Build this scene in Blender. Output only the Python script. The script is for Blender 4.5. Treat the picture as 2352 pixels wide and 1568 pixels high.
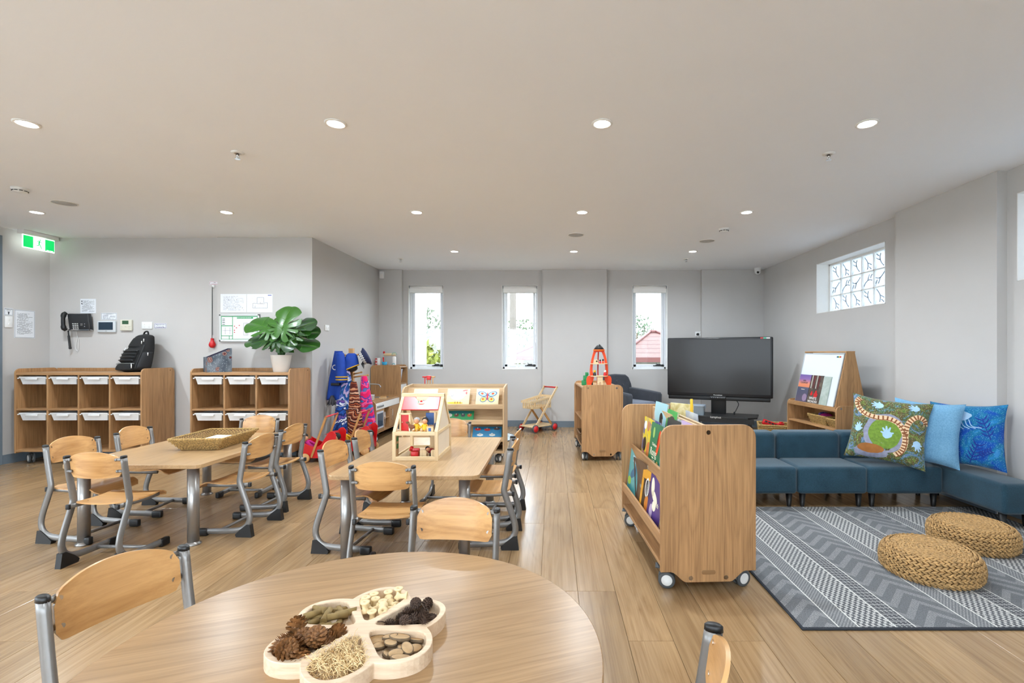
import bpy, bmesh, math, random
from mathutils import Vector, Matrix, Euler
R = math.radians
PI = math.pi
random.seed(7)
for o in list(bpy.data.objects):
    bpy.data.objects.remove(o)
SC = bpy.context.scene
COL = SC.collection

# ------------------------------------------------------------------ camera, world, exposure
cam_d = bpy.data.cameras.new('camera')
cam_d.sensor_width = 36.0
cam_d.sensor_fit = 'HORIZONTAL'
cam_d.lens = 36.0 * 1118 / 2352
cam_d.shift_x = -95 / 2352
cam_d.shift_y = 27 / 2352
cam_d.clip_start = 0.02
cam = bpy.data.objects.new('camera', cam_d)
COL.objects.link(cam)
cam.location = (0, 0, 1.265)
cam.rotation_euler = (R(90), 0, 0)
SC.camera = cam

world = bpy.data.worlds.new('overcast_sky')
SC.world = world
world.use_nodes = True
wn = world.node_tree.nodes
wn['Background'].inputs[0].default_value = (0.84, 0.93, 1.0, 1)
wn['Background'].inputs[1].default_value = 6.5

VS = SC.view_settings
VS.view_transform = 'Standard'
VS.look = 'None'
VS.gamma = 1.0
VS.use_curve_mapping = False
VS.exposure = 0.45
DOWNLIGHT_W = 17.0
CY = SC.cycles
CY.use_adaptive_sampling = True; CY.adaptive_threshold = .12; CY.adaptive_min_samples = 16; CY.use_light_tree = False
CY.max_bounces = 5; CY.diffuse_bounces = 4; CY.glossy_bounces = 2; CY.transmission_bounces = 4; CY.transparent_max_bounces = 10
CY.caustics_reflective = False; CY.caustics_refractive = False

# ------------------------------------------------------------------ helpers
def lin(h):
    if not isinstance(h, str):
        return tuple(h)[:3]
    h = h.lstrip('#')
    out = []
    for i in (0, 2, 4):
        c = int(h[i:i + 2], 16) / 255
        out.append(c / 12.92 if c <= 0.04045 else ((c + 0.055) / 1.055) ** 2.4)
    return tuple(out)

def c4(h):
    return lin(h) + (1.0,)

class MB:
    def __init__(self):
        self.v = []; self.f = []; self.s = []
    def add(self, vs, fs, smooth=False, M=None):
        n = len(self.v)
        if M is not None:
            vs = [M @ Vector(p) for p in vs]
        self.v += [tuple(p) for p in vs]
        self.f += [tuple(i + n for i in f) for f in fs]
        self.s += [smooth] * len(fs)
        return self
    def box(self, c, s, M=None):
        x, y, z = c; a, b, d = s[0] / 2, s[1] / 2, s[2] / 2
        vs = [(x + i * a, y + j * b, z + k * d) for i in (-1, 1) for j in (-1, 1) for k in (-1, 1)]
        return self.add(vs, [(0, 1, 3, 2), (4, 6, 7, 5), (0, 4, 5, 1), (2, 3, 7, 6), (0, 2, 6, 4), (1, 5, 7, 3)], False, M)
    def b2(self, lo, hi, M=None):
        return self.box([(lo[i] + hi[i]) / 2 for i in range(3)], [hi[i] - lo[i] for i in range(3)], M)
    def rbox(self, c, s, r, seg=3, M=None, smooth=True):
        bm = bmesh.new()
        bmesh.ops.create_cube(bm, size=1)
        for v in bm.verts:
            v.co = Vector((c[0] + v.co.x * s[0], c[1] + v.co.y * s[1], c[2] + v.co.z * s[2]))
        bmesh.ops.bevel(bm, geom=bm.edges[:], offset=min(r, min(s) * .499), segments=seg, profile=.5, affect='EDGES')
        bm.verts.index_update()
        vs = [v.co.copy() for v in bm.verts]; fs = [[v.index for v in f.verts] for f in bm.faces]
        bm.free()
        return self.add(vs, fs, smooth, M)
    def tube(self, pts, r, n=8, closed=False, smooth=True, M=None, caps=True):
        pts = [Vector(p) for p in pts]; m = len(pts)
        rs = r if isinstance(r, (list, tuple)) else [r] * m
        vs = []; fs = []; up = None
        for i, p in enumerate(pts):
            if closed:
                t = pts[(i + 1) % m] - pts[i - 1]
            else:
                t = pts[min(i + 1, m - 1)] - pts[max(i - 1, 0)]
            t.normalize()
            if up is None:
                up = Vector((0, 0, 1)) if abs(t.z) < .9 else Vector((1, 0, 0))
            nrm = (up - t * up.dot(t)).normalized(); up = nrm
            bn = t.cross(nrm)
            for k in range(n):
                a = 2 * PI * k / n
                vs.append(p + (nrm * math.cos(a) + bn * math.sin(a)) * rs[i])
        for i in range(m if closed else m - 1):
            j = (i + 1) % m
            for k in range(n):
                l = (k + 1) % n
                fs.append((i * n + k, i * n + l, j * n + l, j * n + k))
        nc = 0
        if caps and not closed:
            fs.append(tuple(range(n - 1, -1, -1))); fs.append(tuple((m - 1) * n + k for k in range(n))); nc = 2
        self.add(vs, fs, smooth, M)
        if nc: self.s[-2:] = [False, False]
        return self
    def sweep(self, pts, a, b, n=12, lat=(1, 0, 0), M=None):
        pts = [Vector(p) for p in pts]; lat = Vector(lat); m = len(pts); vs = []; fs = []
        for i, p in enumerate(pts):
            t = (pts[min(i + 1, m - 1)] - pts[max(i - 1, 0)]).normalized()
            nr = t.cross(lat).normalized()
            for k in range(n):
                q = 2 * PI * k / n
                vs.append(p + nr * a * math.cos(q) + lat * b * math.sin(q))
        for i in range(m - 1):
            for k in range(n):
                l = (k + 1) % n
                fs.append((i * n + k, i * n + l, (i + 1) * n + l, (i + 1) * n + k))
        fs.append(tuple(range(n - 1, -1, -1))); fs.append(tuple((m - 1) * n + k for k in range(n)))
        self.add(vs, fs, True, M); self.s[-2:] = [False, False]
        return self
    def cyl(self, p0, p1, r0, r1=None, n=16, smooth=True, M=None):
        return self.tube([p0, p1], [r0, r0 if r1 is None else r1], n, False, smooth, M)
    def lathe(self, prof, n=24, M=None, smooth=True):
        vs = []; fs = []; m = len(prof)
        for r, z in prof:
            for k in range(n):
                a = 2 * PI * k / n
                vs.append((r * math.cos(a), r * math.sin(a), z))
        for i in range(m - 1):
            for k in range(n):
                l = (k + 1) % n
                fs.append((i * n + k, i * n + l, (i + 1) * n + l, (i + 1) * n + k))
        fs.append(tuple(range(n - 1, -1, -1))); fs.append(tuple((m - 1) * n + k for k in range(n)))
        self.add(vs, fs, smooth, M); self.s[-2:] = [False, False]
        return self
    def ball(self, c, s, nu=12, nv=8, M=None):
        if not isinstance(s, (list, tuple)):
            s = (s, s, s)
        vs = []; fs = []
        for i in range(nv + 1):
            t = PI * i / nv
            for k in range(nu):
                a = 2 * PI * k / nu
                vs.append((c[0] + s[0] * math.sin(t) * math.cos(a), c[1] + s[1] * math.sin(t) * math.sin(a), c[2] + s[2] * math.cos(t)))
        for i in range(nv):
            for k in range(nu):
                l = (k + 1) % nu
                fs.append((i * nu + k, (i + 1) * nu + k, (i + 1) * nu + l, i * nu + l))
        return self.add(vs, fs, True, M)
    def prism(self, poly, t, M=None, smooth=False):
        """polygon in (u, v), extruded 0..t along w; columns of M give u, v, w"""
        n = len(poly)
        vs = [(p[0], p[1], 0) for p in poly] + [(p[0], p[1], t) for p in poly]
        fs = [tuple(range(n - 1, -1, -1)), tuple(range(n, 2 * n))]
        fs += [(i, (i + 1) % n, n + (i + 1) % n, n + i) for i in range(n)]
        return self.add(vs, fs, smooth, M)
    def grid(self, fn, nu, nv, closed_u=False, smooth=True, M=None):
        vs = [fn(i / nu, j / nv) for j in range(nv + 1) for i in range(nu + (0 if closed_u else 1))]
        w = nu if closed_u else nu + 1; fs = []
        for j in range(nv):
            for i in range(nu):
                k = (i + 1) % w
                fs.append((j * w + i, j * w + k, (j + 1) * w + k, (j + 1) * w + i))
        return self.add(vs, fs, smooth, M)
    def mesh(self, name, mat):
        me = bpy.data.meshes.new(name)
        me.from_pydata(self.v, [], self.f)
        me.polygons.foreach_set('use_smooth', self.s)
        if mat is not None:
            me.materials.append(mat)
        me.validate(); me.update()
        return me
    def build(self, name, mat, parent=None, loc=(0, 0, 0), rot=(0, 0, 0), bevel=0, seg=2):
        o = bpy.data.objects.new(name, self.mesh(name, mat))
        return put(o, parent, loc, rot, bevel, seg)

def put(o, parent=None, loc=(0, 0, 0), rot=(0, 0, 0), bevel=0, seg=2):
    COL.objects.link(o)
    o.parent = parent; o.location = loc; o.rotation_euler = rot
    if bevel:
        m = o.modifiers.new('soft_edges', 'BEVEL'); m.width = bevel; m.segments = seg; m.limit_method = 'ANGLE'; m.angle_limit = R(50)
        m.harden_normals = False
    return o

def share(me, name, parent, loc=(0, 0, 0), rot=(0, 0, 0), scale=None):
    o = bpy.data.objects.new(name, me); put(o, parent, loc, rot)
    if scale is not None: o.scale = scale
    return o

def tag(o, label=None, cat=None, group=None, kind=None):
    if label: o['label'] = label
    if cat: o['category'] = cat
    if group: o['group'] = group
    if kind: o['kind'] = kind
    return o

def thing(name, label, cat, loc=(0, 0, 0), rotz=0.0, group=None):
    o = bpy.data.objects.new(name, None); COL.objects.link(o)
    o.empty_display_size = .1
    o.location = loc; o.rotation_euler = (0, 0, rotz)
    return tag(o, label, cat, group)

def struct(o):
    o['kind'] = 'structure'; return o

def kids(o):
    return [c for c in bpy.data.objects if c.parent == o]

def dup(root, loc, rotz, label, group=None, tree=None):
    r = root.copy(); COL.objects.link(r); r.location = loc; r.rotation_euler = (0, 0, rotz)
    r['label'] = label
    if group: r['group'] = group
    for ch, subs in tree:
        c = ch.copy(); COL.objects.link(c); c.parent = r
        for g in subs:
            d = g.copy(); COL.objects.link(d); d.parent = c
    return r

def treeof(root):
    return [(c, kids(c)) for c in kids(root)]

def text(body, size, mat, parent, loc, rot, name='lettering', align='CENTER', ext=.0008, sx=1.0):
    cu = bpy.data.curves.new(name, 'FONT'); cu.body = body; cu.size = size
    cu.align_x = align; cu.align_y = 'CENTER'; cu.extrude = ext; cu.resolution_u = 3
    t = bpy.data.objects.new('tmp_text', cu); COL.objects.link(t)
    bpy.context.view_layer.update()
    me = bpy.data.meshes.new_from_object(t.evaluated_get(bpy.context.evaluated_depsgraph_get()))
    bpy.data.objects.remove(t); bpy.data.curves.remove(cu)
    me.name = name; me.materials.clear(); me.materials.append(mat)
    o = bpy.data.objects.new(name, me); put(o, parent, loc, rot)
    if sx != 1.0: o.scale = (sx, 1, 1)
    return o

def rrect(w, h, r, n=5, x0=0, y0=0, corners=(1, 1, 1, 1)):
    """rounded rectangle, counter-clockwise from lower-left; corners ll, lr, ur, ul"""
    out = []
    cs = [(x0 + r, y0 + r, 180), (x0 + w - r, y0 + r, 270), (x0 + w - r, y0 + h - r, 0), (x0 + r, y0 + h - r, 90)]
    sharp = [(x0, y0), (x0 + w, y0), (x0 + w, y0 + h), (x0, y0 + h)]
    for k, (cx, cy, a0) in enumerate(cs):
        if corners[k] and r > 0:
            for i in range(n + 1):
                a = R(a0 + 90 * i / n); out.append((cx + r * math.cos(a), cy + r * math.sin(a)))
        else:
            out.append(sharp[k])
    return out

def frame(u, v, w, o=(0, 0, 0)):
    u, v, w, o = map(Vector, (u, v, w, o))
    return Matrix(((u.x, v.x, w.x, o.x), (u.y, v.y, w.y, o.y), (u.z, v.z, w.z, o.z), (0, 0, 0, 1)))
XZ = frame((1, 0, 0), (0, 0, 1), (0, -1, 0))      # polygon upright in x-z, extruded towards -y
YZ = frame((0, 1, 0), (0, 0, 1), (1, 0, 0))       # polygon upright in y-z, extruded towards +x
def T(x, y, z):
    return Matrix.Translation((x, y, z))
def RZ(a): return Matrix.Rotation(a, 4, 'Z')
def RX(a): return Matrix.Rotation(a, 4, 'X')
def RY(a): return Matrix.Rotation(a, 4, 'Y')

def smooth_path(pts, k=5):
    pts = [Vector(p) for p in pts]; out = []
    P = [pts[0] * 2 - pts[1]] + pts + [pts[-1] * 2 - pts[-2]]
    for i in range(1, len(P) - 2):
        a, b, c, d = P[i - 1:i + 3]
        for j in range(k):
            t = j / k
            out.append(.5 * ((2 * b) + (c - a) * t + (2 * a - 5 * b + 4 * c - d) * t * t + (3 * b - a - 3 * c + d) * t ** 3))
    out.append(pts[-1]); return out

# ------------------------------------------------------------------ materials
MATS = {}
class NT:
    def __init__(self, name):
        self.m = bpy.data.materials.new(name); self.m.use_nodes = True
        self.t = self.m.node_tree; self.b = self.t.nodes['Principled BSDF']; self.out = self.t.nodes['Material Output']
    def n(self, typ, **kw):
        nd = self.t.nodes.new('ShaderNode' + typ)
        for k, v in kw.items():
            if k.startswith('i_'):
                key = k[2:]; key = int(key) if key.isdigit() else key.replace('_', ' ')
                s = nd.inputs[key]
                if isinstance(v, bpy.types.NodeSocket): self.t.links.new(v, s)
                else: s.default_value = v
            else: setattr(nd, k, v)
        return nd
    def l(self, a, b): self.t.links.new(a, b)
    def math(self, op, a, b=0.0, c=None):
        nd = self.n('Math', operation=op)
        for i, x in enumerate((a, b, c)):
            if x is None: continue
            if isinstance(x, bpy.types.NodeSocket): self.l(x, nd.inputs[i])
            else: nd.inputs[i].default_value = x
        return nd.outputs[0]
    def mix(self, f, a, b, mode='MIX'):
        nd = self.n('Mix', data_type='RGBA', blend_type=mode)
        for s, x in ((nd.inputs[0], f), (nd.inputs[6], a), (nd.inputs[7], b)):
            if isinstance(x, bpy.types.NodeSocket): self.l(x, s)
            else: s.default_value = x
        return nd.outputs[2]
    def ramp(self, f, stops, interp='LINEAR'):
        nd = self.n('ValToRGB'); cr = nd.color_ramp; cr.interpolation = interp
        while len(cr.elements) < len(stops): cr.elements.new(.5)
        for e, (p, c) in zip(cr.elements, stops):
            e.position = p; e.color = c4(c)
        self.l(f, nd.inputs[0]); return nd.outputs[0]
    def coord(self, kind='Object', scale=(1, 1, 1), rot=(0, 0, 0), loc=(0, 0, 0)):
        tc = self.n('TexCoord'); mp = self.n('Mapping')
        mp.inputs['Scale'].default_value = scale; mp.inputs['Rotation'].default_value = rot; mp.inputs['Location'].default_value = loc
        self.l(tc.outputs[kind], mp.inputs[0]); return mp.outputs[0]
    def noise(self, vec, scale=5, detail=3, rough=.5, dist=0):
        nd = self.n('TexNoise'); self.l(vec, nd.inputs['Vector'])
        nd.inputs['Scale'].default_value = scale; nd.inputs['Detail'].default_value = detail
        nd.inputs['Roughness'].default_value = rough; nd.inputs['Distortion'].default_value = dist
        return nd
    def xyz(self, vec):
        nd = self.n('SeparateXYZ'); self.l(vec, nd.inputs[0]); return nd.outputs
    def bump(self, h, strength=.2, dist=.002):
        nd = self.n('Bump'); nd.inputs['Strength'].default_value = strength; nd.inputs['Distance'].default_value = dist
        self.l(h, nd.inputs['Height']); self.l(nd.outputs[0], self.b.inputs['Normal'])
    def col(self, c):
        s = self.b.inputs['Base Color']
        if isinstance(c, bpy.types.NodeSocket): self.l(c, s)
        else: s.default_value = c4(c)
    def set(self, rough=.5, metal=0, spec=.5, coat=0, coat_rough=.1, sheen=0):
        b = self.b.inputs
        b['Roughness'].default_value = rough; b['Metallic'].default_value = metal; b['Specular IOR Level'].default_value = spec
        b['Coat Weight'].default_value = coat; b['Coat Roughness'].default_value = coat_rough; b['Sheen Weight'].default_value = sheen
        return self

def pm(name, color, rough=.5, metal=0, spec=.5, coat=0, var=0.0, vscale=20, bump=0, bscale=200, emit=0, sheen=0):
    """plain procedural material: colour with a little noise, optional fine relief"""
    if name in MATS: return MATS[name]
    t = NT(name); t.set(rough, metal, spec, coat, .1, sheen)
    v = t.coord()
    if var > 0:
        nz = t.noise(v, vscale, 2)
        d = tuple(max(0, x * (1 - var)) for x in lin(color)); e = tuple(min(1, x * (1 + var)) for x in lin(color))
        t.col(t.ramp(nz.outputs[0], [(.3, d), (.7, e)]))
    else: t.col(color)
    if bump: t.bump(t.noise(v, bscale, 2).outputs[0], bump, .003)
    if emit:
        t.b.inputs['Emission Color'].default_value = c4(color); t.b.inputs['Emission Strength'].default_value = emit
    MATS[name] = t.m
    return t.m

def wood(name, dark, light, grain='Z', strip=.11, rough=.42, coat=.0, fine=1.0, contrast=.16, rotz=0.0, rnd=False, bumpy=0, spec=.4, cath=.28):
    """laminate / timber: stretched noise along the grain plus staves of slightly different tone"""
    if name in MATS: return MATS[name]
    t = NT(name); t.set(rough, 0, spec, coat, .15)
    v = t.coord(rot=(0, 0, rotz))
    if rnd:
        oi = t.n('ObjectInfo'); add = t.n('VectorMath', operation='ADD')
        sc = t.math('MULTIPLY', oi.outputs['Random'], 37.0)
        cb = t.n('CombineXYZ'); t.l(sc, cb.inputs[0]); t.l(sc, cb.inputs[1]); t.l(sc, cb.inputs[2])
        t.l(v, add.inputs[0]); t.l(cb.outputs[0], add.inputs[1]); v = add.outputs[0]
    k = {'X': (.02, 1, 1), 'Y': (1, .02, 1), 'Z': (1, 1, .02)}[grain]
    mp = t.n('Mapping'); mp.inputs['Scale'].default_value = k; t.l(v, mp.inputs[0])
    n1 = t.noise(mp.outputs[0], 130 * fine, 4, .68)
    k2 = {'X': (.09, 1, 1), 'Y': (1, .09, 1), 'Z': (1, 1, .09)}[grain]
    mp2 = t.n('Mapping'); mp2.inputs['Scale'].default_value = k2; t.l(v, mp2.inputs[0])
    n2 = t.noise(mp2.outputs[0], 7 * fine, 3, .5, 1.2)
    band = t.math('FRACT', t.math('MULTIPLY', n2.outputs[0], 7.0))
    band = t.math('POWER', t.math('ABSOLUTE', t.math('SUBTRACT', band, .5)), .7)
    f = t.math('ADD', t.math('MULTIPLY', n1.outputs[0], 1.0 - cath * .6), t.math('MULTIPLY', band, cath))
    base = t.ramp(f, [(.24, dark), (.70, light)])
    s = t.xyz(v)
    cross = {'X': t.math('ADD', s[1], s[2]), 'Y': t.math('ADD', s[0], s[2]), 'Z': t.math('ADD', s[0], s[1])}[grain]
    w = t.n('TexWhiteNoise', noise_dimensions='1D'); t.l(t.math('FLOOR', t.math('DIVIDE', cross, strip)), w.inputs['W'])
    br = t.math('ADD', t.math('MULTIPLY', w.outputs['Value'], contrast), 1.0 - contrast * .6)
    if rnd:
        br = t.math('MULTIPLY', br, t.math('ADD', t.math('MULTIPLY', oi.outputs['Random'], .22), .88))
    hs = t.n('HueSaturation'); t.l(base, hs.inputs['Color']); t.l(br, hs.inputs['Value'])
    t.col(hs.outputs[0])
    if bumpy: t.bump(n1.outputs[0], bumpy, .001)
    MATS[name] = t.m
    return t.m

def glass(name, tint=(.97, .985, 1), gloss=.06):
    if name in MATS: return MATS[name]
    t = NT(name)
    tr = t.n('BsdfTransparent'); tr.inputs[0].default_value = tint + (1,)
    gl = t.n('BsdfGlossy'); gl.inputs['Roughness'].default_value = .02
    lw = t.n('LayerWeight'); lw.inputs[0].default_value = .25
    mx = t.n('MixShader'); t.l(t.math('ADD', t.math('MULTIPLY', lw.outputs['Fresnel'], .5), gloss), mx.inputs[0])
    t.l(tr.outputs[0], mx.inputs[1]); t.l(gl.outputs[0], mx.inputs[2]); t.l(mx.outputs[0], t.out.inputs[0])
    MATS[name] = t.m
    return t.m

W_SHELF = wood('oak_laminate', '8a6542', 'bf9467', 'Z', .085, .45)
W_SHELF_X = wood('oak_laminate_along_x', '8a6542', 'bf9467', 'X', .085, .45)
W_SHELF_Y = wood('oak_laminate_along_y', '8a6542', 'bf9467', 'Y', .085, .45)
W_EDGE = wood('oak_edge_strip', '9a7247', 'c39a6b', 'X', .3, .45)
W_PALE = wood('pale_oak_laminate', 'a98a66', 'd0b189', 'X', .09, .45)
W_TABLE = wood('table_oak_laminate', '9c7c55', 'bd9c73', 'Y', .13, .3, coat=.08, contrast=.1)
W_ROUND = wood('round_table_oak_laminate', '8e6e4b', 'b18f68', 'X', .12, .28, coat=.0, spec=.4, contrast=.1, rotz=R(-20))
W_CHAIR = wood('beech_plywood', 'ad7c48', 'd9a970', 'X', 5, .3, coat=.3, fine=.4, contrast=.04, rnd=True, cath=.5)
W_FLOOR = wood('floor_plank_oak', '856848', 'a98b66', 'Y', 9, .25, coat=.2, fine=.7, contrast=.05, rnd=True, bumpy=0, cath=.3)
W_TOY = wood('pine_toy_wood', 'cfae80', 'ecd4ab', 'X', .2, .5, fine=1.5)
W_TOYB = wood('beech_toy_bar', 'b58450', 'd3a46c', 'Z', .2, .45, fine=1.5)
W_PRAM = wood('pram_bar_beech', 'a9743f', 'c99659', 'Z', .2, .45, fine=1.5)
M_WALL = pm('wall_paint', 'c5c3c1', .75, spec=.3, var=.012, vscale=3)
M_CEIL = pm('ceiling_paint', 'f5f8fd', .85, spec=.2, var=.008, vscale=2)
M_WHITE = pm('white_paint', 'ecebe8', .45, var=.01)
M_WPLAS = pm('white_plastic', 'e9eaea', .35, var=.01)
M_ALU = pm('white_window_frame', 'dfe3e8', .35, var=.01)
M_BLUEGREY = pm('blue_grey_paint', '6f7c88', .5, var=.02)
M_SILVER = pm('silver_powder_coat', '858381', .34, metal=.45, var=.03, vscale=60)
M_LEG = pm('satin_silver_tube', '9a9794', .28, metal=.7, var=.03, vscale=40)
M_CHROME = pm('chrome', 'd6d7d9', .12, metal=1)
M_BLACK = pm('black_plastic', '17181a', .42, var=.05)
M_DARK = pm('charcoal_plastic', '2c2e31', .45, var=.05)
M_BFAB = pm('black_fabric', '111214', .8, var=.25, vscale=90, bump=.35, bscale=500)
M_RED = pm('red_lacquer', 'c8161a', .3, var=.02)
M_RED2 = pm('red_felt', 'a80f16', .6, var=.05)
M_PAPER = pm('white_paper', 'e6e9ee', .6, var=.01)
M_GREY = pm('grey_plastic', '8d9194', .45, var=.03)
M_TYRE = pm('dark_grey_rubber', '4b4f52', .6, var=.05)
M_YELLOW = pm('yellow_paint', 'e7b520', .45, var=.03)
M_BLUE = pm('blue_paint', '2c5b9e', .45, var=.03)
M_GREEN = pm('green_paint', '1d8a4e', .45, var=.03)
M_ORANGE = pm('orange_red_paint', 'e2470f', .4, var=.03)
M_SKIN = pm('doll_skin', 'd79a74', .6, var=.03)
M_INK = pm('printed_ink', '3a3d45', .7, var=.05)
M_GLASS = glass('window_glass')
# ------------------------------------------------------------------ room shell
CZ = 2.70
def pierced(mb, u0, u1, z0, z1, holes, mk):
    """upright slab with rectangular holes, as boxes; mk(ua, ub, za, zb) -> (lo, hi)"""
    u = u0
    for (a, b, c, d) in sorted(holes):
        mb.b2(*mk(u, a, z0, z1)); mb.b2(*mk(a, b, z0, c)); mb.b2(*mk(a, b, d, z1)); u = b
    mb.b2(*mk(u, u1, z0, z1))

WIN = [(-2.508, -1.898), (-.889, -.271), (1.363, 1.973)]
WZ0, WZ1 = .986, 2.44
YB = 8.42
m = MB(); pierced(m, -3.2, 3.8, 0, CZ, [(a, b, WZ0, WZ1) for a, b in WIN], lambda a, b, c, d: ((a, YB, c), (b, YB + .2, d)))
wb = struct(m.build('wall_back', M_WALL))
for (a, b) in ((-2.99, -2.596), (-.186, .918), (2.544, 3.60)):
    MB().b2((a, YB - .08, 0), (b, YB, CZ)).build('pilaster', M_WALL, wb)
m = MB().b2((-6.45, 6.06, 0), (-2.99, 6.2, CZ)); wl = struct(m.build('wall_left_rear', M_WALL))
MB().b2((-4.165, 6.035, 0), (-2.99, 6.06, CZ)).build('wall_panel', M_WALL, wl)
struct(MB().b2((-3.13, 6.2, 0), (-2.99, YB, CZ)).build('wall_return', M_WALL))
# left side wall with the blue-grey door frame at the edge of the view
m = MB(); pierced(m, -2.6, 6.06, 0, CZ, [(-2.2, 2.0, 0, 2.35), (4.52, 5.46, 0, 2.54)], lambda a, b, c, d: ((-6.42, a, c), (-6.27, b, d)))
struct(m.build('wall_left', M_WALL))
d1 = thing('door_1', 'blue-grey door and frame in the left wall', 'door', (-6.27, 4.99, 0)); struct(d1); del d1['category']
MB().b2((-.13, -.532, 0), (.022, -.47, 2.6)).b2((-.13, .47, 0), (.022, .532, 2.6)).b2((-.13, -.47, 2.54), (.022, .47, 2.6)).build('door_frame', M_BLUEGREY, d1, bevel=.003)
dl = MB().b2((-.10, -.468, .004), (-.06, .468, 2.538)).build('door_leaf', M_BLUEGREY, d1, bevel=.002)
MB().cyl((-.06, -.38, 1.0), (0, -.38, 1.0), .011).cyl((0, -.385, 1.0), (0, -.26, 1.0), .009).build('door_handle', M_CHROME, dl)
# right wall: far stretch, projecting column, near stretch
GW = [(5.275, 6.653, 1.805, 2.479), (2.37, 3.744, 1.82, 2.495)]
m = MB(); pierced(m, 4.97, YB, 0, CZ, [GW[0]], lambda a, b, c, d: ((3.60, a, c), (3.86, b, d)))
wr = struct(m.build('wall_right', M_WALL))
MB().b2((3.49, 3.83, 0), (3.86, 4.97, CZ)).build('wall_column', M_WALL, wr)
m = MB(); pierced(m, -2.6, 3.83, 0, CZ, [GW[1]], lambda a, b, c, d: ((3.57, a, c), (3.86, b, d)))
struct(m.build('wall_right_near', M_WALL))
struct(MB().b2((-6.6, -2.8, CZ), (4.0, YB + .3, CZ + .15)).build('ceiling', M_CEIL))
# wall behind the photographer with unseen glazed doors added for daylight
m = MB(); pierced(m, -6.42, 3.86, 0, CZ, [(-5.2, 1.2, 0, 2.3)], lambda a, b, c, d: ((a, -2.75, c), (b, -2.6, d)))
struct(m.build('wall_front', M_WALL))
w4 = thing('window_4', 'added white framed glazed doors behind the room, to let in daylight', 'window', (-2.0, -2.68, 0)); struct(w4); del w4['category']
m = MB().b2((-3.2, -.03, 2.24), (3.2, .03, 2.3)).b2((-3.2, -.03, 0), (3.2, .03, .05))
for i in range(5):
    x = -3.17 + i * 1.585; m.b2((x - .03, -.03, .05), (x + .03, .03, 2.24))
m.build('window_frame', M_ALU, w4)
for i in range(4):
    x = -3.17 + i * 1.585; MB().b2((x + .03, -.004, .05), (x + 1.555, .004, 2.24)).build('pane', M_GLASS, w4)

w7 = thing('window_7', 'added white framed glazed doors in the left wall, to let in daylight', 'window', (-6.345, -.1, 0)); struct(w7); del w7['category']  # unseen doors added to bring daylight in from the left
m = MB().b2((-.03, -2.1, 2.29), (.03, 2.1, 2.35)).b2((-.03, -2.1, 0), (.03, 2.1, .05))
for i in range(4):
    y = -2.07 + i * 1.38; m.b2((-.03, y - .03, .05), (.03, y + .03, 2.29))
m.build('window_frame', M_ALU, w7)
for i in range(3):
    y = -2.07 + i * 1.38; MB().b2((-.004, y + .03, .05), (.004, y + 1.35, 2.29)).build('pane', M_GLASS, w7)

# floor: base slab with every plank laid on it
fl = struct(MB().b2((-6.45, -2.75, -.15), (3.9, YB + .2, -.008)).build('floor', W_FLOOR))
PW, PL = .2, 1.83
pl_cache = {}
def plank_mesh(L, W):
    k = (round(L, 3), round(W, 3))
    if k not in pl_cache:
        m = MB(); g = .0007; e = .0012; L2, W2 = L / 2 - g, W / 2 - g
        vs = [(-W2, -L2, -.008), (W2, -L2, -.008), (W2, L2, -.008), (-W2, L2, -.008),
              (-W2 + e, -L2 + e, 0), (W2 - e, -L2 + e, 0), (W2 - e, L2 - e, 0), (-W2 + e, L2 - e, 0),
              (-W2, -L2, -e), (W2, -L2, -e), (W2, L2, -e), (-W2, L2, -e)]
        fs = [(4, 5, 6, 7)] + [(i, (i + 1) % 4, 8 + (i + 1) % 4, 8 + i) for i in range(4)] + [(8 + i, 8 + (i + 1) % 4, 4 + (i + 1) % 4, 4 + i) for i in range(4)]
        m.add(vs, fs); pl_cache[k] = m.mesh('plank', W_FLOOR)
    return pl_cache[k]
rp = random.Random(3)
x = -6.27; off = 0.0
while x < 3.6 - .01:
    W = min(PW, 3.6 - x); ymax = 6.06 if x + W / 2 < -2.99 else YB
    y = -2.6 - rp.choice((.3, .75, 1.1, 1.45))
    while y < ymax - .01:
        a, b = max(y, -2.6), min(y + PL, ymax)
        if b - a > .03:
            share(plank_mesh(b - a, W), 'plank', fl, (x + W / 2, (a + b) / 2, 0))
        y += PL
    x += PW

# skirting
m = MB(); h = .105
for (a, b, y) in ((-2.99, -2.596, YB - .08), (-2.596, -.186, YB), (-.186, .918, YB - .08), (.918, 2.544, YB), (2.544, 3.6, YB - .08)):
    m.b2((a, y - .012, 0), (b, y, h))
struct(m.build('baseboard_back', M_BLUEGREY))
struct(MB().b2((-6.27, 6.048, 0), (-4.165, 6.06, h)).b2((-4.165, 6.023, 0), (-2.99, 6.035, h)).b2((-2.99, 6.023, 0), (-2.978, YB - .08, h)).build('baseboard_left', M_BLUEGREY))
struct(MB().b2((-6.27, 5.53, 0), (-6.258, 6.048, h)).b2((-6.27, -2.6, 0), (-6.258, 4.45, h)).build('baseboard_side', M_BLUEGREY))
struct(MB().b2((3.588, 4.97, 0), (3.6, YB - .08, h)).b2((3.478, 3.83, 0), (3.49, 4.97, h)).b2((3.558, -2.6, 0), (3.57, 3.83, h)).build('baseboard_right', M_BLUEGREY))

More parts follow.
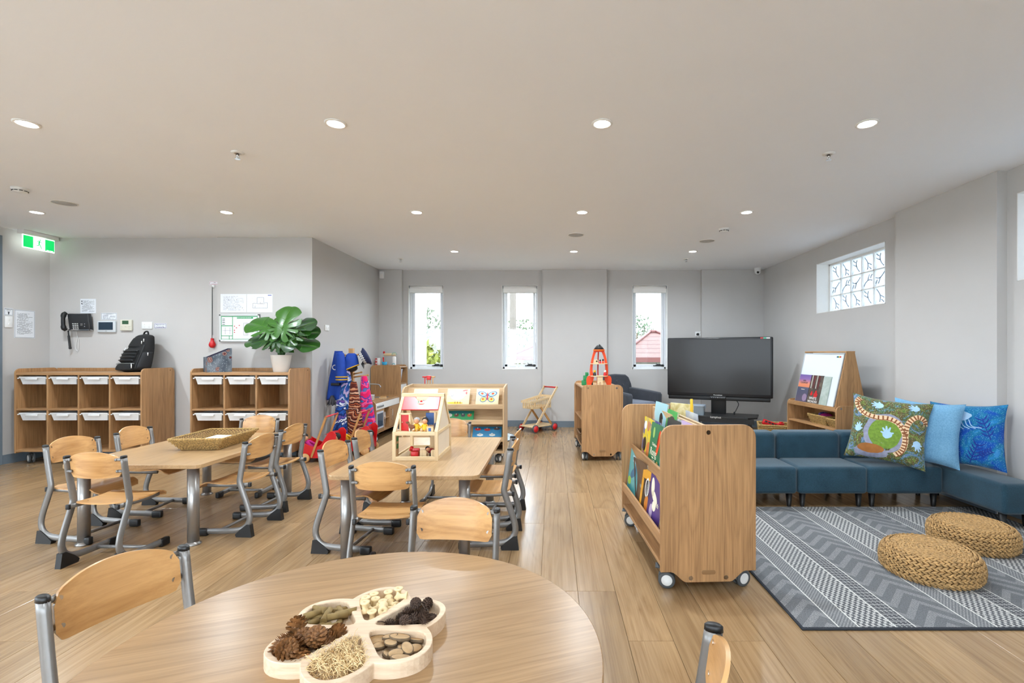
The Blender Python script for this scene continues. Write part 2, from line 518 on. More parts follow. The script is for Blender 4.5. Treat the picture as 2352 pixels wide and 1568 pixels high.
# back windows
def winder(par, x, y, z):
    w = MB().b2((x - .095, y - .02, z), (x + .095, y, z + .014)).build('winder_rail', M_DARK, par, bevel=.002)
    MB().rbox((x - .005, y - .022, z + .026), (.075, .035, .026), .008).cyl((x - .06, y - .022, z + .02), (x + .06, y - .03, z + .024), .006).cyl((x - .03, y - .025, z + .03), (x - .05, y - .03, z + .058), .005).build('winder_arm', M_DARK, w)
for i, (a, b) in enumerate(WIN):
    w = thing('window_%d' % (i + 1), 'tall narrow white framed window in the back wall', 'window', ((a + b) / 2, YB, WZ0)); struct(w); del w['category']
    hw = (b - a) / 2; H = WZ1 - WZ0
    # white lining of the opening
    t = .006
    MB().b2((-hw, -.004, 0), (-hw + t, .2, H)).b2((hw - t, -.004, 0), (hw, .2, H)).b2((-hw, -.004, 0), (hw, .2, t)).b2((-hw, -.004, H - t), (hw, .2, H)).build('reveal_lining', M_WHITE, w)
    y0, y1, f = .10, .16, .032
    MB().b2((-hw + t, y0, t), (-hw + t + f, y1, H - t)).b2((hw - t - f, y0, t), (hw - t, y1, H - t)).b2((-hw + t, y0, t), (hw - t, y1, t + f)).b2((-hw + t, y0, H - t - f), (hw - t, y1, H - t)).build('window_frame', M_ALU, w, bevel=.002)
    q = t + f + .004; s = .042
    sash = MB().b2((-hw + q, y0 + .012, q), (-hw + q + s, y1, H - q)).b2((hw - q - s, y0 + .012, q), (hw - q, y1, H - q)).b2((-hw + q, y0 + .012, q), (hw - q, y1, q + s)).b2((-hw + q, y0 + .012, H - q - s), (hw - q, y1, H - q)).build('sash', M_ALU, w, bevel=.002)
    MB().b2((-hw + q + s, y1 - .03, q + s), (hw - q - s, y1 - .024, H - q - s)).build('pane', M_GLASS, sash)
    winder(w, hw - .13, y0 + .012, q + .012)
    bl = MB().cyl((-hw + .02, .035, H - .03), (hw - .02, .035, H - .03), .024, n=14).b2((-hw + .02, .018, H - .128), (hw - .02, .021, H - .02)).build('roller_blind', M_WHITE, w)
    MB().b2((-hw + .007, .012, H - .05), (-hw + .017, .06, H - .008)).b2((hw - .017, .012, H - .05), (hw - .007, .06, H - .008)).build('bracket', M_GREY, bl)
    MB().cyl((-hw + .02, .02, H - .128), (hw - .02, .02, H - .128), .008, n=8).build('bottom_bar', M_WHITE, bl)
    if i == 0: MB().cyl((-hw + .014, .008, H - .05), (-hw + .014, .008, .55), .0015, n=5).build('blind_chain', M_WPLAS, bl)

# glass block windows in the right wall
def glass_block_mat():
    t = NT('pressed_glass_block')
    v = t.coord(scale=(1, 1, 1)); nz = t.n('TexVoronoi'); nz.inputs['Scale'].default_value = 14; t.l(v, nz.inputs['Vector'])
    wv = t.n('TexWave'); wv.inputs['Scale'].default_value = 4.5; wv.inputs['Distortion'].default_value = 9; wv.inputs['Detail'].default_value = 1; t.l(v, wv.inputs['Vector'])
    bp = t.n('Bump'); bp.inputs['Strength'].default_value = .9; bp.inputs['Distance'].default_value = .02; t.l(wv.outputs[0], bp.inputs['Height'])
    tl = t.n('BsdfTranslucent'); tl.inputs[0].default_value = (.64, .67, .72, 1); t.l(bp.outputs[0], tl.inputs['Normal'])
    tr = t.n('BsdfTransparent'); tr.inputs[0].default_value = (.5, .53, .57, 1)
    gl = t.n('BsdfGlossy'); gl.inputs['Roughness'].default_value = .15; t.l(bp.outputs[0], gl.inputs['Normal'])
    m1 = t.n('MixShader'); m1.inputs[0].default_value = .8; t.l(tr.outputs[0], m1.inputs[1]); t.l(tl.outputs[0], m1.inputs[2])
    m2 = t.n('MixShader'); m2.inputs[0].default_value = .12; t.l(m1.outputs[0], m2.inputs[1]); t.l(gl.outputs[0], m2.inputs[2])
    t.l(m2.outputs[0], t.out.inputs[0]); return t.m
M_BLOCK = glass_block_mat()
bm_block = MB().rbox((0, 0, 0), (.03, .2, .208), .012, 2).mesh('glass_block', M_BLOCK)
bm_motif = MB()
for (a, b) in (((-.06, -.075), (.0, .0)), ((.0, .0), (.065, .03)), ((.0, .0), (-.01, .075)), ((.02, .05), (.06, .08))):
    bm_motif.tube([(-.016, a[0], a[1]), (-.018, (a[0] + b[0]) / 2 + .008, (a[1] + b[1]) / 2), (-.016, b[0], b[1])], .006, 6)
bm_motif = bm_motif.mesh('pressed_motif', M_BLOCK)
for wi, (a, b, c, d) in enumerate(GW):
    X0 = 3.60 if wi == 0 else 3.57
    w = thing('window_%d' % (5 + wi), 'glass block window high in the right wall', 'window', (X0, (a + b) / 2, c)); struct(w); del w['category']
    hw = (b - a) / 2; H = d - c; t = .006
    MB().b2((-.004, -hw, 0), (.26, -hw + t, H)).b2((-.004, hw - t, 0), (.26, hw, H)).b2((-.004, -hw, 0), (.26, hw, t)).b2((-.004, -hw, H - t), (.26, hw, H)).build('reveal_lining', M_WHITE, w)
    f = .022; xa, xb = .165, .24
    nc = 6; pit = (2 * hw - 2 * t - 2 * f) / nc; rows = 3; pz = (H - 2 * t - 2 * f) / rows
    m = MB().b2((xa, -hw + t, t), (xb, -hw + t + f, H - t)).b2((xa, hw - t - f, t), (xb, hw - t, H - t)).b2((xa, -hw + t, t), (xb, hw - t, t + f)).b2((xa, -hw + t, H - t - f), (xb, hw - t, H - t))
    for i in range(1, nc): m.b2((xa + .012, -hw + t + f + i * pit - .006, t + f), (xb - .012, -hw + t + f + i * pit + .006, H - t - f))
    for j in range(1, rows): m.b2((xa + .012, -hw + t + f, t + f + j * pz - .006), (xb - .012, hw - t - f, t + f + j * pz + .006))
    m.build('mortar_grid', M_WHITE, w)
    for i in range(nc):
        for j in range(rows):
            g = share(bm_block, 'glass_block', w, (xa + .035, -hw + t + f + (i + .5) * pit, t + f + (j + .5) * pz))
            q = share(bm_motif, 'pressed_motif', g, (0, 0, 0), (R(90 * ((i * 2 + j) % 4)), 0, 0))

# ------------------------------------------------------------------ ceiling fittings
M_LENS = pm('lit_lens', 'ffffff', .3, emit=14)
def make_downlight(loc, label):
    t = thing('downlight', label, 'downlight', loc, 0, 'recessed ceiling downlights')
    MB().lathe([(.066, 0), (.066, -.004), (.058, -.008), (.05, -.006), (.05, 0)], 28).build('trim_ring', M_WHITE, t)
    MB().lathe([(.0, -.0045), (.0495, -.0045), (.0495, -.001), (0, -.001)], 24).build('lens', M_LENS, t)
    L = bpy.data.lights.new('downlight_lamp', 'AREA'); L.shape = 'DISK'; L.size = .09; L.energy = DOWNLIGHT_W; L.color = (.84, .93, 1.0); L.spread = R(165)
    lo = bpy.data.objects.new('lamp', L); COL.objects.link(lo); lo.parent = t; lo.location = (0, 0, -.012)
    return t
cols = {3.04: (-5.26, -3.29, -1.36, .304, 1.96), 4.952: (-5.257, -3.326, -1.391, .292, 1.966), 6.856: (-1.392, .288, 1.962), -.78: (-5.26, -3.29, -1.36, .304, 1.96)}
nm = {3.04: 'nearest lit row', 4.952: 'middle lit row', 6.856: 'far lit row nearest the windows', 1.13: 'row above the round table', -.78: 'row behind the round table'}
od = ['first', 'second', 'third', 'fourth', 'fifth']
for y, xs in cols.items():
    for i, x in enumerate(xs):
        k = i - 1 if y == 3.04 else i
        lab = 'round white downlight, %s from the left in the %s' % (od[k] if k >= 0 else 'extra one', nm[y])
        make_downlight((x, y, CZ), lab)

def sprinkler(x, y, label):
    t = thing('sprinkler', label, 'sprinkler', (x, y, CZ), 0, 'ceiling sprinklers')
    MB().lathe([(.042, 0), (.042, -.004), (.03, -.009), (.012, -.010), (.012, 0)], 24).build('escutcheon', M_WHITE, t)
    MB().cyl((0, 0, -.008), (0, 0, -.03), .008).cyl((.012, 0, -.012), (.004, 0, -.045), .003, n=6).cyl((-.012, 0, -.012), (-.004, 0, -.045), .003, n=6).build('nozzle', M_CHROME, t)
    MB().lathe([(.018, -.048), (.018, -.045), (.004, -.044)], 14).build('deflector', M_CHROME, t)
sprinkler(-2.257, 3.48, 'chrome sprinkler head on the ceiling above the left tables')
sprinkler(1.98, 3.50, 'chrome sprinkler head on the ceiling above the sofa corner')
sprinkler(-2.32, 7.39, 'small sprinkler head near the left end of the windows')
sprinkler(2.02, 7.39, 'small sprinkler head above the screen')
def smoke(x, y, label):
    t = thing('smoke_detector', label, 'smoke detector', (x, y, CZ), 0, 'smoke detectors')
    MB().lathe([(.058, 0), (.058, -.014), (.05, -.02), (.047, -.034), (.0, -.04)], 28).build('housing', M_WPLAS, t)
    m = MB()
    for i in range(10):
        a = 2 * PI * i / 10; m.box((.0485 * math.cos(a), .0485 * math.sin(a), -.027), (.006, .02, .006), None) if False else m.add([(p.x, p.y, p.z) for p in [RZ(a) @ Vector(q) for q in ((.046, -.011, -.030), (.052, -.011, -.0295), (.052, .011, -.0295), (.046, .011, -.030), (.046, -.011, -.025), (.053, -.011, -.0245), (.053, .011, -.0245), (.046, .011, -.025))]], [(0, 1, 2, 3), (4, 7, 6, 5), (0, 4, 5, 1), (1, 5, 6, 2), (2, 6, 7, 3), (3, 7, 4, 0)])
    m.build('vent_slots', M_DARK, t)
    MB().ball((.03, -.03, -.031), .003, 6, 4).build('indicator', M_RED, t)
smoke(-4.638, 4.233, 'white smoke detector on the ceiling by the exit sign')
smoke(1.967, 5.61, 'white smoke detector on the ceiling over the screen area')
for (x, y, lab) in ((-4.67, 4.65, 'flat round ceiling speaker near the exit sign'), (1.963, 6.218, 'flat round ceiling speaker beside the far smoke detector'), (.274, 5.898, 'flat round ceiling speaker in the middle of the far ceiling')):
    t = thing('ceiling_speaker', lab, 'speaker', (x, y, CZ), 0, 'ceiling speakers')
    MB().lathe([(.10, 0), (.10, -.003), (.094, -.006), (.09, -.003), (.09, 0)], 32).build('rim', M_WHITE, t)
    MB().lathe([(.0, -.005), (.088, -.004), (.088, -.001), (0, -.001)], 28).build('grille', pm('speaker_grille', 'b7b6b4', .7, var=.2, vscale=400), t)

# dome camera in the far corner, motion sensor in the left far corner
t = thing('security_camera', 'white dome security camera under the ceiling in the far right corner', 'camera', (3.44, YB - .22, CZ))
MB().lathe([(.055, 0), (.055, -.02), (.05, -.04), (.046, -.05)], 24).build('base', M_WPLAS, t)
MB().ball((0, -.005, -.062), (.05, .05, .048), 18, 12).build('dome', M_WPLAS, t)
MB().ball((-.012, -.045, -.078), (.02, .014, .02), 12, 8).ball((.015, -.047, -.07), (.008, .006, .008), 8, 6).build('camera_lens', M_BLACK, t)
t = thing('motion_sensor', 'small white motion sensor in the left corner of the back wall', 'sensor', (-2.93, YB - .08, 2.6))
MB().rbox((0, -.025, 0), (.07, .05, .12), .008).build('housing', M_WPLAS, t)
MB().rbox((0, -.052, -.01), (.05, .008, .06), .004).build('sensor_lens', M_WHITE, t)

# exit sign
t = thing('exit_sign', 'lit green running man exit sign under the ceiling', 'sign', (-6.165, 5.83, CZ))
MB().rbox((0, 0, -.024), (.085, .40, .046), .004).build('housing', M_WPLAS, t)
M_EXG = pm('exit_green_lit', '08c862', .4, emit=.75); M_EXW = pm('exit_white_lit', 'f4fff8', .4, emit=1.3)
pn = MB().rbox((-.004, .005, -.125), (.008, .365, .155), .003).build('acrylic_panel', M_EXW, t)
MB().b2((.0005, -.170, -.192), (.0016, -.062, -.056)).build('green_field', M_EXG, pn); MB().b2((.0005, .074, -.192), (.0016, .182, -.056)).build('green_field', M_EXG, pn)
fig = MB()
FX = frame((0, 1, 0), (0, 0, 1), (1, 0, 0), (.0012, .005, -.125))
def limb(a, b, w):
    a, b = Vector(a), Vector(b); n = (b - a).orthogonal().normalized() * w / 2
    fig.prism([a - n, b - n, b + n, a + n], .001, FX)
fig.prism([(.012 + .0075 * math.cos(i * .6), .047 + .0075 * math.sin(i * .6)) for i in range(10)], .001, FX)
for a, b, w in (((.004, .036), (-.002, .0), .016), ((-.001, .0), (-.006, -.022), .009), ((-.006, -.022), (-.034, -.022), .008), ((.002, 0), (.018, -.03), .009), ((.018, -.03), (.028, -.055), .008), ((.004, .034), (-.016, .03), .006), ((-.016, .03), (-.022, .012), .006), ((.006, .034), (.022, .018), .006), ((.022, .018), (.038, .016), .006)): limb(a, b, w)
fig.build('running_figure', M_EXG, pn)
MB().b2((.0016, .09, -.187), (.0024, .12, -.181)).b2((.0016, .128, -.187), (.0024, .168, -.181)).build('small_print', M_EXW, pn)

# ------------------------------------------------------------------ outside
M_GROUND = pm('garden_ground', '8f9482', .9, var=.15, vscale=.4)
struct(MB().b2((-70, -40, -3.1), (70, 90, -2.9)).build('ground', M_GROUND))
struct(MB().b2((-6.6, -9, -.35), (4.0, -2.8, -.02)).b2((-15, -9, -.35), (-6.6, 6.5, -.02)).build('floor_deck_bounce', pm('deck_pale_bounce', 'dedfdf', .8, var=.05)))  # unseen pale deck outside the added doors, bounces daylight onto the ceiling
def roofmat():
    t = NT('terracotta_roof_tiles'); t.set(.7)
    s = t.xyz(t.coord()); a = t.math('FRACT', t.math('MULTIPLY', s[2], 5.0)); nz = t.noise(t.coord(), 6, 4)
    c = t.mix(t.math('GREATER_THAN', a, .82), t.ramp(nz.outputs[0], [(.3, '5f3f3a'), (.7, '6e4c45')]), c4('452c28')); t.col(c); return t.m
M_ROOF = roofmat(); M_HWALL = pm('rendered_house_wall', '8a8580', .8, var=.04, vscale=2); M_FASCIA = pm('red_fascia', '5c2c28', .5)
def hip_house(x0, x1, y0, y1, ze, rise, ridge, label, wallm=M_HWALL, roofm=M_ROOF, fm=M_FASCIA):
    t = thing('house', label, 'house', ((x0 + x1) / 2, (y0 + y1) / 2, -2.9)); a, b = (x1 - x0) / 2, (y1 - y0) / 2; h = ze + 2.9
    MB().b2((-a + .5, -b + .5, 0), (a - .5, b - .5, h)).build('wall', wallm, t)
    MB().add([(-a, -b, h), (a, -b, h), (a, b, h), (-a, b, h), (-ridge / 2, 0, h + rise), (ridge / 2, 0, h + rise)], [(0, 1, 5, 4), (1, 2, 5), (2, 3, 4, 5), (3, 0, 4), (0, 3, 2, 1)]).build('roof', roofm, t)
    MB().b2((-a, -b - .03, h - .2), (a, -b + .05, h)).b2((-a - .03, -b, h - .2), (-a + .05, b, h)).b2((a - .05, -b, h - .2), (a + .03, b, h)).build('gutter', fm, t)
    m = MB()
    for e in ((-a, -b), (a, -b)): m.tube([(e[0], e[1], h + .03), (math.copysign(ridge / 2, e[0]), 0, h + rise + .03)], .09, 6)
    m.tube([(-ridge / 2, 0, h + rise + .03), (ridge / 2, 0, h + rise + .03)], .1, 6)
    m.build('ridge_capping', M_FASCIA if roofm is M_ROOF else fm, t)
    for k in (-.45, .3):
        w = MB().b2((k * a - .7, -b + .45, h - 2.1), (k * a + .7, -b + .5, h - .8)).build('window', M_ALU, t)
        MB().b2((k * a - .6, -b + .44, h - 2.0), (k * a + .6, -b + .46, h - .9)).build('pane', pm('dark_pane', '5a6670', .1), w)
    return t
hip_house(2.75, 7.5, 21, 29, 1.08, 1.26, .3, 'house with a peaked terracotta roof behind the right window')
hip_house(-1.9, 2.6, 22, 27, 1.15, .95, .5, 'house with low terracotta roof and red gutter behind the middle window')
g = hip_house(-7.8, -3.1, 19, 26, 1.25, .85, .3, 'pale house with a grey roof behind the left window', pm('white_render', 'd7d9dc', .8), pm('grey_roof', '5a6065', .7, var=.05), pm('white_fascia', 'e4e6e8', .5))
# weatherboard wing of this building seen through the left window
t = thing('weatherboard_wing', 'white weatherboard wing of the building outside the left window', 'building', (-4.4, 10.6, -2.9))
MB().b2((-1.8, -.9, 0), (1.82, -.7, 6.8)).build('wall', pm('wing_wall', 'dfe2e6', .7), t)
bmesh_wb = MB().add([(-1.82, -.925, 0), (1.84, -.925, 0), (1.84, -.902, .15), (-1.82, -.902, .15), (-1.82, -.9, 0), (1.84, -.9, 0), (1.84, -.9, .15), (-1.82, -.9, .15)], [(0, 1, 2, 3), (4, 7, 6, 5), (0, 4, 5, 1), (1, 5, 6, 2), (2, 6, 7, 3), (3, 7, 4, 0)]).mesh('weatherboard', pm('weatherboard_white', 'e6e8ea', .6))
for i in range(18): share(bmesh_wb, 'weatherboard', t, (0, 0, 3.2 + i * .15))
def tree(x, y, zc, s, col, label, seed, n=650):
    rr = random.Random(seed); t = thing('tree', label, 'tree', (x, y, -2.9), 0, 'trees outside the windows')
    h = zc + 2.9
    m = MB().tube([(0, 0, 0), (.08, .05, h * .5), (0, 0, h)], [.16, .11, .05], 7)
    for i in range(5):
        a = i * 1.3; m.tube([(0, 0, h * .7), (s[0] * .5 * math.cos(a), s[1] * .5 * math.sin(a), h + s[2] * .3)], [.06, .02], 5)
    m.build('trunk', pm('bark', '6b5a4a', .9), t)
    m = MB()
    for i in range(n):
        while True:
            p = Vector((rr.uniform(-1, 1), rr.uniform(-1, 1), rr.uniform(-1, 1)))
            if .35 < p.length < 1: break
        c = Vector((p.x * s[0], p.y * s[1], p.z * s[2] + h)); q = rr.uniform(.10, .22)
        M = T(*c) @ Euler((rr.uniform(0, 6), rr.uniform(0, 6), rr.uniform(0, 6))).to_matrix().to_4x4()
        m.add([(-q, 0, 0), (0, -q * .4, .02), (q, 0, 0), (0, q * .4, .02)], [(0, 1, 2, 3)], False, M)
    m.build('foliage', pm('leaf_' + col, col, .7, var=.3, vscale=1.5), t)
tree(-3.8, 15.2, .75, (.8, .8, .85), '777d2c', 'yellow-green tree below the grey roof, outside the left window', 1)
tree(-2.1, 36, 2.0, (2.2, 2, 2.0), '4c6040', 'green tree behind the power pole, outside the middle window', 2)
tree(.2, 44, 2.4, (1.8, 2, 1.9), '52654a', 'grey-green tree rising behind the low terracotta roof', 3)
tree(7.2, 42, 3.0, (1.6, 2, 1.6), '556650', 'small tree beyond the peaked terracotta roof', 4)
tree(-9.5, 34, 2.6, (2.2, 2, 2.0), '5a6650', 'tree top behind the grey roofed house', 5)
t = thing('power_pole', 'timber power pole standing outside the middle window', 'pole', (-1.62, 19.5, -2.9))
MB().cyl((0, 0, 0), (0, 0, 10), .16, .12).build('pole', pm('weathered_pole', '6a635c', .9, var=.1), t)
MB().b2((-1.0, -.06, 8.9), (1.0, .06, 9.02)).build('crossarm', pm('weathered_pole2', '5c554f', .9), t)
t = thing('power_wire', 'dark overhead wire drooping past the windows', 'wire', (0, 18.5, 0))
MB().tube([(x, 0, 4.2 + .006 * (x - 2) ** 2 * .4) for x in range(-20, 24, 2)], .02, 5).build('cable', M_DARK, t)
# ------------------------------------------------------------------ castors and storage units
M_HUB = pm('castor_hub', 'd9dad8', .35, var=.02)
_tyre = MB().lathe([(.030, -.008), (.041, -.008), (.045, -.004), (.045, .004), (.041, .008), (.030, .008)], 22, RY(R(90))).mesh('tyre', M_TYRE)
_hub = MB().lathe([(.0, -.009), (.028, -.0085), (.034, -.006), (.034, .006), (.028, .0085), (0, .009)], 20, RY(R(90))).mesh('hub', M_HUB)
_fork = MB().rbox((0, .012, .066), (.028, .06, .035), .01).cyl((0, .02, .08), (0, .02, .112), .013).b2((-.03, -.02, .108), (.03, .06, .114)).cyl((-.02, 0, .045), (.02, 0, .045), .008).mesh('castor', M_TYRE)
def castor(par, x, y, rot=0.0, zs=1.0):
    c = share(_fork, 'castor', par, (x, y, 0), (0, 0, rot), (1, 1, zs))
    for s in (-1, 1):
        share(_tyre, 'tyre', c, (s * .019, 0, .045)); share(_hub, 'hub', c, (s * .019, 0, .045))
    return c
_knob = MB().lathe([(.0, -.0035), (.006, -.003), (.008, 0)], 12, RX(R(90))).mesh('fixing', M_CHROME)

# --- cubby shelves on the left wall
def tray_mesh(w, d=.42, h=.088):
    m = MB(); t = .004; tp = .022
    def ring(wx, wy, z): return [(-wx / 2, -wy / 2, z), (wx / 2, -wy / 2, z), (wx / 2, wy / 2, z), (-wx / 2, wy / 2, z)]
    L = [ring(w - 2 * tp, d - 2 * tp, 0), ring(w - .014, d - .014, h - .012), ring(w, d, h - .012), ring(w, d, h), ring(w - .016, d - .016, h), ring(w - 2 * tp - t, d - 2 * tp - t, t)]
    vs = [p for r in L for p in r]; fs = [(3, 2, 1, 0)]
    for i in range(5):
        for k in range(4):
            fs.append((i * 4 + k, i * 4 + (k + 1) % 4, i * 4 + 4 + (k + 1) % 4, i * 4 + 4 + k))
    fs.append((20, 21, 22, 23)); m.add(vs, fs); return m
def cubby(name, label, W, nc, x0, yf, rowname):
    D = .48
    t = thing(name, label, 'shelf', (x0 + W / 2, yf + D / 2, 0)); a = W / 2
    for s in (-1, 1):
        e = MB().prism(rrect(D, .965, .055, 6, -D / 2, .125, (0, 0, 1, 1)), .018, T(-a if s < 0 else a - .018, 0, 0) @ YZ).build('end_panel', W_SHELF, t, bevel=.002)
        share(_knob, 'fixing', e, (s * a, .17, 1.06), (0, 0, R(90) * s))
    ia = a - .018
    MB().b2((-ia, -D / 2 + .004, 1.015), (ia, D / 2 - .016, 1.045)).build('top_board', W_SHELF_X, t, bevel=.002)
    MB().b2((-ia, D / 2 - .016, .14), (ia, D / 2, 1.085)).build('back_panel', W_SHELF, t, bevel=.002)
    MB().b2((-ia, -D / 2 + .004, .14), (ia, D / 2 - .016, .165)).build('bottom_board', W_SHELF_X, t, bevel=.002)
    MB().b2((-ia, -D / 2 + .006, .612), (ia, D / 2 - .016, .632)).build('middle_shelf', W_SHELF_X, t, bevel=.002)
    cw = 2 * ia / nc
    for i in range(1, nc):
        for (z0, z1) in ((.165, .612), (.632, 1.015)):
            MB().b2((-ia + i * cw - .009, -D / 2 + .005, z0), (-ia + i * cw + .009, D / 2 - .016, z1)).build('divider', W_SHELF, t, bevel=.0015)
    tw = cw - .05; tm = tray_mesh(tw).mesh('tray', M_WPLAS)
    hm = MB().rbox((0, -.218, .062), (tw * .42, .018, .022), .005, 2).b2((-tw * .19, -.224, .05), (tw * .19, -.21, .058)).mesh('handle', M_WPLAS)
    rm = MB().b2((-.007, -.2, 0), (.007, .2, .012)).mesh('tray_runner', M_WPLAS)
    ordn = ['leftmost', 'second from left', 'third from left', 'rightmost'] if nc == 4 else ['left', 'middle', 'right']
    for r, z in enumerate((.91, .497)):
        for i in range(nc):
            cx = -ia + (i + .5) * cw
            for s in (-1, 1):
                share(rm, 'tray_runner', t, (cx + s * (cw / 2 - .016), -.03, z + .064))
            o = tag(share(tm, 'storage_tray', None, (x0 + W / 2 + cx, yf + D / 2 - .02, z)), 'white plastic tray, %s of the %s row in the %s' % (ordn[i], ('upper', 'lower')[r], rowname), 'tray', 'trays in the ' + rowname)
            share(hm, 'handle', o)
    for sx in (-1, 1):
        for sy in (-1, 1):
            castor(t, sx * (a - .10), sy * .15, R(60 if sx < 0 else 20), 1.22)
    return t
cubby('cubby_shelf', 'long oak cubby shelf with eight white trays, under the wall phone', 1.457, 4, -6.145, 5.545, 'long cubby shelf')
cubby('cubby_shelf', 'shorter oak cubby shelf with six white trays, under the potted plant', 1.13, 3, -4.125, 5.525, 'short cubby shelf')

# --- end panel with rounded top and castor cut-outs, in (u, z), u centred
def castor_panel(w, top, r=.07, zc=.108, zb=.052, n=6):
    a = w / 2; p = []
    p += [(-a, zc)]
    def notch(s):
        q = []
        for i in range(n + 1):
            f = i / n; u = a - .055 - .085 * f; z = zc + (zb - zc) * (3 * f * f - 2 * f ** 3); q.append((s * u, z))
        return q
    p += notch(-1) + notch(1)[::-1] + [(a, zc)]
    for cx, a0 in ((a - r, 0), (-a + r, 90)):
        for i in range(n + 1):
            b = R(a0 + 90 * i / n); p.append((cx + r * math.cos(b), top - r + r * math.sin(b)))
    return p
def badge(par, x, y, z):
    MB().prism(rrect(.075, .022, .01, 4, -.0375, -.011), .003, T(x, y, z) @ XZ).build('maker_plate', pm('plate_bronze', '9c7a55', .35, metal=.3), par, bevel=.001)

# --- book display trolley in the foreground right
BK = thing('book_trolley', 'oak book display trolley on castors, end panel towards the round table', 'bookcase', (.796, 3.12, 0), R(2.86))
BL = 1.08
for s in (-1, 1):
    e = MB().prism(castor_panel(.515, .885), .018, T(0, -BL / 2 + .018 if s < 0 else BL / 2, 0) @ XZ).build('end_panel', W_SHELF, BK, bevel=.0025)
    y = s * BL / 2
    for (x, z) in ((0, .845), (-.095, .075), (.095, .075)): share(_knob, 'fixing', e, (x, y, z), (0, 0, 0 if s < 0 else PI), (1.5, 1.5, 1.5))
    if s < 0: badge(e, 0, y, .105)
hl = BL / 2 - .018
MB().b2((-.25, -hl, .125), (.25, hl, .143)).build('bottom_board', W_SHELF_Y, BK, bevel=.002)
for s in (-1, 1):
    MB().b2((s * .165 - .008, -hl, .143), (s * .165 + .008, hl, .52)).build('lower_back_board', W_SHELF_Y, BK, bevel=.0015)
    MB().b2((min(s * .173, s * .252), -hl, .243), (max(s * .173, s * .252), hl, .258)).build('lower_ledge', W_SHELF_Y, BK, bevel=.0015)
    MB().b2((min(s * .24, s * .254), -hl, .243), (max(s * .24, s * .254), hl, .305)).build('lower_lip', W_SHELF_Y, BK, bevel=.002)
    MB().b2((min(s * .02, s * .185), -hl, .495), (max(s * .02, s * .185), hl, .51)).build('upper_ledge', W_SHELF_Y, BK, bevel=.0015)
    MB().b2((min(s * .175, s * .19), -hl, .47), (max(s * .175, s * .19), hl, .59)).build('upper_lip', W_SHELF_Y, BK, bevel=.002)
    MB().b2((s * .021 - .008, -hl, .51), (s * .021 + .008, hl, .868)).build('ridge_board', W_PALE, BK, bevel=.0015)
for sx in (-1, 1):
    for sy in (-1, 1): castor(BK, sx * .205, sy * .47, R(75 if sx < 0 else 110))

# --- low trolley shelf carrying the rocket
GK = thing('trolley_shelf', 'oak trolley shelf on castors with a toy rocket on top', 'shelf', (.553, 6.19, 0), R(2.8))
GL = .95
for s in (-1, 1):
    e = MB().prism(castor_panel(.49, .893, .06), .018, T(0, -GL / 2 + .018 if s < 0 else GL / 2, 0) @ XZ).build('end_panel', W_SHELF, GK, bevel=.0025)
    for (x, z) in ((-.17, .855), (.17, .855), (-.1, .075), (.1, .075)): share(_knob, 'fixing', e, (x, s * GL / 2, z), (0, 0, 0 if s < 0 else PI), (1.4, 1.4, 1.4))
    if s < 0: badge(e, 0, -GL / 2, .12)
hl2 = GL / 2 - .018
for (z, nm_) in ((.845, 'top_board'), (.46, 'middle_shelf'), (.14, 'bottom_board')):
    MB().b2((-.232, -hl2, z), (.232, hl2, z + .02)).build(nm_, W_SHELF_Y, GK, bevel=.002)
MB().b2((-.008, -hl2, .16), (.008, hl2, .845)).build('centre_panel', W_SHELF_Y, GK)
for sx in (-1, 1):
    for sy in (-1, 1): castor(GK, sx * .2, sy * .41, R(15 if sx < 0 else -15))

# --- pale puzzle display shelf
PK = thing('puzzle_shelf', 'pale oak display shelf with ledges of wooden puzzles', 'shelf', (-1.152, 5.79, 0))
for s in (-1, 1):
    prof = [(-.21, .115), (.21, .115), (.21, .89)] + [(.21 - .02 * i, .89 + .002 * math.sin(i)) for i in range(1, 6)] + [(-.13, .872), (-.18, .85), (-.205, .82), (-.21, .79)]
    MB().prism(prof, .018, T(-.588 if s < 0 else .57, 0, 0) @ YZ).build('end_panel', wood('pale_oak_upright', 'a98a66', 'd0b189', 'Z', .09, .45), PK, bevel=.002)
MB().b2((-.57, .192, .14), (.57, .208, .888)).build('back_panel', W_PALE, PK)
MB().b2((-.57, -.205, .115), (.57, .192, .14)).build('bottom_board', W_PALE, PK, bevel=.002)
for z in (.655, .478, .28):
    MB().b2((-.57, -.205, z), (.57, -.09, z + .014)).build('ledge', W_PALE, PK, bevel=.0015)
    MB().b2((-.57, -.209, z - .03), (.57, -.195, z + .022)).build('ledge_lip', W_PALE, PK, bevel=.0015)
    MB().add([(-.57, -.1, z + .014), (.57, -.1, z + .014), (.57, .02, z + .2), (-.57, .02, z + .2), (-.57, -.088, z + .014), (.57, -.088, z + .014), (.57, .032, z + .2), (-.57, .032, z + .2)], [(0, 1, 2, 3), (4, 7, 6, 5), (0, 4, 5, 1), (2, 6, 7, 3), (1, 5, 6, 2), (0, 3, 7, 4)]).build('slanted_board', W_PALE, PK)
MB().b2((-.57, .208, .78), (.57, .33, .795)).build('rear_ledge', W_PALE, PK, bevel=.0015)
for sx in (-1, 1):
    for sy in (-1, 1): castor(PK, sx * .51, sy * .13, R(-20))

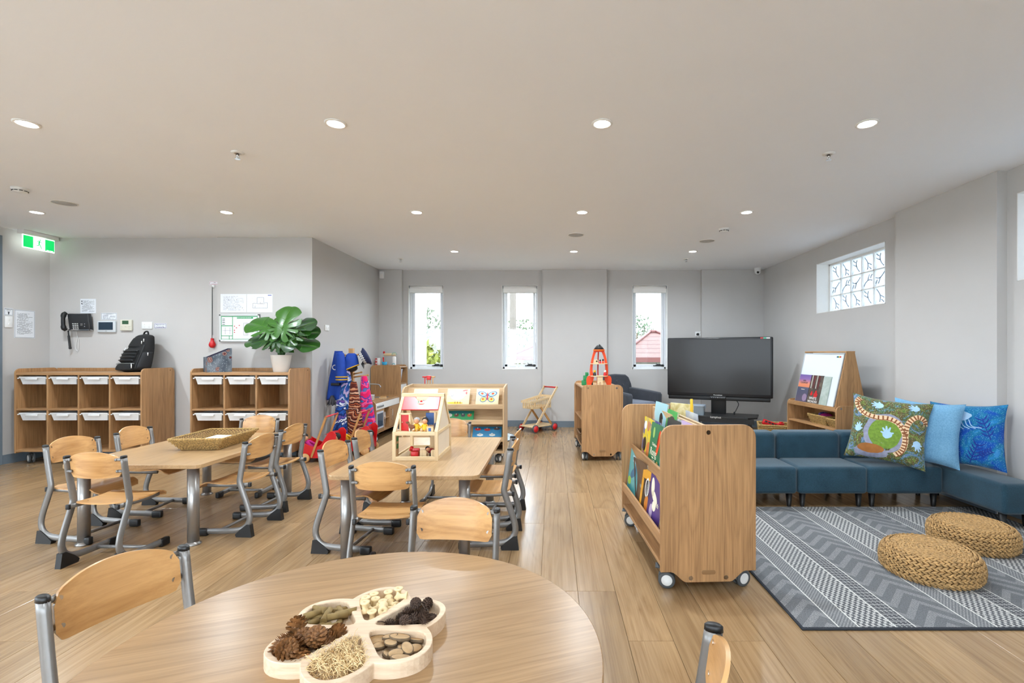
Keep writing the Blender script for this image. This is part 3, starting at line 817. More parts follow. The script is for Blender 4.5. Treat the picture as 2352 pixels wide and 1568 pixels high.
# --- low shelf by the right wall carrying the whiteboard easel
HK = thing('easel_shelf', 'low oak shelf by the right wall carrying the whiteboard easel', 'shelf', (3.206, 5.642, 0), R(-86.1))
for s in (-1, 1):
    e = MB().prism(rrect(.49, .60, .06, 6, -.245, .105, (0, 0, 1, 1)), .018, T(-.475 if s < 0 else .457, 0, 0) @ YZ).build('end_panel', W_SHELF, HK, bevel=.002)
    for y in (-.19, .19): share(_knob, 'fixing', e, (s * .475, y, .675), (0, 0, R(90) * s), (1.4, 1.4, 1.4))
for (z, nm_) in ((.655, 'top_board'), (.435, 'middle_shelf'), (.125, 'bottom_board')):
    MB().b2((-.457, -.235, z), (.457, .235, z + .02)).build(nm_, W_SHELF_X, HK, bevel=.002)
MB().b2((-.457, -.243, .64), (.457, -.229, .69)).build('front_rail', W_SHELF_X, HK, bevel=.002)
MB().b2((-.457, .10, .455), (.457, .112, .655)).build('back_panel', W_SHELF_X, HK)
for sx in (-1, 1):
    for sy in (-1, 1): castor(HK, sx * .4, sy * .17, R(20))
# ------------------------------------------------------------------ tables and chairs
def tabletop(poly, th, mat, par):
    return MB().prism(poly, th).build('tabletop', mat, par, bevel=.003)
TZ = .541
def leg_mesh(h):
    return MB().cyl((0, 0, .012), (0, 0, h), .034, n=20).lathe([(.046, 0), (.046, .006), (.036, .014), (.034, .02)], 24).mesh('leg', M_LEG)
_leg = leg_mesh(TZ - .026)
def rect_table(label, cx, cy, w, l):
    t = thing('activity_table', label, 'table', (cx, cy, 0))
    top = tabletop(rrect(w, l, .05, 6, -w / 2, -l / 2), .026, W_TABLE, t); top.location = (0, 0, TZ - .026)
    for sx in (-1, 1):
        for sy in (-1, 1): share(_leg, 'leg', t, (sx * (w / 2 - .095), sy * (l / 2 - .075), 0))
    return t
rect_table('left rectangular oak table with the seagrass basket on it', -2.75, 3.80, .915, 1.295)
rect_table('middle rectangular oak table with the dolls house on it', -.896, 3.535, .905, 1.32)
RT = thing('round_table', 'large round oak table in the foreground with the flower tray', 'table', (-.481, 1.179, 0))
top = tabletop([(.6 * math.cos(2 * PI * i / 96), .6 * math.sin(2 * PI * i / 96)) for i in range(96)], .026, W_ROUND, RT); top.location = (0, 0, TZ - .026)
for a in (45, 135, 225, 315): share(_leg, 'leg', RT, (.42 * math.cos(R(a)), .42 * math.sin(R(a)), 0))

# chair, facing +y, origin on the floor below the tops of its posts
def make_chair():
    t = thing('school_chair', '-', 'chair')
    path = smooth_path([(0, 0, .643), (0, .018, .52), (0, .036, .415), (0, .040, .38), (0, .030, .34), (0, -.014, .215), (0, -.030, .155), (0, -.030, .115), (0, -.014, .078), (0, .018, .053), (0, .06, .042), (0, .13, .037), (0, .29, .032)], 4)
    fm = MB().sweep(path, .0205, .0125, 14).mesh('side_frame', M_SILVER)
    cap = MB().lathe([(.0, .655), (.010, .6545), (.0128, .651), (.0132, .640), (0, .640)], 14, Matrix.Diagonal((1, 1.62, 1, 1))).mesh('post_cap', M_BLACK)
    wedge = MB().prism([(-.055, 0), (.055, 0), (.062, .018), (.03, .05), (-.02, .088), (-.043, .085)], .034, T(-.017, 0, 0) @ YZ).mesh('rear_foot', M_BLACK)
    fc = MB().rbox((0, .30, .027), (.034, .07, .05), .009, 3).mesh('front_foot', M_BLACK)
    sb = MB().sweep([(0, -.012, .352), (0, .06, .350), (0, .16, .346), (0, .285, .346)], .014, .0095, 10).mesh('seat_bar', M_SILVER)
    sp = MB().rbox((0, -.016, .352), (.022, .016, .031), .004, 2).mesh('bar_plug', M_BLACK)
    for s in (-1, 1):
        f = share(fm, 'side_frame', t, (s * .17, 0, 0))
        share(cap, 'post_cap', f); share(wedge, 'rear_foot', f); share(fc, 'front_foot', f)
        b = share(sb, 'seat_bar', t, (s * .146, 0, 0)); share(sp, 'bar_plug', b)
    MB().cyl((-.165, .19, .036), (.165, .19, .036), .011, n=12).build('cross_rail', M_SILVER, t)
    MB().cyl((-.146, .2, .343), (.146, .2, .343), .010, n=12).build('seat_rail', M_SILVER, t)
    # backrest: bent plywood
    nu = 22; vs = []; fs = []; hw = .152
    rows = 5
    for side in (0, 1):
        for i in range(nu + 1):
            u = -1 + 2 * i / nu; x = u * hw
            zt = .682 - .040 * abs(u) ** 2.2; zb = .520 + .006 * u * u
            e = 1 - abs(u); q = min(1, e / .16); rr = .026 * (1 - math.sqrt(max(0, 1 - (1 - q) ** 2)))
            zt -= rr; zb += rr
            for j in range(rows):
                z = zb + (zt - zb) * j / (rows - 1)
                y = .006 - .030 * (1 - u * u) - (z - .6) * .13 + (.0045 if side == 0 else -.0045)
                vs.append((x, y, z))
    N = (nu + 1) * rows
    for i in range(nu):
        for j in range(rows - 1):
            a = i * rows + j
            fs.append((a, a + 1, a + rows + 1, a + rows)); fs.append((N + a, N + a + rows, N + a + rows + 1, N + a + 1))
        for j in (0, rows - 1):
            a = i * rows + j; b = a + rows
            fs.append((a, b, N + b, N + a) if j == 0 else (a, N + a, N + b, b))
    for i in (0, nu):
        for j in range(rows - 1):
            a = i * rows + j
            fs.append((a, N + a, N + a + 1, a + 1) if i == 0 else (a, a + 1, N + a + 1, N + a))
    mb = MB().add(vs, fs, True)
    br = mb.build('backrest', W_CHAIR, t)
    md = br.modifiers.new('edges', 'EDGE_SPLIT'); md.split_angle = R(40)
    scr = MB().lathe([(.0, -.003), (.005, -.0025), (.007, 0)], 12, RX(R(90)) @ RX(PI)).lathe([(0, -.0036), (.0022, -.0034), (.0022, -.002)], 8, RX(R(90)) @ RX(PI)).mesh('screw', M_CHROME)
    lug = MB().cyl((0, 0, 0), (.028, 0, 0), .009, n=10).ball((0, -.006, 0), (.009, .007, .009), 10, 6).mesh('lug', M_SILVER)
    for s in (-1, 1):
        for z in (.562, .632):
            share(scr, 'screw', br, (s * .136, .0105 - .030 * (1 - .8) - (z - .6) * .13, z))
            l = share(lug, 'lug', br, (s * .138, -.006 - (z - .6) * .13 + .0, z), (0, 0, 0 if s > 0 else PI))
            if s < 0: l.scale = (1, -1, 1)
    # seat: plywood with rolled front edge
    nv = 18; nu = 12; vs = []; fs = []
    for side in (0, 1):
        for j in range(nv + 1):
            v = j / nv; y = .012 + .345 * v
            z = .366 - .010 * math.sin(PI * min(1, v * 1.15)) - (0 if v < .78 else .16 * (v - .78) ** 1.6 * 3)
            w = .158
            if v < .16: w = .158 * (math.sqrt(max(0, 1 - ((.16 - v) / .16) ** 2)) * .34 + .66)
            if v > .93: w = .158 - .02 * ((v - .93) / .07) ** 2
            for i in range(nu + 1):
                u = -1 + 2 * i / nu
                vs.append((u * w, y, z + .006 * u * u + (0 if side == 0 else -.009)))
    N = (nu + 1) * (nv + 1)
    for j in range(nv):
        for i in range(nu):
            a = j * (nu + 1) + i; b = a + nu + 1
            fs.append((a, a + 1, b + 1, b)); fs.append((N + a, N + b, N + b + 1, N + a + 1))
    for j in range(nv):
        a = j * (nu + 1); b = a + nu + 1; fs.append((a, b, N + b, N + a))
        a += nu; b += nu; fs.append((a, N + a, N + b, b))
    for i in range(nu):
        fs.append((i, N + i, N + i + 1, i + 1)); a = nv * (nu + 1) + i; fs.append((a, a + 1, N + a + 1, N + a))
    st = MB().add(vs, fs, True).build('seat', W_CHAIR, t)
    md = st.modifiers.new('edges', 'EDGE_SPLIT'); md.split_angle = R(40)
    for s in (-1, 1):
        for y in (.08, .25): share(scr, 'screw', st, (s * .125, y, .363), (R(90), 0, 0))
    return t
CH = [  # x, y, facing (deg, 0 = +y), label, group
    (-3.372, 3.415, -95, 'beech chair on the far left of the left table, nearest the camera on that side', 1),
    (-2.735, 2.906, 0, 'beech chair tucked under the near end of the left table, back to the camera', 1),
    (-3.362, 3.90, -86, 'beech chair on the left of the left table, the farther one beside the basket', 1),
    (-2.118, 3.53, 87, 'beech chair on the right of the left table, nearer of the two', 1),
    (-2.165, 4.055, 87, 'beech chair on the right of the left table, in front of the red pram', 1),
    (-2.758, 4.57, 180, 'beech chair at the far end of the left table, facing the camera', 1),
    (-1.462, 3.255, -95, 'beech chair on the left of the middle table, nearer one', 2),
    (-1.452, 3.70, -87, 'beech chair on the left of the middle table, by the play kitchen end', 2),
    (-.932, 2.652, 0, 'beech chair tucked under the near end of the middle table, back to the camera', 2),
    (-.277, 3.31, 90, 'beech chair on the right of the middle table, nearer one', 2),
    (-.288, 3.77, 86, 'beech chair on the right of the middle table, farther one', 2),
    (-.915, 4.34, 180, 'beech chair at the far end of the middle table, half hidden by the dolls house', 2),
    (-.391, 1.935, 174, 'beech chair across the round table, its backrest facing the camera', 3),
    (-1.232, 1.388, -109, 'large foreground beech chair at the left of the round table', 3),
    (.301, .94, 69, 'beech chair at the right of the round table, cut by the frame edge', 3)]
GR = {1: 'chairs around the left table', 2: 'chairs around the middle table', 3: 'chairs around the round table'}
c0 = make_chair(); bpy.context.view_layer.update(); ctree = treeof(c0)
for i, (x, y, a, lab, g) in enumerate(CH):
    if i == 0:
        c0.location = (x, y, 0); c0.rotation_euler = (0, 0, R(a)); c0['label'] = lab; c0['group'] = GR[g]
    else: dup(c0, (x, y, 0), R(a), lab, GR[g], ctree)
# ------------------------------------------------------------------ sofa corner, rug, poufs, cushions
def fabric(name, dark, light, scale=260, bump=.35, rough=.85):
    if name in MATS: return MATS[name]
    t = NT(name); t.set(rough, 0, .25, 0, .1, .25); v = t.coord()
    a = t.noise(v, scale, 2); b = t.noise(v, 6, 3)
    f = t.math('ADD', t.math('MULTIPLY', a.outputs[0], .6), t.math('MULTIPLY', b.outputs[0], .4))
    t.col(t.ramp(f, [(.32, dark), (.68, light)])); t.bump(a.outputs[0], bump, .002); MATS[name] = t.m; return t.m
M_SOFA = fabric('teal_weave', '17303e', '294b5c')
M_ARMF = fabric('charcoal_weave', '2c2f36', '454952')
M_ARMS = fabric('blue_grey_seat_weave', '5c6272', '7d8494')
M_LEGB = pm('black_sofa_leg', '0e0f11', .4)
_sleg = MB().lathe([(.017, 0), (.017, .004), (.026, .112), (0, .112)], 14).mesh('leg', M_LEGB)
def puff(c, s, r, bulge=.012, M=None):
    """soft box: rounded and slightly domed on top"""
    m = MB().rbox(c, s, r, 5)
    top = c[2] + s[2] / 2
    out = []
    for (x, y, z) in m.v:
        k = max(0, 1 - ((x - c[0]) / (s[0] / 2)) ** 2) * max(0, 1 - ((y - c[1]) / (s[1] / 2)) ** 2)
        out.append((x, y, z + (bulge * k if z > c[2] else 0)))
    m.v = out; return m
def subdiv(o, n=1):
    md = o.modifiers.new('soft', 'SUBSURF'); md.levels = n; md.render_levels = n
sofa_x = [(1.43, 2.005), (2.005, 2.58), (2.58, 3.20)]
sl = ['teal kids sofa seat nearest the book trolley', 'middle teal kids sofa seat with nothing on it', 'teal kids sofa seat under the patterned cushion']
for (a, b), lab in zip(sofa_x, sl):
    w = b - a; t = thing('sofa_module', lab, 'sofa', ((a + b) / 2, 4.265, 0), 0, 'teal modular sofa seats')
    puff((0, -.09, .222), (w - .006, .385, .222), .03).build('seat', M_SOFA, t)
    MB().rbox((0, .19, .335), (w - .006, .195, .448), .045, 5, RX(R(-4)) @ T(0, .0, 0) if False else None).build('backrest', M_SOFA, t)
    for sx in (-1, 1):
        for sy in (-.235, .225): share(_sleg, 'leg', t, (sx * (w / 2 - .055), sy, 0))
t = thing('sofa_module', 'backless teal corner seat at the right edge beside the wall', 'sofa', (3.342, 3.94, 0), 0, 'teal modular sofa seats')
puff((0, 0, .222), (.272, .96, .222), .03).build('seat', M_SOFA, t)
for sx in (-1, 1):
    for sy in (-.41, .41): share(_sleg, 'leg', t, (sx * .085, sy, 0))

def rug_mat():
    t = NT('patterned_flatweave'); t.set(.95, 0, .1)
    v = t.coord(); s = t.xyz(v); X, Y = s[0], s[1]
    p = t.math('MULTIPLY', t.math('FRACT', t.math('DIVIDE', t.math('ADD', X, .369), .634)), .634)   # band position in metres
    def step(a): return t.math('GREATER_THAN', p, a)
    def inr(a, b): return t.math('MULTIPLY', step(a), t.math('LESS_THAN', p, b))
    def sq(val, per, duty=.5, ph=0.0): return t.math('LESS_THAN', t.math('FRACT', t.math('ADD', t.math('DIVIDE', val, per), ph)), duty)
    def xor(a, b): return t.math('ABSOLUTE', t.math('SUBTRACT', a, b))
    fine = t.noise(t.coord(scale=(1, .35, 1)), 520, 2)
    fine2 = t.noise(t.coord(scale=(.5, 1, 1)), 420, 2)
    # checker band 0 .. 0.17
    chk = xor(sq(X, .028), sq(Y, .04))
    chk2 = t.math('MULTIPLY', chk, t.math('SUBTRACT', 1.0, t.math('MULTIPLY', sq(Y, .0135, .35), .6)))
    # ladder band 0.17 .. 0.26
    lad = t.math('MAXIMUM', sq(Y, .03, .14), t.math('MULTIPLY', sq(X, .022, .3), sq(Y, .012, .5)))
    # leafy twill 0.26 .. 0.54
    zig = t.math('ABSOLUTE', t.math('SUBTRACT', t.math('FRACT', t.math('DIVIDE', X, .28)), .5))
    tw = t.math('MULTIPLY', sq(t.math('ADD', Y, t.math('MULTIPLY', zig, .30)), .11, .45), t.math('ADD', t.math('MULTIPLY', fine2.outputs[0], 1.2), .3))
    tw2 = t.math('MULTIPLY', tw, sq(t.math('ADD', X, Y), .014, .55))
    # fine grey 0.54 .. 0.634
    fn = xor(sq(X, .016), sq(Y, .02))
    val = t.math('ADD', t.math('ADD', t.math('MULTIPLY', inr(0, .17), t.math('MULTIPLY', chk2, .85)), t.math('MULTIPLY', inr(.17, .26), t.math('MULTIPLY', lad, .6))),
                 t.math('ADD', t.math('MULTIPLY', inr(.26, .54), t.math('ADD', t.math('MULTIPLY', tw2, .30), .16)), t.math('MULTIPLY', inr(.54, .64), t.math('ADD', t.math('MULTIPLY', fn, .3), .12))))
    for a in (0.0, .17, .26, .54):
        val = t.math('MAXIMUM', val, t.math('MULTIPLY', inr(a, a + .0065), .95))
    val = t.math('ADD', t.math('MULTIPLY', val, .78), t.math('MULTIPLY', t.math('SUBTRACT', t.math('ADD', t.math('MULTIPLY', fine.outputs[0], .6), t.math('MULTIPLY', fine2.outputs[0], .4)), .38), .9))
    border = t.math('MAXIMUM', t.math('GREATER_THAN', t.math('ABSOLUTE', t.math('SUBTRACT', X, 1.1575)), 1.146), t.math('GREATER_THAN', t.math('ABSOLUTE', t.math('SUBTRACT', Y, .885)), .873))
    c = t.ramp(val, [(0.0, '44464b'), (.35, '7b7d80'), (.85, 'd5d4d0')])
    t.col(t.mix(border, c, c4('3a3d43'))); t.bump(fine.outputs[0], .6, .003)
    return t.m
rug = MB().rbox((1.1575, .885, .005), (2.315, 1.77, .010), .004, 2).build('patterned_rug', rug_mat(), None, (1.135, 2.22, 0))
tag(rug, 'grey and white striped flatweave rug in front of the teal sofa', 'rug')

M_WEED = pm('water_hyacinth', 'b08b59', .7, var=.35, vscale=55, bump=.3, bscale=300)
def pouf(label, x, y, rad, h, rot, seed):
    t = thing('woven_pouf', label, 'pouf', (x, y, .010), rot, 'round woven poufs'); rr = random.Random(seed)
    core = MB().lathe([(rad * .9, .003), (rad * .97, h * .3), (rad * .97, h * .65), (rad * .88, h * .92), (rad * .5, h * .97), (0, h * .97)], 32).build('core', pm('pouf_core', '5f4323', .9, var=.2), t)
    m = MB()
    def leafball(c, d, up, L, W, H):
        d = d.normalized(); s = d.cross(up).normalized(); u = s.cross(d)
        vs = []; fs = []; n = 6
        prof = [(-1, .05), (-.6, .7), (0, 1), (.6, .75), (1, .08)]
        for (k, q) in prof:
            for i in range(n):
                a = 2 * PI * i / n
                vs.append(c + d * (k * L) + s * (math.cos(a) * W * q) + u * (math.sin(a) * H * q))
        for i in range(len(prof) - 1):
            for j in range(n):
                fs.append((i * n + j, i * n + (j + 1) % n, (i + 1) * n + (j + 1) % n, (i + 1) * n + j))
        m.add(vs, fs, True)
    rows = []
    prof = [(rad * .93, .012), (rad * .985, h * .2), (rad, h * .38), (rad * .995, h * .55), (rad * .97, h * .72), (rad * .91, h * .87), (rad * .82, h * .96)]
    k = rad * .82 - .024
    while k > .012: prof.append((k, h * 1.0 - .004)); k -= .022
    for ri, (r, z) in enumerate(prof):
        N = max(5, int(2 * PI * r / .027)); ph = rr.random() * 6
        side = ri < 6
        nrm = (lambda a: Vector((math.cos(a), math.sin(a), .15 + .9 * max(0, (ri - 3) / 3)))) if ri < 7 else (lambda a: Vector((0, 0, 1)))
        for i in range(N):
            a = ph + 2 * PI * i / N
            for kk in (0, 1):
                aa = a + kk * PI / N
                up = nrm(aa).normalized(); tg = Vector((-math.sin(aa), math.cos(aa), 0)); cross = tg.cross(up)
                p = Vector((r * math.cos(aa), r * math.sin(aa), z)) + cross * (.0048 * (1 if kk else -1)) + up * rr.uniform(-.001, .0015)
                d = tg + cross * (.45 if kk else -.45) + up * rr.uniform(-.06, .06)
                leafball(p, d, up, .019, .0072, .0062)
    m.build('woven_braids', M_WEED, t)
pouf('round woven pouf on the rug, nearer to the camera', 2.165, 2.80, .245, .145, .3, 1)
pouf('round woven pouf on the rug, nearer to the corner seat', 2.755, 3.205, .24, .145, 1.1, 2)

# cushions: local u along x, v up z, front towards -y
def cushion_surface(w, h, th, seed, side):
    rr = random.Random(seed); ph = rr.uniform(0, 6)
    def fn(u, v):
        U, V = 2 * u - 1, 2 * v - 1
        k = (1 - U ** 4) * (1 - V ** 4); pin = 1 - .10 * (1 - V * V) * abs(U) ** 3 * 1.0; piv = 1 - .10 * (1 - U * U) * abs(V) ** 3
        x = U * w / 2 * pin * (1 - .0 * V); z = V * h / 2 * piv + h / 2
        y = side * (th / 2 * max(0, k) ** .55) + .006 * math.sin(7 * U + 3 * V + ph) * (1 - k) + side * .004 * math.sin(9 * V + 4 * U + ph) * (abs(U) ** 2)
        return (x, y, z)
    return fn
def cushion(name, label, loc, rotz, lean, roll, w, h, th, matf, matb, seed):
    t = thing(name, label, 'cushion', loc); t.rotation_mode = 'ZYX'
    t.rotation_euler = (lean, roll, rotz); t.rotation_mode = 'XYZ'
    t.rotation_euler = (RZ(rotz) @ RX(lean) @ RY(roll)).to_euler()
    f = cushion_surface(w, h, th, seed, -1); b = cushion_surface(w, h, th, seed, 1)
    MB().grid(f, 28, 28).build('front_cover', matf, t)
    MB().grid(lambda u, v: b(1 - u, v), 28, 28).build('back_cover', matb, t)
    return t, f
def paint_mat(name, stops, scale=7, dist=2.5, extra=None):
    t = NT(name); t.set(.8, 0, .2, 0, .1, .2); v = t.coord()
    n = t.noise(v, scale, 5, .6, dist); c = t.ramp(n.outputs[0], stops)
    d = t.n('TexVoronoi'); d.inputs['Scale'].default_value = 110; t.l(v, d.inputs['Vector'])
    dots = t.math('LESS_THAN', d.outputs['Distance'], .28)
    c = t.mix(t.math('MULTIPLY', dots, .45), c, c4(extra or 'd9cfa5')); t.col(c)
    t.bump(t.noise(v, 30, 2).outputs[0], .25, .006); return t.m
M_PATT = paint_mat('dot_painted_cover', [(.25, '2f5a3a'), (.38, '6c7f3a'), (.46, '5d4a33'), (.54, '4c6b45'), (.62, '5f7fae'), (.72, '8b8f96')])
M_OCEAN = paint_mat('ocean_print_cover', [(.28, '0a3590'), (.42, '0d4faa'), (.52, '176f98'), (.60, '2480c0'), (.72, '5f9edb')], 4.5, 1.5, '7fc4dc')
M_LBLUE = fabric('light_blue_cotton', '5f93b8', '7fb1d2', 120, .2)
M_DBLUE = pm('deep_blue_print', '0a2f8c', .8, var=.1); M_PBLUE = pm('pale_blue_print', 'a6cbe8', .8, var=.08)
M_BROWNP = pm('brown_print', '86502b', .8, var=.15); M_CREAMP = pm('cream_print', 'e8c9a2', .8, var=.05); M_ORP = pm('ochre_print', 'a0652c', .8, var=.15); M_GRP = pm('leaf_green_print', '6f8f2f', .8, var=.2, vscale=60); M_GREYP = pm('grey_violet_print', '8f92a8', .8, var=.15, vscale=40)
def on_surface(f, pts, width, name, mat, par, off=.0022):
    """flat printed band following the cushion face"""
    m = MB(); vs = []; fs = []
    def P(u, v):
        p = Vector(f(u, v)); a = Vector(f(u + .01, v)) - Vector(f(u - .01, v)); b = Vector(f(u, v + .01)) - Vector(f(u, v - .01))
        return p + a.cross(b).normalized() * off * (1 if (a.cross(b)).y < 0 else -1)
    pts = [Vector((p[0], p[1], 0)) for p in pts]; n = len(pts)
    ws = width if isinstance(width, list) else [width] * n
    for i, p in enumerate(pts):
        d = (pts[min(i + 1, n - 1)] - pts[max(i - 1, 0)]).normalized(); s = Vector((-d.y, d.x, 0)) * ws[i] / 2
        for q in (-1, 1): vs.append(P(p.x + s.x * q, p.y + s.y * q))
    for i in range(n - 1): fs.append((2 * i, 2 * i + 1, 2 * i + 3, 2 * i + 2))
    return m.add(vs, fs, True).build(name, mat, par)
def on_blob(f, c, rx, ry, name, mat, par, off=.0018, n=24, wob=0.0, seed=0, rot=0.0):
    rr = random.Random(seed); m = MB()
    def P(u, v):
        p = Vector(f(u, v)); a = Vector(f(u + .01, v)) - Vector(f(u - .01, v)); b = Vector(f(u, v + .01)) - Vector(f(u, v - .01))
        nn = a.cross(b).normalized(); return p + nn * off * (1 if nn.y < 0 else -1)
    rad = [1 + wob * rr.uniform(-1, 1) for _ in range(n)]
    vs = [P(*c)]; fs = []
    for k in (.5, 1.0):
        for i in range(n):
            a = 2 * PI * i / n; x = rx * k * rad[i] * math.cos(a); y = ry * k * rad[i] * math.sin(a)
            vs.append(P(c[0] + x * math.cos(rot) - y * math.sin(rot), c[1] + x * math.sin(rot) + y * math.cos(rot)))
    for i in range(n):
        j = (i + 1) % n; fs += [(0, 1 + i, 1 + j), (1 + i, 1 + n + i, 1 + n + j, 1 + j)]
    return m.add(vs, fs, True).build(name, mat, par)
def hand(f, c, s, rot, par):
    m = on_blob(f, c, s * .42, s * .42, 'hand_print', M_PBLUE, par, .0026, 14, .1)
    for k, (a, L) in enumerate(((-60, .62), (-25, .8), (0, .9), (25, .82), (75, .6))):
        a = R(a) + rot; d = (math.sin(a), math.cos(a))
        p0 = (c[0] + d[0] * s * .3, c[1] + d[1] * s * .3); p1 = (c[0] + d[0] * s * L, c[1] + d[1] * s * L)
        on_surface(f, [p0, ((p0[0] + p1[0]) / 2, (p0[1] + p1[1]) / 2), p1], [s * .2, s * .2, s * .12], 'hand_print', M_PBLUE, par, .0026)
# patterned cushion leaning on the sofa back
cu, f = cushion('patterned_cushion', 'dot painted green and brown cushion with hand prints and winding brown path', (2.755, 4.07, .345), R(-33), R(-16), R(7), .57, .56, .15, M_PATT, M_LBLUE, 3)
on_blob(f, (.47, .43), .27, .30, 'ring_print', M_GREYP, cu, .0014, 30, .03, 1)
on_blob(f, (.47, .43), .20, .235, 'green_print', M_GRP, cu, .0020, 30, .03, 2)
pth = smooth_path([(.10, .93, 0), (.06, .86, 0), (.10, .76, 0), (.20, .68, 0), (.34, .65, 0), (.48, .66, 0), (.60, .62, 0), (.68, .53, 0), (.72, .42, 0), (.72, .30, 0), (.69, .20, 0), (.62, .13, 0)], 5)
on_surface(f, pth, .075, 'path_print', M_CREAMP, cu, .0024)
p2 = smooth_path([(.72, .44, 0), (.72, .58, 0), (.76, .68, 0), (.84, .75, 0), (.93, .72, 0), (.97, .64, 0)], 5)
on_surface(f, p2, .07, 'path_print', M_CREAMP, cu, .0024)
for pp in (pth, p2):
    for i in range(1, len(pp) - 1, 2):
        d = (pp[i + 1] - pp[i - 1]).normalized(); s = Vector((-d.y, d.x, 0)) * .033
        on_surface(f, [pp[i] - s, pp[i], pp[i] + s], .02, 'path_mark', M_BROWNP, cu, .0032)
on_surface(f, [(p.x + .02, p.y - .028) for p in pth], .012, 'path_edge', M_BROWNP, cu, .003)
hand(f, (.50, .42), .14, R(-10), cu); hand(f, (.36, .85), .12, R(-80), cu); hand(f, (.80, .88), .11, R(-70), cu); hand(f, (.12, .45), .11, R(10), cu); hand(f, (.87, .35), .12, R(160), cu)
on_blob(f, (.33, .12), .22, .10, 'dark_print', M_GREYP, cu, .0015, 26, .05, 4)
on_blob(f, (.32, .17), .17, .075, 'ochre_print', M_ORP, cu, .0022, 26, .04, 5)
cushion('blue_cushion', 'plain light blue cushion between the patterned and the ocean cushion', (3.07, 4.045, .345), R(-47), R(-9), R(3), .48, .53, .13, M_LBLUE, M_LBLUE, 5)
cu, f = cushion('ocean_cushion', 'ocean blue cushion printed with a jellyfish and dark fronds', (3.325, 3.925, .345), R(-61), R(-8), R(-2), .52, .52, .13, M_OCEAN, pm('ocean_back', '0f4fa5', .8, var=.1), 8)
on_blob(f, (.42, .80), .18, .09, 'jellyfish_print', M_PBLUE, cu, .002, 20, .06, 2)
for k in range(6): on_surface(f, smooth_path([(.32 + .05 * k, .74, 0), (.34 + .055 * k, .64, 0), (.36 + .075 * k, .56 + .012 * k, 0)], 4), .012, 'tentacle_print', M_PBLUE, cu, .0022)
def frond(f, c, L, ang, par):
    d = Vector((math.sin(ang), math.cos(ang), 0)); c = Vector((c[0], c[1], 0)); s = Vector((d.y, -d.x, 0))
    on_surface(f, [c + d * L * i / 4 for i in range(5)], .012, 'frond_print', M_DBLUE, par, .0022)
    for i in range(1, 6):
        for q in (-1, 1):
            b = c + d * L * i / 5.5; on_surface(f, [b, b + (d * .5 + s * q * .8) * L * .16, b + (d * .9 + s * q) * L * .24], [.01, .02, .006], 'frond_print', M_DBLUE, par, .0024)
frond(f, (.42, .06), .32, R(-12), cu); frond(f, (.58, .06), .34, R(20), cu); frond(f, (.85, .45), .34, R(-20), cu); frond(f, (.68, .2), .2, R(60), cu)
on_blob(f, (.22, .42), .17, .14, 'ring_print', pm('mid_blue_print', '1a5cc8', .8, var=.1), cu, .0016, 24, .04, 6)
on_blob(f, (.22, .42), .09, .075, 'ring_print', pm('bright_blue_print', '2f7fe0', .8), cu, .0022, 24, .04, 7)

# ------------------------------------------------------------------ armchair
t = thing('armchair', 'charcoal armchair with buttoned back behind the trolley shelf', 'armchair', (1.215, 7.72, 0), R(33))
MB().rbox((0, -.03, .33), (.70, .62, .18), .03, 4).build('seat_base', M_ARMF, t)
puff((0, -.06, .455), (.50, .56, .12), .04, .02).build('seat_cushion', M_ARMS, t)
prof = [(-.36, .25), (.36, .25), (.36, .55), (.33, .80), (.285, .91), (.22, .955), (0, .968), (-.22, .955), (-.285, .91), (-.33, .80), (-.36, .55)]
bk = MB().prism(prof, .15, T(0, .36, 0) @ XZ, True).build('backrest', M_ARMF, t, bevel=.035, seg=4)
bk.rotation_euler = (R(-8), 0, 0); bk.location = (0, -.0, 0)
for (x, z) in ((-.13, .78), (0.0, .84), (.13, .78), (-.065, .66), (.065, .66)):
    MB().ball((x, .208, z), (.016, .008, .016), 10, 6).build('button', M_ARMF, bk)
for s in (-1, 1):
    prof = [(-.34, .24), (.30, .24), (.34, .70), (.0, .685), (-.33, .655), (-.355, .62)]
    MB().prism(prof, .11, T(s * .305 - .055, 0, 0) @ YZ, True).build('arm', M_ARMF, t, bevel=.028, seg=4)
for sx in (-1, 1):
    for sy in (-1, 1): MB().cyl((sx * .28, sy * .24, .25), (sx * .31, sy * .27, 0), .024, .015, 10).build('leg', M_LEGB, t)

# ------------------------------------------------------------------ big screen on its trolley
t = thing('interactive_screen', 'large black interactive screen on a black trolley stand', 'screen', (2.493, 7.375, 0), R(-25.2))
sw, z0, z1 = 1.525, .605, 1.505
bz = MB().rbox((0, .035, (z0 + z1) / 2), (sw, .07, z1 - z0), .018, 3).build('bezel', pm('matt_black_bezel', '191a1e', .35), t)
scr_m = NT('dark_screen_glass'); scr_m.set(.3, 0, .35, .12, .12); scr_m.col('1f1d1c')
MB().b2((-sw / 2 + .035, -.003, z0 + .05), (sw / 2 - .035, .002, z1 - .035)).build('screen_glass', scr_m.m, bz)
MB().rbox((-.01, .04, z0 - .025), (sw - .05, .06, .06), .01, 2).build('speaker_bar', M_BLACK, t)
cp = MB().rbox((-.0, .0, z0 - .012), (.235, .03, .04), .012, 3).build('button_panel', M_DARK, t)
for i in range(7): MB().lathe([(0, -.0005), (.005, 0), (.005, .004)], 8, T(-.09 + i * .03, -.015, z0 - .012) @ RX(R(90))).build('button', M_GREY if i != 3 else M_WPLAS, cp)
text('Promethean', .026, M_WPLAS, bz, (0, -.002, z0 + .026), (R(90), 0, 0))
st = MB().b2((sw / 2 - .17, -.004, z1 - .026), (sw / 2 - .13, -.001, z1 - .008)).build('sticker', M_RED, bz)
MB().b2((sw / 2 - .13, -.004, z1 - .026), (sw / 2 - .09, -.001, z1 - .008)).build('sticker', pm('sticker_teal', '58c0a0', .5), bz)
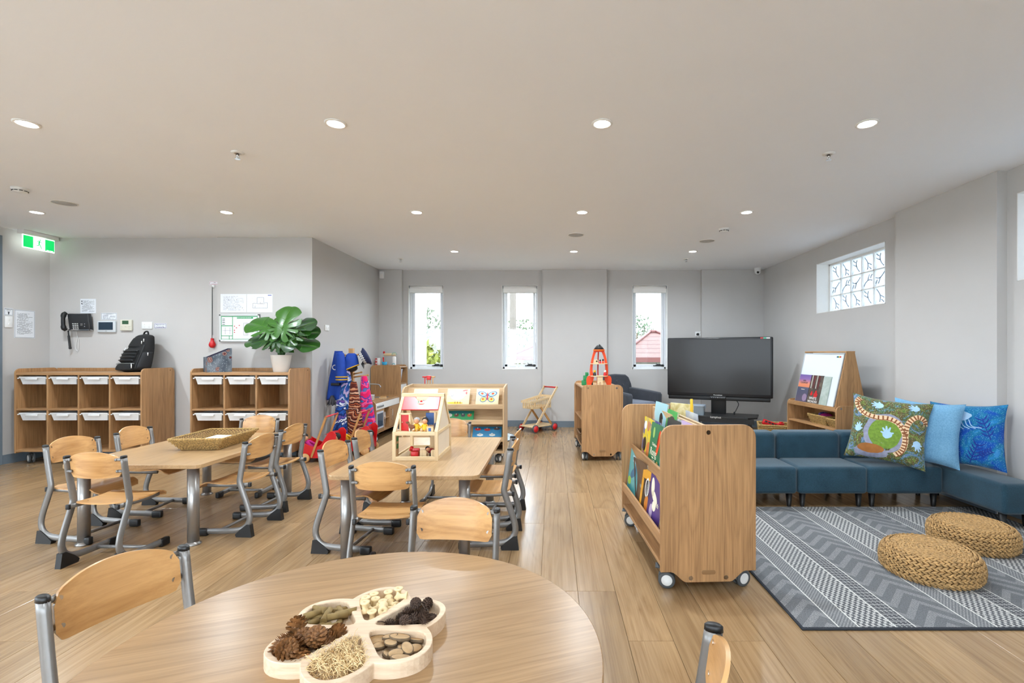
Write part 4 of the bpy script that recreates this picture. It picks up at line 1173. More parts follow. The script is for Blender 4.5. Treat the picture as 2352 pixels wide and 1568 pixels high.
MB().b2((sw / 2 - .09, -.004, z1 - .026), (sw / 2 - .04, -.001, z1 - .008)).build('sticker', M_WPLAS, bz)
MB().rbox((0, .10, .70), (.215, .06, .90), .006, 2).build('column', pm('black_steel', '131416', .4, var=.1), t)
MB().b2((-.3, .07, .8), (.3, .10, 1.3)).build('mount_plate', M_BLACK, t)
oct_ = [(-.56, -.18), (-.44, -.27), (.44, -.27), (.56, -.18), (.56, .25), (-.56, .25)]
MB().prism(oct_, .022, T(0, 0, .318)).build('base_shelf', pm('black_laminate', '1b1b1d', .4), t, bevel=.003)
MB().b2((-.52, -.25, .25), (.52, -.235, .318)).build('base_rail', M_BLACK, t)
for sx in (-1, 1): MB().b2((sx * .45 - .03, -.25, .09), (sx * .45 + .03, .24, .15)).b2((sx * .45 - .025, -.02, .15), (sx * .45 + .025, .04, .318)).build('foot_beam', M_BLACK, t)
for sx in (-1, 1):
    for sy in (-.21, .2): castor(t, sx * .45, sy, 0)
text('lumphuz', .045, M_WPLAS, t, (.0, -.272, .328), (R(90), 0, 0))
MB().tube(smooth_path([(.26, .05, .56), (.29, .04, .5), (.26, .03, .42), (.235, .02, .37)], 4), .006, 6).ball((.232, .018, .365), (.014, .014, .026), 8, 6).build('power_cable', M_BLACK, t)
# clear tub on the trolley base
t = thing('storage_tub', 'clear plastic tub of cables on the screen trolley', 'tub', (2.16, 7.37, .340), R(-25.2))
MC = NT('clear_plastic'); MC.set(.12, 0, .5); MC.col('a9bccb'); MC.b.inputs['Alpha'].default_value = .45
MB().prism(rrect(.25, .17, .02, 4, -.125, -.085), .135, None).build('tub', MC.m, t)
MB().prism(rrect(.265, .185, .02, 4, -.1325, -.0925), .014, T(0, 0, .135)).build('lid', pm('tub_lid', 'aebfd0', .3), t)
for s in (-1, 1): MB().rbox((s * .135, 0, .12), (.014, .06, .05), .004, 2).build('clip', pm('tub_clip', '8d9db0', .3), t)
MB().tube([(.07 * math.cos(a * .5) , .05 * math.sin(a * .5), .02 + a * .003) for a in range(26)], .005, 5).build('cable', M_DARK, t)
# ------------------------------------------------------------------ play kitchen along the return wall
t = thing('play_kitchen_counter', 'oak play kitchen counter with white oven and tap', 'play kitchen', (-2.735, 7.39, 0))
for s in (-1, 1):
    MB().prism([(-.23, .115), (.235, .115), (.235, .50)] + [(.235 - .065 + .065 * math.cos(R(90 * i / 6)), .525 + .065 * math.sin(R(90 * i / 6))) for i in range(7)] + [(-.23, .59)], .018, T(0, -.522 if s < 0 else .54, 0) @ XZ).build('end_panel', W_SHELF, t, bevel=.002)
MB().b2((-.225, -.522, .55), (.215, .522, .572)).build('worktop', W_SHELF_Y, t, bevel=.002)
MB().b2((-.225, -.522, .118), (.225, .522, .136)).build('bottom_board', W_SHELF_Y, t)
MB().b2((-.225, -.522, .136), (-.212, .522, .55)).build('back_panel', W_SHELF_Y, t)
cs = MB().b2((.216, -.522, .455), (.232, .522, .548)).build('control_strip', M_WHITE, t, bevel=.002)
for i in range(5): MB().lathe([(0, .018), (.013, .016), (.016, 0)], 12, T(.232, -.47 + i * .055, .50) @ RY(R(90))).build('knob', M_GREY, cs)
od_ = MB().b2((.214, -.518, .14), (.230, -.19, .45)).build('oven_door', W_SHELF, t, bevel=.002)
MB().b2((.228, -.495, .18), (.236, -.225, .425)).build('oven_surround', pm('clear_frame', 'c4cad8', .25), od_, bevel=.002)
MB().b2((.234, -.468, .21), (.239, -.255, .40)).build('oven_window', pm('oven_dark_glass', '2a3b52', .08), od_)
def bar_handle(par, x, y, za, zb):
    MB().tube([(x, y, za), (x + .025, y, za), (x + .025, y, zb), (x, y, zb)], .005, 8).build('handle', M_CHROME, par)
bar_handle(od_, .23, -.215, .22, .40)
for y in (-.185, .065): MB().b2((-.2, y - .008, .136), (.228, y + .008, .455)).build('divider', W_SHELF, t)
MB().b2((-.2, -.177, .29), (.222, .057, .304)).build('shelf', W_SHELF_Y, t)
dr = MB().b2((.214, .077, .14), (.230, .518, .45)).build('cupboard_door', W_SHELF, t, bevel=.002)
bar_handle(dr, .23, .12, .25, .40)
MB().prism([(.13 * math.cos(i * PI / 12), .10 * math.sin(i * PI / 12)) for i in range(24)], .003, T(0, .3, .572)).build('cooktop', pm('cooktop_grey', '8e9298', .25), t)
tp = MB().tube(smooth_path([(-.13, .12, .572), (-.13, .12, .70), (-.13, .12, .78), (-.10, .12, .79), (.03, .10, .785), (.07, .10, .76), (.075, .10, .735)], 4), .0105, 10).build('tap', M_CHROME, t)
MB().cyl((-.13, .12, .72), (-.13, .12, .84), .018, n=12).cyl((-.13, .12, .80), (-.2, .1, .83), .008, n=8).build('tap_lever', M_CHROME, tp)
castor(t, .19, -.46, R(-30)); castor(t, .19, .46, R(-30)); castor(t, -.17, -.46, 0); castor(t, -.17, .46, 0)
t = thing('play_kitchen_fridge', 'tall oak play fridge in the far left corner', 'play kitchen', (-2.735, 8.13, 0))
for s in (-1, 1):
    MB().prism(rrect(.49, .955, .06, 6, -.245, .118, (0, 0, 1, 1)), .018, T(0, -.172 if s < 0 else .19, 0) @ XZ).build('end_panel', W_SHELF, t, bevel=.002)
for (z, n_) in ((1.03, 'top_board'), (.755, 'middle_shelf'), (.118, 'bottom_board')): MB().b2((-.235, -.172, z), (.235, .172, z + .018)).build(n_, W_SHELF_Y, t)
MB().b2((-.235, -.172, .136), (-.222, .172, 1.03)).build('back_panel', W_SHELF_Y, t)
fd = MB().b2((.215, -.17, .14), (.232, .17, .752)).build('fridge_door', M_WHITE, t, bevel=.002)
bar_handle(fd, .23, -.13, .45, .6)
for sx in (-1, 1):
    for sy in (-1, 1): castor(t, sx * .18, sy * .12, 0)
tag(MB().rbox((0, 0, .115), (.004, .21, .23), .002, 1).build('paper_sheet', pm('sheet_blue_white', 'd3d9ea', .4, var=.06, vscale=30), None, (-2.58, 8.13, .775), (0, R(8), 0)), 'laminated sheet standing in the play fridge niche', 'sheet')
# pots and boxes on the counter
t = thing('toy_pot', 'white toy saucepan on the play kitchen counter', 'pot', (-2.72, 7.16, .572))
MB().lathe([(.07, 0), (.082, .012), (.086, .075), (.09, .08), (.084, .08), (.078, .014), (0, .012)], 26).build('pan', pm('pan_white', 'd3dbe2', .3), t)
MB().cyl((-.085, 0, .06), (-.19, -.02, .075), .009).build('handle', M_DARK, t)
MB().cyl((0, .02, .02), (.0, .06, .12), .006).build('spoon', W_TOYB, t)
t = thing('toy_colander', 'steel toy colander with handle by the play tap', 'colander', (-2.885, 7.02, .572))
MB().lathe([(.03, 0), (.05, .03), (.062, .10), (.066, .105), (.058, .10), (.046, .03), (0, .01)], 20).build('bowl', M_CHROME, t)
MB().ball((0, 0, .19), (.05, .03, .05), 14, 10).cyl((0, 0, .1), (0, 0, .16), .01).build('grinder_head', M_GREY, t)
t = thing('toy_board', 'small wooden boards stacked on the play kitchen counter', 'board', (-2.63, 7.50, .572), R(20))
MB().rbox((0, 0, .008), (.11, .17, .014), .004).build('board', W_TOY, t); MB().rbox((.01, .01, .0225), (.09, .13, .013), .004).build('board', W_TOYB, t)
for (y, z, lab) in ((7.32, .304, 'white toy box on the upper kitchen shelf'), (7.31, .136, 'white toy box on the lower kitchen shelf')):
    t = thing('toy_box', lab, 'box', (-2.585, y, z)); MB().rbox((0, 0, .035), (.06, .11, .07), .006).build('box', M_WHITE, t)
    if z < .2: MB().ball((0, 0, .092), .024, 10, 8).build('ball', M_WHITE, t)
# toys on the fridge
zf = 1.048
t = thing('toy_carton', 'red and white toy carton on top of the play fridge', 'carton', (-2.92, 8.1, zf)); MB().rbox((0, 0, .07), (.07, .05, .14), .003, 1).build('box', M_WHITE, t); MB().b2((-.036, -.0262, .0), (-.002, .0262, .135)).build('red_panel', pm('carton_red', 'c24545', .5), t); [MB().ball((-.018, -.027, z9), (.012, .002, .012), 8, 6).build('dot', M_WHITE, t) for z9 in (.1, .05)]
t = thing('toy_cup', 'blue toy cup with a red straw on the play fridge', 'cup', (-2.80, 8.07, zf)); MB().lathe([(.032, 0), (.045, .075), (.041, .075), (.03, .006), (0, .006)], 18).build('cup', pm('cyan_plastic', '2aa3d0', .4), t); MB().cyl((-.01, 0, .02), (-.02, 0, .15), .011).build('straw', M_RED, t)
t = thing('toy_mixer', 'white toy stand mixer with rainbow decal on the play fridge', 'toy', (-2.68, 8.09, zf))
MB().rbox((0, 0, .012), (.13, .09, .024), .008).build('base', M_WHITE, t); MB().rbox((.035, 0, .09), (.055, .06, .15), .02).build('body', M_WHITE, t)
MB().rbox((-.04, 0, .195), (.2, .06, .045), .02).build('arm', W_TOY, t); MB().ball((-.135, 0, .23), (.018, .018, .022), 8, 6).build('knob', M_RED, t)
for r_, c_ in ((.04, '6bb7b5'), (.031, 'e6c98f'), (.022, '8cc7c4')): MB().tube([(.045 + r_ * math.cos(a * PI / 10), -.032, .19 + r_ * math.sin(a * PI / 10)) for a in range(11)], .0045, 6).build('rainbow', pm('rb' + c_, c_, .5), t)
MB().tube([(.035 + .02 * math.cos(a * PI / 8), -.031, .03 + .02 * math.sin(a * PI / 8)) for a in range(9)], .006, 6).build('rainbow', pm('rb_low', '6bb7c5', .5), t)

# ------------------------------------------------------------------ coat stand with dress-up clothes
SX, SY = -2.72, 6.56
t = thing('coat_stand', 'wooden dress-up stand with pegs beside the play kitchen', 'coat stand', (SX, SY, 0))
MB().b2((-.03, -.03, .05), (.03, .03, 1.33)).build('post', W_TOYB, t, bevel=.004)
MB().rbox((0, 0, .03), (.42, .05, .05), .006).build('foot', W_TOYB, t); MB().rbox((0, 0, .03), (.05, .42, .05), .006).build('foot', W_TOYB, t)
for (z, dx, dy) in ((1.22, -.12, -.02), (1.22, .12, -.05), (.98, .15, -.04), (.98, -.06, -.12), (.90, .02, -.13), (.94, .22, 0)): MB().cyl((0, 0, z), (dx, dy, z + .03), .011, n=10).ball((dx, dy, z + .03), .014, 8, 6).build('peg', W_TOYB, t)
def drape(name, label, x, y, zt, zb, wt, wb_, d, folds, mat, seed, lean=0.0, rot=0.0):
    rr = random.Random(seed); ph = rr.random() * 6
    g = thing(name, label, 'clothing', (x, y, zb), rot, 'dress-up clothes on the stand'); H = zt - zb
    def fn(u, v):
        a = 2 * PI * u; w = wt + (wb_ - wt) * v ** .8; z = H * (1 - v)
        k = 1 + .16 * v * math.sin(folds * a + ph) + .06 * math.sin(3 * a + 5 * v)
        return (w / 2 * math.cos(a) * k + lean * v, d / 2 * (.55 + .45 * v) * math.sin(a) * k, z + .012 * math.sin(folds * a) * (v > .98))
    m = MB().grid(fn, 40, 16, True)
    m.add([fn(i / 40, 0) for i in range(40)], [tuple(range(40))]); m.add([fn(i / 40, 1) for i in range(40)][::-1], [tuple(range(40))])
    m.build('cloth', mat, g); return g
def stripe_mat(name, cols, per, axis=2, dist=3.0, sc=8):
    t_ = NT(name); t_.set(.8, 0, .2, 0, .1, .2); v = t_.coord(); n = t_.noise(v, sc, 3, .5, dist); s = t_.xyz(v)
    f = t_.math('FRACT', t_.math('ADD', t_.math('DIVIDE', s[axis], per), t_.math('MULTIPLY', n.outputs[0], 2.2)))
    t_.col(t_.ramp(f, [(i / len(cols), c) for i, c in enumerate(cols)], 'CONSTANT')); t_.bump(t_.noise(v, 25, 2).outputs[0], .3, .01); return t_.m
M_ROYAL = pm('royal_blue_cloth', '0f3f9e', .75, var=.12, vscale=12, bump=.25, bscale=30)
M_NAVY = pm('navy_cloth', '20294d', .8, var=.12, vscale=30)
# royal blue jacket
g = drape('blue_jacket', 'royal blue dress-up jacket with yellow cuff stripes hung on the stand', -2.835, 6.42, 1.295, .66, .10, .26, .15, 5, M_ROYAL, 1, -.02)
sl_ = MB().tube(smooth_path([(.05, -.07, .60), (.07, -.10, .50), (.09, -.12, .36), (.10, -.12, .23)], 4), [.05, .055, .06, .062, .064, .065, .066, .066, .067, .068, .068, .068, .068], 14).build('sleeve', M_ROYAL, g)
for z in (.265, .30): MB().tube([(.0985 + .071 * math.cos(a * PI / 12), -.121 + .071 * math.sin(a * PI / 12), z) for a in range(24)], .0075, 6, True).build('cuff_stripe', M_YELLOW, sl_)
MB().tube([(-.02 + .03 * math.cos(a * PI / 8), -.062 - .0 * a, .42 + .03 * math.sin(a * PI / 8)) for a in range(16)], .006, 6, True).build('badge', M_WHITE, g)
MB().rbox((.0, -.085, .20), (.12, .03, .035), .01).build('belt', M_BLACK, g)
# royal blue hood with dark lining
g = thing('blue_hood', 'royal blue hood with yellow edging hanging below the police cap', 'hat', (-2.655, 6.40, 1.03), R(10), 'dress-up clothes on the stand')
MB().grid(lambda u, v: (.115 * math.cos(2 * PI * u) * (.35 + .65 * v ** .5) - .02 * v, .08 * math.sin(2 * PI * u) * (.35 + .65 * v ** .5), .235 - .20 * v + .05 * math.cos(2 * PI * u) * v), 28, 12, True).build('hood', M_ROYAL, g)
MB().tube([(.115 * math.cos(2 * PI * u / 28) - .02, .08 * math.sin(2 * PI * u / 28), .035 + .05 * math.cos(2 * PI * u / 28)) for u in range(28)], .007, 6, True).build('edging', M_YELLOW, g)
MB().ball((-.02, 0, .04), (.10, .07, .055), 16, 10).build('lining', M_BLACK, g)
# police style cap, tilted
g = thing('peaked_cap', 'navy peaked cap with a chequered band on the stand', 'hat', (-2.535, 6.42, 1.19), 0, 'dress-up clothes on the stand'); g.rotation_euler = (R(-12), R(62), R(8))
MB().lathe([(.085, 0), (.088, .035), (.10, .055), (.125, .075), (.118, .09), (.06, .10), (0, .103)], 28).build('crown', M_NAVY, g)
for r_ in range(3):
    for q in range(2): 
        m = MB()
        for i in range(q, 36, 2):
            a0, a1 = 2 * PI * (i + (r_ % 2)) / 36, 2 * PI * (i + 1 + (r_ % 2)) / 36; z0_, z1_ = .004 + r_ * .011, .004 + (r_ + 1) * .011
            m.add([(.0895 * math.cos(a0), .0895 * math.sin(a0), z0_), (.0895 * math.cos(a1), .0895 * math.sin(a1), z0_), (.0895 * math.cos(a1), .0895 * math.sin(a1), z1_), (.0895 * math.cos(a0), .0895 * math.sin(a0), z1_)], [(0, 1, 2, 3)])
        tag(m.build('chequer_band', M_WHITE if q else M_BLACK, g), kind='stuff')
MB().grid(lambda u, v: ((.085 + .05 * v) * math.cos(R(-60 + 120 * u)), (.085 + .05 * v) * math.sin(R(-60 + 120 * u)), -.02 * v - .012 * v * v), 14, 4).build('peak', M_BLACK, g)
drape('dark_pouch', 'dark glittery pouch hanging under the blue jacket', -2.855, 6.28, .72, .60, .03, .11, .09, 7, pm('dark_glitter', '2b2a33', .5, var=.5, vscale=80), 9)
drape('blue_leaf_dress', 'blue and white leaf print dress hanging on the stand', -2.70, 6.36, 1.04, .53, .07, .20, .12, 4, stripe_mat('blue_leaf_print', ['2a4f9e', '0e4b8a', 'cdd3e6', '5b6fc0', '14508c', 'b9a7cf'], .28, 2, 1.5, 4), 2)
drape('navy_leaf_cape', 'navy cape with white feather print hanging low on the stand', -2.745, 6.27, .66, .10, .10, .20, .12, 5, stripe_mat('navy_feather_print', ['14306f', '2455a8', '1b2d63', 'dfe6ef', '1c3f8d', '6d4f9c', '16306e'], .2, 2, 2, 5), 3)
drape('brown_striped_dress', 'rust brown dress with curving pale lines on the stand', -2.60, 6.33, .90, .06, .07, .25, .13, 6, stripe_mat('rust_line_print', ['4a1f1a', '7c3a28', 'c98f6b', '5a241d', '9a4b2a', '33181a', 'd0a084'], .12, 2, 1.2, 3), 4, .02)
drape('pink_spotted_dress', 'hot pink dress with purple spots hanging on the right of the stand', -2.50, 6.42, .965, .24, .07, .25, .13, 4, stripe_mat('pink_spot_print', ['d81b60', 'e23a7a', '2f6fae', 'c2185b', 'e8558e', '5d3f9a', 'd81b60'], .25, 2, 1.5, 6), 5, .06)

# ------------------------------------------------------------------ dolls prams
def doll(label, loc, rot, hair, dress, grp='dolls in the prams'):
    g = thing('doll', label, 'doll', loc, 0, grp); g.rotation_euler = rot
    MB().lathe([(.05, 0), (.052, .02), (.035, .09), (.02, .115), (0, .118)], 16).build('dress', dress, g)
    hd = MB().ball((0, 0, .155), (.042, .042, .045), 16, 12).ball((0, -.042, .150), .009, 8, 6).build('head', M_SKIN, g)
    MB().ball((0, .012, .168), (.047, .045, .043), 16, 10).build('hair', hair, hd)
    MB().ball((-.016, -.039, .162), .005, 6, 5).ball((.016, -.039, .162), .005, 6, 5).build('eyes', M_BLACK, hd)
    for s in (-1, 1): MB().cyl((s * .03, -.005, .095), (s * .068, -.03, .05), .014, .011, 8).ball((s * .07, -.032, .046), .012, 8, 6).build('arm', dress, g)
    return g
M_BLK = pm('black_hair', '141214', .7, var=.2); M_PINK = pm('magenta_cloth', 'b8207f', .8, var=.1)
def pram(label, x, y, rot):
    g = thing('doll_pram', label, 'pram', (x, y, 0), rot, 'red doll prams')
    top = smooth_path([(-.205, .255, 0), (-.13, .215, 0), (-.05, .185, 0), (.03, .20, 0), (.08, .27, 0), (.13, .345, 0), (.18, .36, 0), (.215, .32, 0)], 4)
    prof = [(-.15, .05), (.19, .05)] + [(p.x, p.y) for p in top][::-1]
    for s in (-1, 1): MB().prism(prof, .014, T(0, s * .15 + .007, 0) @ XZ).build('side_panel', M_RED, g, bevel=.003)
    MB().b2((-.15, -.145, .055), (.19, .145, .07)).build('floor_panel', M_RED, g)
    MB().add([(-.15, -.143, .06), (-.15, .143, .06), (-.20, .143, .235), (-.20, -.143, .235), (-.14, -.143, .06), (-.14, .143, .06), (-.19, .143, .235), (-.19, -.143, .235)], [(0, 1, 2, 3), (4, 7, 6, 5), (0, 3, 7, 4), (1, 5, 6, 2), (3, 2, 6, 7)]).build('front_panel', M_RED, g)
    MB().grid(lambda u, v: (.20 - .13 * v + .012 * math.sin(PI * v), -.143 + .286 * u, .06 + .28 * min(1, v * 1.6) - .02 * v), 6, 10).build('hood', M_RED2, g)
    MB().ball((-.02, 0, .10), (.13, .12, .05), 16, 8).build('bedding', M_RED2, g)
    for s in (-1, 1):
        MB().prism([(-.06 + .012 * math.cos(R(a)), .07 + .012 * math.sin(R(a))) for a in range(160, 360, 25)] + [(.105 + .012 * math.cos(R(a)), .53 + .012 * math.sin(R(a))) for a in range(-20, 180, 25)], .012, T(0, s * .164 + .006, 0) @ XZ).build('handle_bar', W_PRAM, g, bevel=.002)
    MB().cyl((.105, -.17, .53), (.105, .17, .53), .010, n=12).build('push_rod', pm('red_rod', 'd2404c', .3), g)
    for sx in (-.13, .16):
        for sy in (-1, 1): MB().lathe([(0, -.008), (.05, -.008), (.055, -.004), (.055, .004), (.05, .008), (0, .008)], 24, T(sx, sy * .18, .055) @ RX(R(90))).build('wheel', W_TOYB, g)
        MB().cyl((sx, -.18, .055), (sx, .18, .055), .007, n=8).build('axle', W_TOYB, g)
    return g
pram('red wooden doll pram beside the short cubby shelf', -2.74, 5.79, R(2))
pram('red wooden doll pram in front of the dress-up clothes', -2.50, 6.215 - .02, R(2))
doll('doll with black hair and magenta dress at the front of the near pram', (-2.83, 5.72, .15), (R(18), R(-30), 0), M_BLK, M_PINK)
doll('doll with black hair lying under the hood of the near pram', (-2.68, 5.80, .15), (R(10), R(40), 0), M_BLK, M_RED2)
doll('doll in a yellow dress in the far pram', (-2.58, 6.15, .15), (R(25), R(-25), 0), pm('yellow_hair', 'd8b52a', .7, var=.2), M_YELLOW)
doll('doll in a red dress lying in the far pram', (-2.44, 6.20, .15), (R(20), R(50), 0), M_BLK, M_RED)

# ------------------------------------------------------------------ shopping cart
g = thing('toy_shopping_cart', 'pine toy shopping cart with red wheels by the back wall', 'toy cart', (-.255, 7.955, 0), R(44.6))
for sx in (-1, 1):
    for sy in (-1, 1):
        w = MB().lathe([(.050, -.014), (.062, -.014), (.066, -.009), (.066, .009), (.062, .014), (.050, .014)], 28, T(sx * .21, sy * .175, .066) @ RX(R(90))).build('wheel', M_TYRE, g)
        MB().lathe([(0, -.015), (.051, -.014), (.051, .014), (0, .015)], 24, T(sx * .21, sy * .175, .066) @ RX(R(90))).build('wheel_disc', M_RED, w)
MB().b2((-.25, -.15, .085), (.25, .15, .10)).build('base_board', W_TOY, g, bevel=.002)
for s in (-1, 1):
    y = s * .152
    def bar(p, q, w_, th=.014, nm2='leg_bar'):
        p, q = Vector(p), Vector(q); n = (q - p).orthogonal().normalized() * w_ / 2
        MB().prism([p - n, q - n, q + n, p + n], th, T(0, y + th / 2 * (1 if s > 0 else 1), 0) @ XZ).build(nm2, W_TOYB if nm2 == 'leg_bar' else W_TOY, g, bevel=.0015)
    bar((-.20, .075), (.30, .715), .034, .016, 'handle_bar'); y = s * .135; bar((.20, .08), (-.06, .40), .034)
MB().cyl((.292, -.16, .70), (.292, .16, .70), .012, n=12).build('push_rod', M_RED, g)
def zt(x): return .505 + .075 * (x + .22) / .44
_sl = {}
for s in (-1, 1):
    for x0_, x1_ in ((-.24, .20),):
        MB().add([(x0_, s * .125, zt(x0_) - .035), (x1_, s * .125, zt(x1_) - .035), (x1_, s * .125, zt(x1_)), (x0_, s * .125, zt(x0_)), (x0_, s * .137, zt(x0_) - .035), (x1_, s * .137, zt(x1_) - .035), (x1_, s * .137, zt(x1_)), (x0_, s * .137, zt(x0_))], [(0, 1, 2, 3), (4, 7, 6, 5), (0, 4, 5, 1), (2, 6, 7, 3), (1, 5, 6, 2), (0, 3, 7, 4)]).build('top_rail', W_TOY, g)
    MB().b2((-.21, min(s * .11, s * .122), .375), (.17, max(s * .11, s * .122), .41)).build('bottom_rail', W_TOY, g)
    for i in range(9):
        x = -.20 + i * .045; zz = zt(x) - .03
        MB().b2((x - .009, min(s * .117, s * .127), .385), (x + .009, max(s * .117, s * .127), zz)).build('slat', W_TOY, g)
for x, zz in ((-.24, zt(-.24)), (.20, zt(.2))):
    MB().b2((x - .006, -.137, zz - .035), (x + .006, .137, zz)).build('end_rail', W_TOY, g)
    MB().b2((x * .9 - .006, -.12, .375), (x * .9 + .006, .12, .41)).build('end_rail', W_TOY, g)
    for i in range(5): MB().b2((x * .95 - .005, -.10 + i * .05 - .009, .385), (x * .95 + .005, -.10 + i * .05 + .009, zz - .03)).build('slat', W_TOY, g)
MB().b2((-.21, -.12, .375), (.17, .12, .383)).build('basket_floor', W_TOY, g)

# ------------------------------------------------------------------ toy rocket
RZ0 = .865
g = thing('toy_rocket', 'orange wooden toy rocket with a black nose on the trolley shelf', 'toy rocket', (.553, 5.905, RZ0), R(3))
outer = smooth_path([(.062, .435, 0), (.085, .36, 0), (.104, .27, 0), (.112, .19, 0), (.110, .125, 0)], 4)
fin = [(.125, .128), (.142, .118), (.153, .09), (.153, .055), (.143, .0), (.10, .0), (.088, .035), (.07, .075), (.062, .10)]
inner = smooth_path([(.066, .13, 0), (.078, .19, 0), (.073, .27, 0), (.058, .35, 0), (.036, .412, 0)], 4)
leg = [(p.x, p.y) for p in outer] + fin + [(p.x, p.y) for p in inner] + [(.0, .418), (.0, .435)]
for a in (0, 180): MB().prism(leg, .018, RZ(R(a)) @ T(0, .009, 0) @ XZ).build('rocket_leg', M_ORANGE, g, bevel=.003)
for a in (90,): MB().prism(leg, .014, RZ(R(a)) @ T(0, .007, 0) @ XZ).build('rocket_leg', pm('rocket_leg_red', 'b5221a', .4), g, bevel=.003)
MB().lathe([(.0, .43), (.071, .43), (.071, .445), (0, .445)], 28).build('collar', pm('collar_orange', 'ee6a10', .4), g)
MB().lathe([(.066, .445), (.040, .48), (.014, .506), (0, .51)], 28).build('nose_cone', M_BLACK, g)
for z, r_ in ((.268, .105), (.12, .105)): MB().lathe([(0, z), (r_, z), (r_, z + .009), (0, z + .009)], 28).build('deck', W_TOY, g)
MB().prism([(-.035, 0), (-.013, 0), (-.013, .045), (0, .06), (.013, .045), (.013, 0), (.035, 0), (.032, .12), (-.032, .12)], .01, T(0, -.085, 0) @ XZ).build('ladder_panel', W_TOY, g)
def peg_doll(name, label, loc, body, head, s=1.0, grp='figures in the rocket'):
    q = thing(name, label, 'figurine', loc, 0, grp); MB().lathe([(.015 * s, 0), (.016 * s, .004), (.011 * s, .03 * s), (0, .032 * s)], 12).build('body', body, q); MB().ball((0, 0, .041 * s), .0125 * s, 12, 8).build('head', head, q)
    return q
peg_doll('astronaut_figure', 'white helmet figure on the lower rocket deck', (.623, 5.87, RZ0 + .129), M_RED, M_WHITE, 1.3)
peg_doll('astronaut_figure', 'yellow helmet figure on the lower rocket deck', (.498, 5.87, RZ0 + .129), M_BLACK, M_YELLOW, 1.3)
peg_doll('astronaut_figure', 'black and orange figure on the upper rocket deck', (.60, 5.88, RZ0 + .277), M_ORANGE, M_BLACK, 1.0)
peg_doll('astronaut_figure', 'red figure on the upper rocket deck', (.565, 5.87, RZ0 + .277), M_RED, M_BLK, .9)
q = thing('toy_console', 'tiny pine control box on the upper rocket deck', 'toy', (.515, 5.89, RZ0 + .277)); MB().rbox((0, 0, .022), (.05, .03, .044), .004).build('box', W_TOY, q); MB().lathe([(0, .004), (.01, .003), (.01, 0)], 12, T(.008, -.015, .026) @ RX(R(90))).build('dial', M_BLACK, q)
q = thing('green_block_toy', 'green stacked block toy beside the rocket', 'toy', (.405, 6.12, RZ0)); MB().rbox((-.02, 0, .03), (.06, .06, .06), .004).rbox((.0, 0, .09), (.06, .05, .06), .004).build('blocks', M_GREEN, q); MB().rbox((.015, 0, .14), (.04, .04, .04), .004).build('cap_block', M_GREEN, q)
peg_doll('astronaut_figure', 'dark figure standing under the rocket', (.47, 5.95, RZ0), M_BLACK, M_BLK, 1.1)

# ------------------------------------------------------------------ dolls house on the middle table
HX, HY = -.930, 3.487
g = thing('dolls_house', 'open pine dolls house with a red roof panel on the middle table', 'dolls house', (HX, HY, TZ))
hw, hd, zf_, zr = .152, .214, .196, .438
W_H = wood('dolls_house_pine', 'd0b184', 'ebd5ae', 'X', .2, .5, fine=1.5); W_HZ = wood('dolls_house_pine_up', 'd0b184', 'ebd5ae', 'Z', .2, .5, fine=1.5)
M_PANEL = pm('pale_ply_panel', 'e2d4bf', .5, var=.04, vscale=8)
b_ = .022
for sy in (-1, 1):
    for sx in (-1, 1): MB().b2((sx * (hw + .0012) - (b_ if sx > 0 else 0), sy * (hd + .0012) - (b_ if sy > 0 else 0), 0), (sx * (hw + .0012) + (0 if sx > 0 else b_), sy * (hd + .0012) + (0 if sy > 0 else b_), zf_ - .0008)).build('post', W_HZ, g, bevel=.0015)
    MB().b2((-hw + .004, min(sy * hd, sy * (hd - .018)), .0006), (hw - .004, max(sy * hd, sy * (hd - .018)), .028)).build('sill_beam', W_H, g, bevel=.0015)
    MB().b2((-hw + .004, min(sy * hd, sy * (hd - .018)), zf_ - .026), (hw - .004, max(sy * hd, sy * (hd - .018)), zf_ - .0016)).build('floor_beam', W_H, g, bevel=.0015)
    for sx in (-1, 1):
        x0_ = sx * hw - (b_ if sx > 0 else 0)
        MB().prism([(sy * hd, zf_), (sy * (hd - .024), zf_), (0, zr - .028), (0, zr)] if sy < 0 else [(sy * hd, zf_), (0, zr), (0, zr - .028), (sy * (hd - .024), zf_)], b_, T(x0_, 0, 0) @ YZ).build('rafter', W_HZ, g, bevel=.0015)
MB().b2((-hw, -.02, zr - .024), (hw, .02, zr)).build('ridge_beam', W_H, g, bevel=.0015)
MB().b2((-hw + .01, -hd + .01, .006), (hw - .01, hd - .01, .014)).build('ground_floor', W_H, g); MB().b2((-hw + .01, -hd + .012, zf_ - .016), (hw - .01, hd - .012, zf_ - .006)).build('upper_floor', W_H, g)
for sx in (-1, 1):
    x0_ = sx * (hw - .012)
    if sx > 0:
        MB().prism([(-hd + .015, .02), (hd - .015, .02), (hd - .015, zf_), (0, zr - .02), (-hd + .015, zf_)], .005, T(x0_ - .002, 0, 0) @ YZ).build('side_panel', M_PANEL, g)
    MB().b2((min(sx * hw, sx * (hw - .01)), -hd + .006, .0012), (max(sx * hw, sx * (hw - .01)), hd - .006, .026)).build('side_beam', W_H, g); MB().b2((min(sx * hw, sx * (hw - .01)), -hd + .006, zf_ - .02), (max(sx * hw, sx * (hw - .01)), hd - .006, zf_ - .0024)).build('side_beam', W_H, g)
